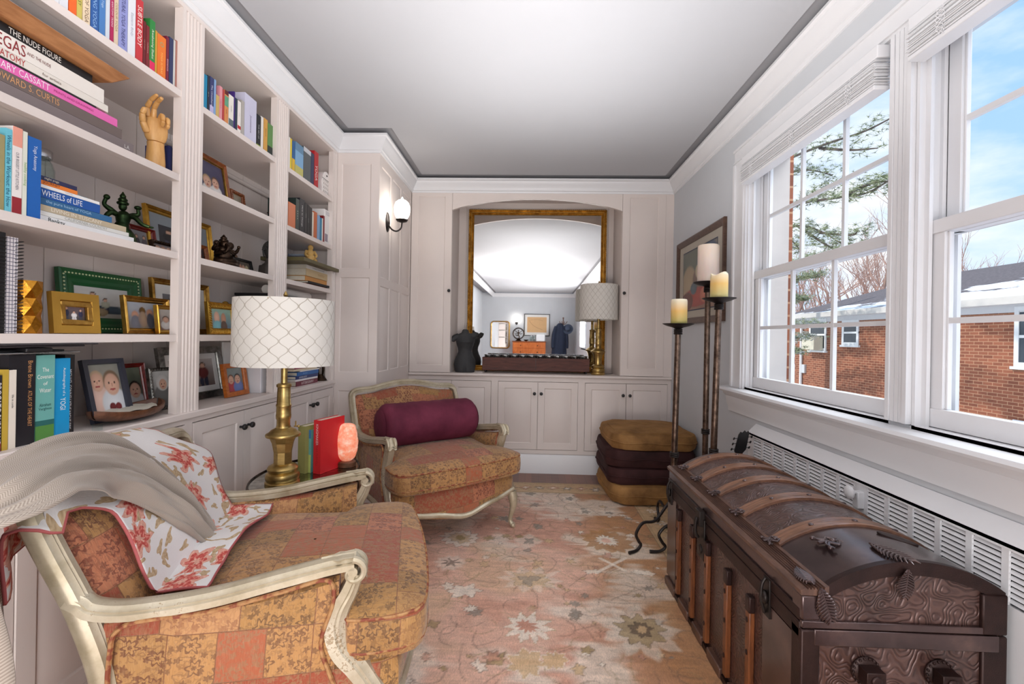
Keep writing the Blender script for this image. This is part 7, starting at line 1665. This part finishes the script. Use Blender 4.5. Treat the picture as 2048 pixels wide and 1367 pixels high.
l2 = brass_lamp((.645, 4.172, .8685), 'brass lamp with diamond quilted drum shade on the countertop right of the mirror', shade_mat(22, 10, 'diamond_quilted_shade', True), hex_=False, z_sh0=.500, z_sh1=.815, R=.170, s=.93)
MB().tube(smoothpath([(.06, 0, .006), (.12, .02, .004), (.17, .05, .004), (.20, .10, .004)], 5), .0025, 6).build('cord', M['black'], l2)
# wall sconce
def sconce(loc, rot, label, strength=9):
    """arm comes out along local +x from the wall at x=0"""
    r = thing('wall_sconce', label, 'wall light', loc, rot)
    b = MB(); b.lathe([(.075, 0), (.075, .004), (.068, .010), (.05, .014), (.02, .017), (.008, .022)], n=32, xf=frame3((0, 0, 0), (0, .60, 0), (0, 0, 1), (1, 0, 0))); b.build('back_plate', M['darkiron'], r)
    MB().tube(smoothpath([(.01, 0, -.02), (.04, 0, -.055), (.075, 0, -.066), (.105, 0, -.045), (.112, 0, -.01), (.112, 0, .0)], 6), .006, 8).build('arm', M['darkiron'], r)
    MB().lathe([(.012, -.012), (.036, -.004), (.044, .006), (.045, .010), (.010, .010)], c=(.112, 0, .01), n=28).build('cup', M['darkiron'], r)
    t = NT('lit_opal_glass'); t.set(Base_Color=(1, .97, .92, 1), Emission_Color=(1, .93, .84, 1), Emission_Strength=strength, Roughness=.3)
    MB().lathe([(.028, .0), (.044, .018), (.055, .045), (.059, .075), (.056, .105), (.047, .128), (.030, .143), (.012, .149), (.006, .160), (.002, .170)], c=(.112, 0, .018), n=32).build('glass_globe', t.m, r)
    return r
sconce((-1.0595, 3.350, 2.035), 0, 'black wall sconce with a lit white glass globe on the panelled side wall', 11)
sconce((-.58, YR+.001, 1.66), PI/2, 'lit wall sconce on the rear wall between mirror and framed picture', 14)
# framed picture on the right wall
r = thing('framed_picture', 'brown framed abstract print in a wide pale mount on the right wall', 'picture', (XR-.001, 3.43, 1.325), PI)
Wp, Hp = .925, .672
prof = [(0, 0), (0, .020), (.2, .024), (.5, .020), (.8, .014), (1, .010), (1, 0)]
b = MB(); co = [(-Wp/2, 0, 1, 1), (Wp/2, 0, -1, 1), (Wp/2, Hp, -1, -1), (-Wp/2, Hp, 1, -1)]
rows_ = [[(q, y+sy*a*.045, z_+sz*a*.045) for a, q in prof] for y, z_, sy, sz in co]; rows_.append(rows_[0]); b.grid(rows_); b.build('picture_frame', wood('dark_walnut_frame', srgb(62, 44, 36), srgb(104, 78, 64), .35, 8), r, smooth=False)
MB().box(.002, .004, -Wp/2+.04, Wp/2-.04, .04, Hp-.04).build('mount', P(186, 178, 164, .8), r)
MB().box(.0042, .0052, -Wp/2+.128, Wp/2-.128, .100, Hp-.10).build('mount_edge', P(60, 66, 84, .7), r)
photo_plane(r, Wp-.27, Hp-.215, [(.3, .8, .5, .35, (96, 104, 92)), (.75, .75, .3, .3, (60, 82, 110)), (.2, .45, .22, .3, (176, 156, 124)), (.6, .5, .28, .22, (120, 96, 80)), (.85, .42, .18, .25, (58, 50, 50)), (.45, .2, .45, .16, (166, 60, 48)), (.75, .22, .2, .14, (196, 110, 84)), (.15, .15, .18, .16, (110, 60, 50)), (.5, .62, .10, .12, (206, 190, 160)), (.35, .35, .1, .1, (80, 100, 110))], ((120, 116, 104), (140, 104, 84)), Matrix.Translation((.0055, 0, .1075)), 90, 'print')

# ------------------------------------------------------------------ far end of the room, seen in the mirror
r = thing('dresser', 'orange-brown wooden chest of drawers against the rear wall, seen in the mirror', 'dresser', (-.16, YR+.27, 0))
MB().box(-.51, .51, -.24, .22, .08, 1.04).build('dresser_body', M['orangewood'], r, bevel=.006); MB().box(-.53, .53, -.25, .24, 1.041, 1.07).build('dresser_top', wood('dresser_top_wood', srgb(104, 52, 28), srgb(150, 84, 44), .3, 5), r, bevel=.004)
for i, (z0, z1) in enumerate(((.12, .36), (.38, .62), (.64, .84), (.86, 1.02))):
    d_ = MB().box(-.49, .49, .222, .236, z0, z1).build('drawer', M['orangewood'], r, bevel=.004)
    for sx in (-1, 1): knob_mb((sx*.26, .236, (z0+z1)/2), (0, 1, 0), .016).build('knob', M['bronze'], d_)
for sx in (-1, 1):
    for sy in (-.2, .18): MB().box(sx*.47-.025, sx*.47+.025, sy-.02, sy+.025, 0, .079).build('leg', M['orangewood'], r)
r = thing('ring_statue', 'bronze dancing figure inside a round ring on the dresser, seen in the mirror', 'statue', (-.50, YR+.30, 1.0705))
b = MB(); b.tube([(.165*math.cos(a), 0, .235+.165*math.sin(a)) for a in np.linspace(0, 2*PI, 40, endpoint=False)], .016, 8, closed=True)
for k in range(24): a = 2*PI*k/24; b.ball((.188*math.cos(a), 0, .235+.188*math.sin(a)), (.012, .008, .012), 6, 5)
b.build('flame_ring', M['bronze'], r)
b = MB(); b.tube(smoothpath([(0, 0, .06), (.03, 0, .13), (0, 0, .19), (0, 0, .26), (0, 0, .29)], 4), [.012]*16+[.018], 8) if False else b.tube([(0, 0, .06), (.03, 0, .13), (0, 0, .19), (0, 0, .26), (0, 0, .30)], [.012, .018, .016, .022, .010], 8); b.ball((0, 0, .325), .02, 10, 8)
for sx in (-1, 1): b.tube([(0, 0, .26), (sx*.06, 0, .28), (sx*.11, 0, .33)], [.012, .010, .007], 8); b.tube([(0, 0, .25), (sx*.07, 0, .22), (sx*.12, 0, .24)], [.012, .010, .007], 8)
b.tube([(0, 0, .18), (-.06, 0, .17), (-.11, 0, .20)], [.016, .013, .007], 8); b.build('dancer', M['bronze'], r)
MB().lathe([(.09, 0), (.10, .01), (.08, .03), (.05, .05), (.04, .07)], n=24).build('base', M['bronze'], r)
r = thing('small_bowl', 'small dark bowl on the dresser beside the ring statue, seen in the mirror', 'bowl', (-.26, YR+.34, 1.0705)); MB().lathe([(.03, 0), (.06, .02), (.08, .05), (.075, .05), (.05, .02)], n=24).build('bowl_body', M['bronze'], r)
r = thing('white_lantern', 'white rectangular lantern at the right end of the dresser, seen in the mirror', 'lantern', (.19, YR+.33, 1.0705)); MB().box(-.14, .14, -.08, .08, 0, .22).build('lantern_body', P(236, 238, 240, .3), r, bevel=.02)
for k in range(2): 
    g_ = thing('glass_jar', ('left' if k == 0 else 'right')+' clear glass jar of the two on the dresser, seen in the mirror', 'jar', (-.10+.09*k, YR+.34, 1.0705), 0, 'glass jars on the dresser'); MB().lathe([(.035, 0), (.038, .01), (.038, .15), (.034, .16), (.034, .02)], n=24).build('jar_body', M['jarglass'], g_); MB().lathe([(.036, .161), (.036, .178), (.01, .18)], n=20).build('lid', M['steel'], g_)
# rounded wall mirror, framed drawing
r = thing('wall_mirror', 'upright mirror with rounded corners on the rear wall, seen in the wide mirror', 'mirror', (-1.10, YR+.002, .83))
def rrect(w, h, rad, n=6):
    o_ = []
    for cx, cz, a0 in ((w/2-rad, rad, -PI/2), (w/2-rad, h-rad, 0), (-w/2+rad, h-rad, PI/2), (-w/2+rad, rad, PI)):
        for k in range(n+1): a = a0+PI/2*k/n; o_.append((cx+rad*math.cos(a), cz+rad*math.sin(a)))
    return o_
o_ = rrect(.60, .86, .09); MB().prism(rrect(.56, .82, .08) and [(x*.95, z_*.96+.015) for x, z_ in o_], 0, .012, 'y').build('mirror_glass', M['mirror'], r, smooth=False)
MB().tube([(x*.97, .016, z_*.98+.008) for x, z_ in o_], .020, 8, closed=True).build('mirror_frame', M['gilt'], r)
r = thing('framed_drawing', 'black framed tan drawing on the rear wall above the dresser, seen in the mirror', 'picture', (.07, YR+.002, 1.24))
b = MB(); [b.box(*q) for q in ((-.41, .41, 0, .025, 0, .022), (-.41, .41, 0, .025, .678, .70), (-.41, -.388, 0, .025, .022, .678), (.388, .41, 0, .025, .022, .678))]; b.build('picture_frame', M['black'], r)
MB().box(-.388, .388, 0, .008, .022, .678).build('mount', P(234, 232, 228), r); MB().box(-.31, .31, .008, .010, .11, .60).build('drawing', P(218, 176, 128, .8), r)
MB().tube(smoothpath([(.18, .011, .20), (.05, .011, .24), (-.1, .011, .32), (-.2, .011, .42), (-.24, .011, .50)], 4), .003, 5).tube(smoothpath([(-.2, .011, .5), (0, .011, .52), (.2, .011, .48)], 4), .002, 5).build('ink_line', P(110, 80, 56), r)
r = thing('coat_stand', 'slim wooden coat stand in the rear corner, seen in the mirror', 'coat stand', (.88, YR+.45, 0)); MB().tube([(0, 0, .03), (0, 0, 1.78)], .016, 10).ball((0, 0, 1.80), .026, 10, 8).build('pole', M['woodbrown'], r)
for k in range(4): a = 2*PI*k/4+.4; MB().tube(smoothpath([(0, 0, 1.60), (.07*math.cos(a), .07*math.sin(a), 1.62), (.13*math.cos(a), .13*math.sin(a), 1.70)], 4), .010, 8).build('hook', M['woodbrown'], r)
for k in range(3): a = 2*PI*k/3; MB().tube(smoothpath([(0, 0, .22), (.12*math.cos(a), .12*math.sin(a), .12), (.26*math.cos(a), .26*math.sin(a), .012)], 4), .012, 8).build('foot', M['woodbrown'], r)
r = thing('overcoat', 'dark navy overcoat hanging on the coat stand, seen in the mirror', 'coat', (.78, YR+.52, 0)); b = MB(); rows_ = []
for z_, w_, d_ in ((.62, .24, .10), (.9, .22, .10), (1.2, .19, .10), (1.4, .17, .095), (1.52, .15, .08), (1.60, .09, .06), (1.64, .05, .04)):
    rows_.append([(w_*math.cos(t_)+.02*(1.6-z_)*-1, d_*math.sin(t_)*(1+.12*math.sin(t_*7)), z_) for t_ in np.linspace(0, 2*PI, 40, endpoint=False)])
b.grid(rows_, closeu=True); b.build('coat_body', P(34, 42, 62, .9), r)
for sx in (-1, 1): MB().tube(smoothpath([(sx*.12, .03, 1.54), (sx*.20, .05, 1.3), (sx*.22, .06, 1.0), (sx*.21, .08, .88)], 4), .05, 10).build('sleeve', P(34, 42, 62, .9), r)
r = thing('felt_hat', 'grey-blue felt hat hooked on the coat stand, seen in the mirror', 'hat', (1.02, YR+.60, 1.46)); r.rotation_euler = (math.radians(-75), 0, .25); MB().lathe([(.155, 0), (.158, .006), (.10, .012), (.085, .02), (.08, .10), (.06, .125), (.01, .12)], n=32).build('hat_body', P(66, 76, 96, .9), r); MB().lathe([(.087, .018), (.0875, .045), (.08, .046)], n=32).build('hat_band', P(30, 34, 46), r)

# ------------------------------------------------------------------ outside
t = NT('brick_wall'); uv = t.coord('UV'); br = t.n('ShaderNodeTexBrick'); t.l(uv, br.inputs[0]); br.inputs['Scale'].default_value = 1; br.inputs['Brick Width'].default_value = .215; br.inputs['Row Height'].default_value = .075; br.inputs['Mortar Size'].default_value = .007; br.inputs['Mortar Smooth'].default_value = .3; br.inputs['Bias'].default_value = -.1
br.inputs['Color1'].default_value = srgb(118, 70, 52); br.inputs['Color2'].default_value = srgb(156, 96, 70); br.inputs['Mortar'].default_value = srgb(190, 150, 118); t.l(t.mix(t.math('MULTIPLY', t.noise(uv, 1.2, 4), .35), br.outputs[0], srgb(150, 84, 56)), t.b.inputs['Base Color']); t.bump(br.outputs['Fac'], -.4, .01); t.set(Roughness=.9); M['brick'] = t.m
tag(MB().box(1.9, 80, -30, 90, -2.2, -2.0).build('ground', paint('trodden_snow', srgb(226, 230, 236), .9, .1, .6, 1.5)), kind='structure')
b = MB(); X0_, X1_ = XR+.236, XR+.262; y = YR
for a, c in holes: b.box(X0_, X1_, y, a-.004, -1.9, 3.2).box(X0_, X1_, a-.004, c+.004, -1.9, WZ0-.03).box(X0_, X1_, a-.004, c+.004, WZ1+.06, 3.2); y = c+.004
b.box(X0_, X1_, y, 4.8, -1.9, 3.2); struct('wall_exterior_brick', b, M['brick'], smooth=False)
HX, HY0, HY1, HE = 10.3, 4.5, 17.88, 2.22
r = thing('neighbouring_house', 'red brick house with a snowy grey hipped roof beyond the window', 'house')
MB().box(HX, HX+8, HY0, HY1, -2.0, HE-.02).build('brick_walls', M['brick'], r, smooth=False)
RZ = 3.62; ry0, ry1 = HY0+4, 16.55
b = MB(); ev = .28; b.add([(HX-ev, HY0-ev, HE), (HX-ev, HY1+ev, HE), (HX+8+ev, HY1+ev, HE), (HX+8+ev, HY0-ev, HE), (HX+4, ry0, RZ), (HX+4, ry1, RZ)], [(0, 4, 5, 1), (1, 5, 2), (2, 5, 4, 3), (3, 4, 0), (3, 0, 1, 2)])
t = NT('snowy_shingles'); v = t.coord(scale=(1, .35, 1)); n = t.noise(v, 1.4, 6, .62); s_ = t.n('ShaderNodeSeparateXYZ'); g_ = t.n('ShaderNodeTexCoord'); t.l(g_.outputs['Object'], s_.inputs[0])
hgt = t.math('MULTIPLY', t.math('SUBTRACT', s_.outputs[2], HE), .42); near_ = t.math('MULTIPLY', t.math('SUBTRACT', 13.0, s_.outputs[1]), .035); m_ = t.math('ADD', t.math('SUBTRACT', n, hgt), near_)
sn = t.ramp(m_, [(.37, (0, 0, 0, 1)), (.41, (1, 1, 1, 1))]); sh = t.noise(t.coord(scale=(1, 3, 1)), 14, 3)
t.l(t.mix(sn, t.ramp(sh, [(.3, srgb(82, 76, 78)), (.7, srgb(122, 114, 116))]), srgb(240, 243, 250)), t.b.inputs['Base Color']); t.set(Roughness=.9); b.build('roof', t.m, r, smooth=False)
MB().box(HX-ev-.04, HX-ev+.02, HY0-ev, HY1+ev, HE-.16, HE).build('gutter', P(206, 200, 192), r); MB().box(HX-ev+.02, HX, HY0, HY1, HE-.17, HE-.14).box(HX-.02, HX-.001, HY0, HY1, HE-.32, HE-.15).build('soffit', P(214, 212, 210), r)
MB().box(HX+3.1, HX+3.6, 15.6, 16.1, 3.0, 3.92).build('chimney', M['brick'], r, smooth=False)
MB().tube([(HX-.05, 17.4, -1.9), (HX-.05, 17.4, HE-.2)], .05, 8).build('downspout', P(226, 224, 222), r)
MB().box(HX-.07, HX, 17.15, 17.45, .05, .36).build('meter_box', P(200, 200, 198), r)
def hwin(y0, y1, z0, z1, ac=False):
    f_ = MB(); w_ = .09; f_.box(HX-.03, HX+.02, y0, y1, z0, z0+w_).box(HX-.03, HX+.02, y0, y1, z1-w_, z1).box(HX-.03, HX+.02, y0, y0+w_, z0+w_, z1-w_).box(HX-.03, HX+.02, y1-w_, y1, z0+w_, z1-w_).box(HX-.02, HX+.02, y0, y1, (z0+z1)/2-.03, (z0+z1)/2+.03).box(HX-.06, HX, y0-.05, y1+.05, z0-.06, z0); o_ = f_.build('window', P(232, 232, 230), r)
    MB().box(HX-.012, HX-.006, y0+w_, y1-w_, z0+w_, z1-w_).build('pane', P(58, 66, 74, .1), o_)
    if ac: MB().box(HX-.35, HX-.02, y0+.15, y1-.1, z0+.02, z0+.50).build('air_conditioner', P(216, 208, 184), o_, bevel=.02)
hwin(16.03, 16.98, .90, 2.02, True); hwin(14.50, 15.25, 1.12, 1.92); hwin(15.98, 16.95, -1.05, -.38); hwin(14.55, 15.22, -1.1, -.38); hwin(8.3, 9.97, .76, 2.02); hwin(8.5, 9.97, -1.2, -.36)
# pine tree: trunk hidden behind the window side, boughs reaching across the sky
def pt_at(px, py, X): 
    d = ray(px, py); k = X/d.x; return Vector((0, 0, 1.2))+d*k
def pine(label, boughs, X, seed, trunk):
    r = thing('pine_tree', label, 'tree', trunk); rg = random.Random(seed); T = Vector(trunk)
    MB().tube([(0, 0, 0), (.05, .02, 3), (0, 0, 7.5)], [.22, .17, .06], 10).build('trunk', P(84, 64, 54, .9), r)
    pin = paint('pine_needles_%d' % seed, srgb(146, 154, 118), .8, .3, 0, 3); pin2 = paint('snowy_needles_%d' % seed, srgb(176, 182, 178), .8, .3, 0, 3)
    for P_, dens, snow in boughs:
        pp = smoothpath([pt_at(px, py, X+dx)-T for px, py, dx in P_], 7); n_ = len(pp); b = MB(); b.tube(pp, [.034-.026*i/n_ for i in range(n_)], 6); b.build('bough', P(92, 80, 72, .9), r)
        b = MB(); b2 = MB()
        for i in range(int(n_*.12), n_):
            for q in range(dens):
                c_ = pp[i]+Vector((rg.gauss(0, .13), rg.gauss(0, .15), rg.gauss(.02, .065))); L_ = rg.uniform(.07, .13)
                tgt = b2 if rg.random() < snow else b
                for k in range(9):
                    d = Vector((rg.gauss(0, 1), rg.gauss(0, 1), rg.gauss(.1, .7))).normalized(); s_ = d.orthogonal().normalized()*.0085
                    tgt.add([c_-s_, c_+s_, c_+d*L_], [(0, 1, 2)])
        b.build('foliage', pin, r, smooth=False, weld=False)
        if b2.v: b2.build('snow_dusted_foliage', pin2, r, smooth=False, weld=False)
tp = pt_at(1500, 683, 6.2)
pine('pine tree with long boughs across the sky outside the window', [
    ([(1520, 345, 0), (1590, 312, -.3), (1660, 285, -.5), (1730, 262, -.5), (1800, 226, -.6)], 5, 0), ([(1640, 296, -.4), (1700, 300, -.4), (1755, 296, -.4)], 3, 0),
    ([(1520, 350, .2), (1580, 344, 0), (1620, 340, 0), (1665, 350, 0)], 9, .1), ([(1520, 440, 0), (1600, 408, -.2), (1670, 396, -.3), (1735, 385, -.4), (1800, 345, -.5)], 9, .05), ([(1600, 405, -.2), (1640, 380, -.2), (1670, 374, -.2)], 7, .1), ([(1690, 390, -.4), (1745, 366, -.4), (1800, 362, -.4)], 7, .1),
    ([(1520, 475, .1), (1590, 452, 0), (1640, 462, 0), (1700, 498, 0)], 9, .1), ([(1600, 455, 0), (1650, 488, 0), (1680, 505, 0)], 8, .1), ([(1640, 465, 0), (1700, 470, 0), (1715, 462, 0)], 6, .1), ([(1520, 500, .1), (1575, 480, 0), (1600, 500, 0)], 10, .1)], 6.2, 3, (tp.x, tp.y, -2.0))
tp2 = pt_at(1545, 683, 8.6)
pine('snow dusted evergreen standing close to the brick house', [([(1545, 540, 0), (1600, 520, 0), (1650, 512, 0)], 26, .05), ([(1545, 590, 0), (1590, 560, 0), (1640, 548, 0)], 26, .1), ([(1545, 620, 0), (1585, 600, 0), (1610, 596, 0)], 22, .2), ([(1545, 660, 0), (1590, 650, 0), (1632, 646, 0)], 18, .6), ([(1545, 690, 0), (1580, 678, 0), (1622, 672, 0)], 20, .6), ([(1545, 720, 0), (1575, 700, 0), (1600, 706, 0)], 14, .5)], 8.6, 8, (tp2.x, tp2.y, -2.0))
def bare_tree(x, y, h, seed, label):
    rg = random.Random(seed); r = thing('bare_tree', label, 'tree', (x, y, -2.0), 0, 'bare trees behind the brick house'); tr = MB(); cr_ = MB()
    def grow(p, d, L_, rad, lev):
        pp = [p]; 
        for k in range(4):
            d = (d+Vector((rg.gauss(0, .13), rg.gauss(0, .13), .05))).normalized(); pp.append(pp[-1]+d*L_/4)
        (tr if lev < 2 else cr_).tube(pp, [rad*(1-.12*k) for k in range(5)], 5 if lev < 2 else 3, cap=False)
        if lev < 5:
            for k in range(3 if lev else 4):
                q = pp[2+(k % 3)]; a = (d*1.0+Vector((rg.uniform(-1, 1), rg.uniform(-1, 1), rg.uniform(-.1, .8)))*.75).normalized(); grow(q, a, L_*rg.uniform(.55, .75), rad*.55, lev+1)
    grow(Vector((0, 0, 0)), Vector((0, 0, 1)), h*.42, .16, 0)
    tr.build('trunk', P(150, 122, 108, .9), r, weld=False); cr_.build('crown', P(186, 150, 134, .9), r, weld=False)
for i, (px, X_, h_) in enumerate(((1645, 17, 9.5), (1700, 19, 10.5), (1748, 17, 10), (1790, 21, 11), (2020, 26, 9.5), (1600, 15, 9))):
    p = pt_at(px, 690, X_); bare_tree(p.x, p.y, h_, 40+i, ['leafless reddish tree left of the gap between roof and evergreen', 'tall leafless tree behind the far end of the snowy roof', 'leafless tree left of the chimney behind the brick house', 'leafless tree rising behind the brick chimney', 'leafless tree far behind the roof, seen in the nearer window', 'leafless tree beyond the snow dusted evergreen'][i])
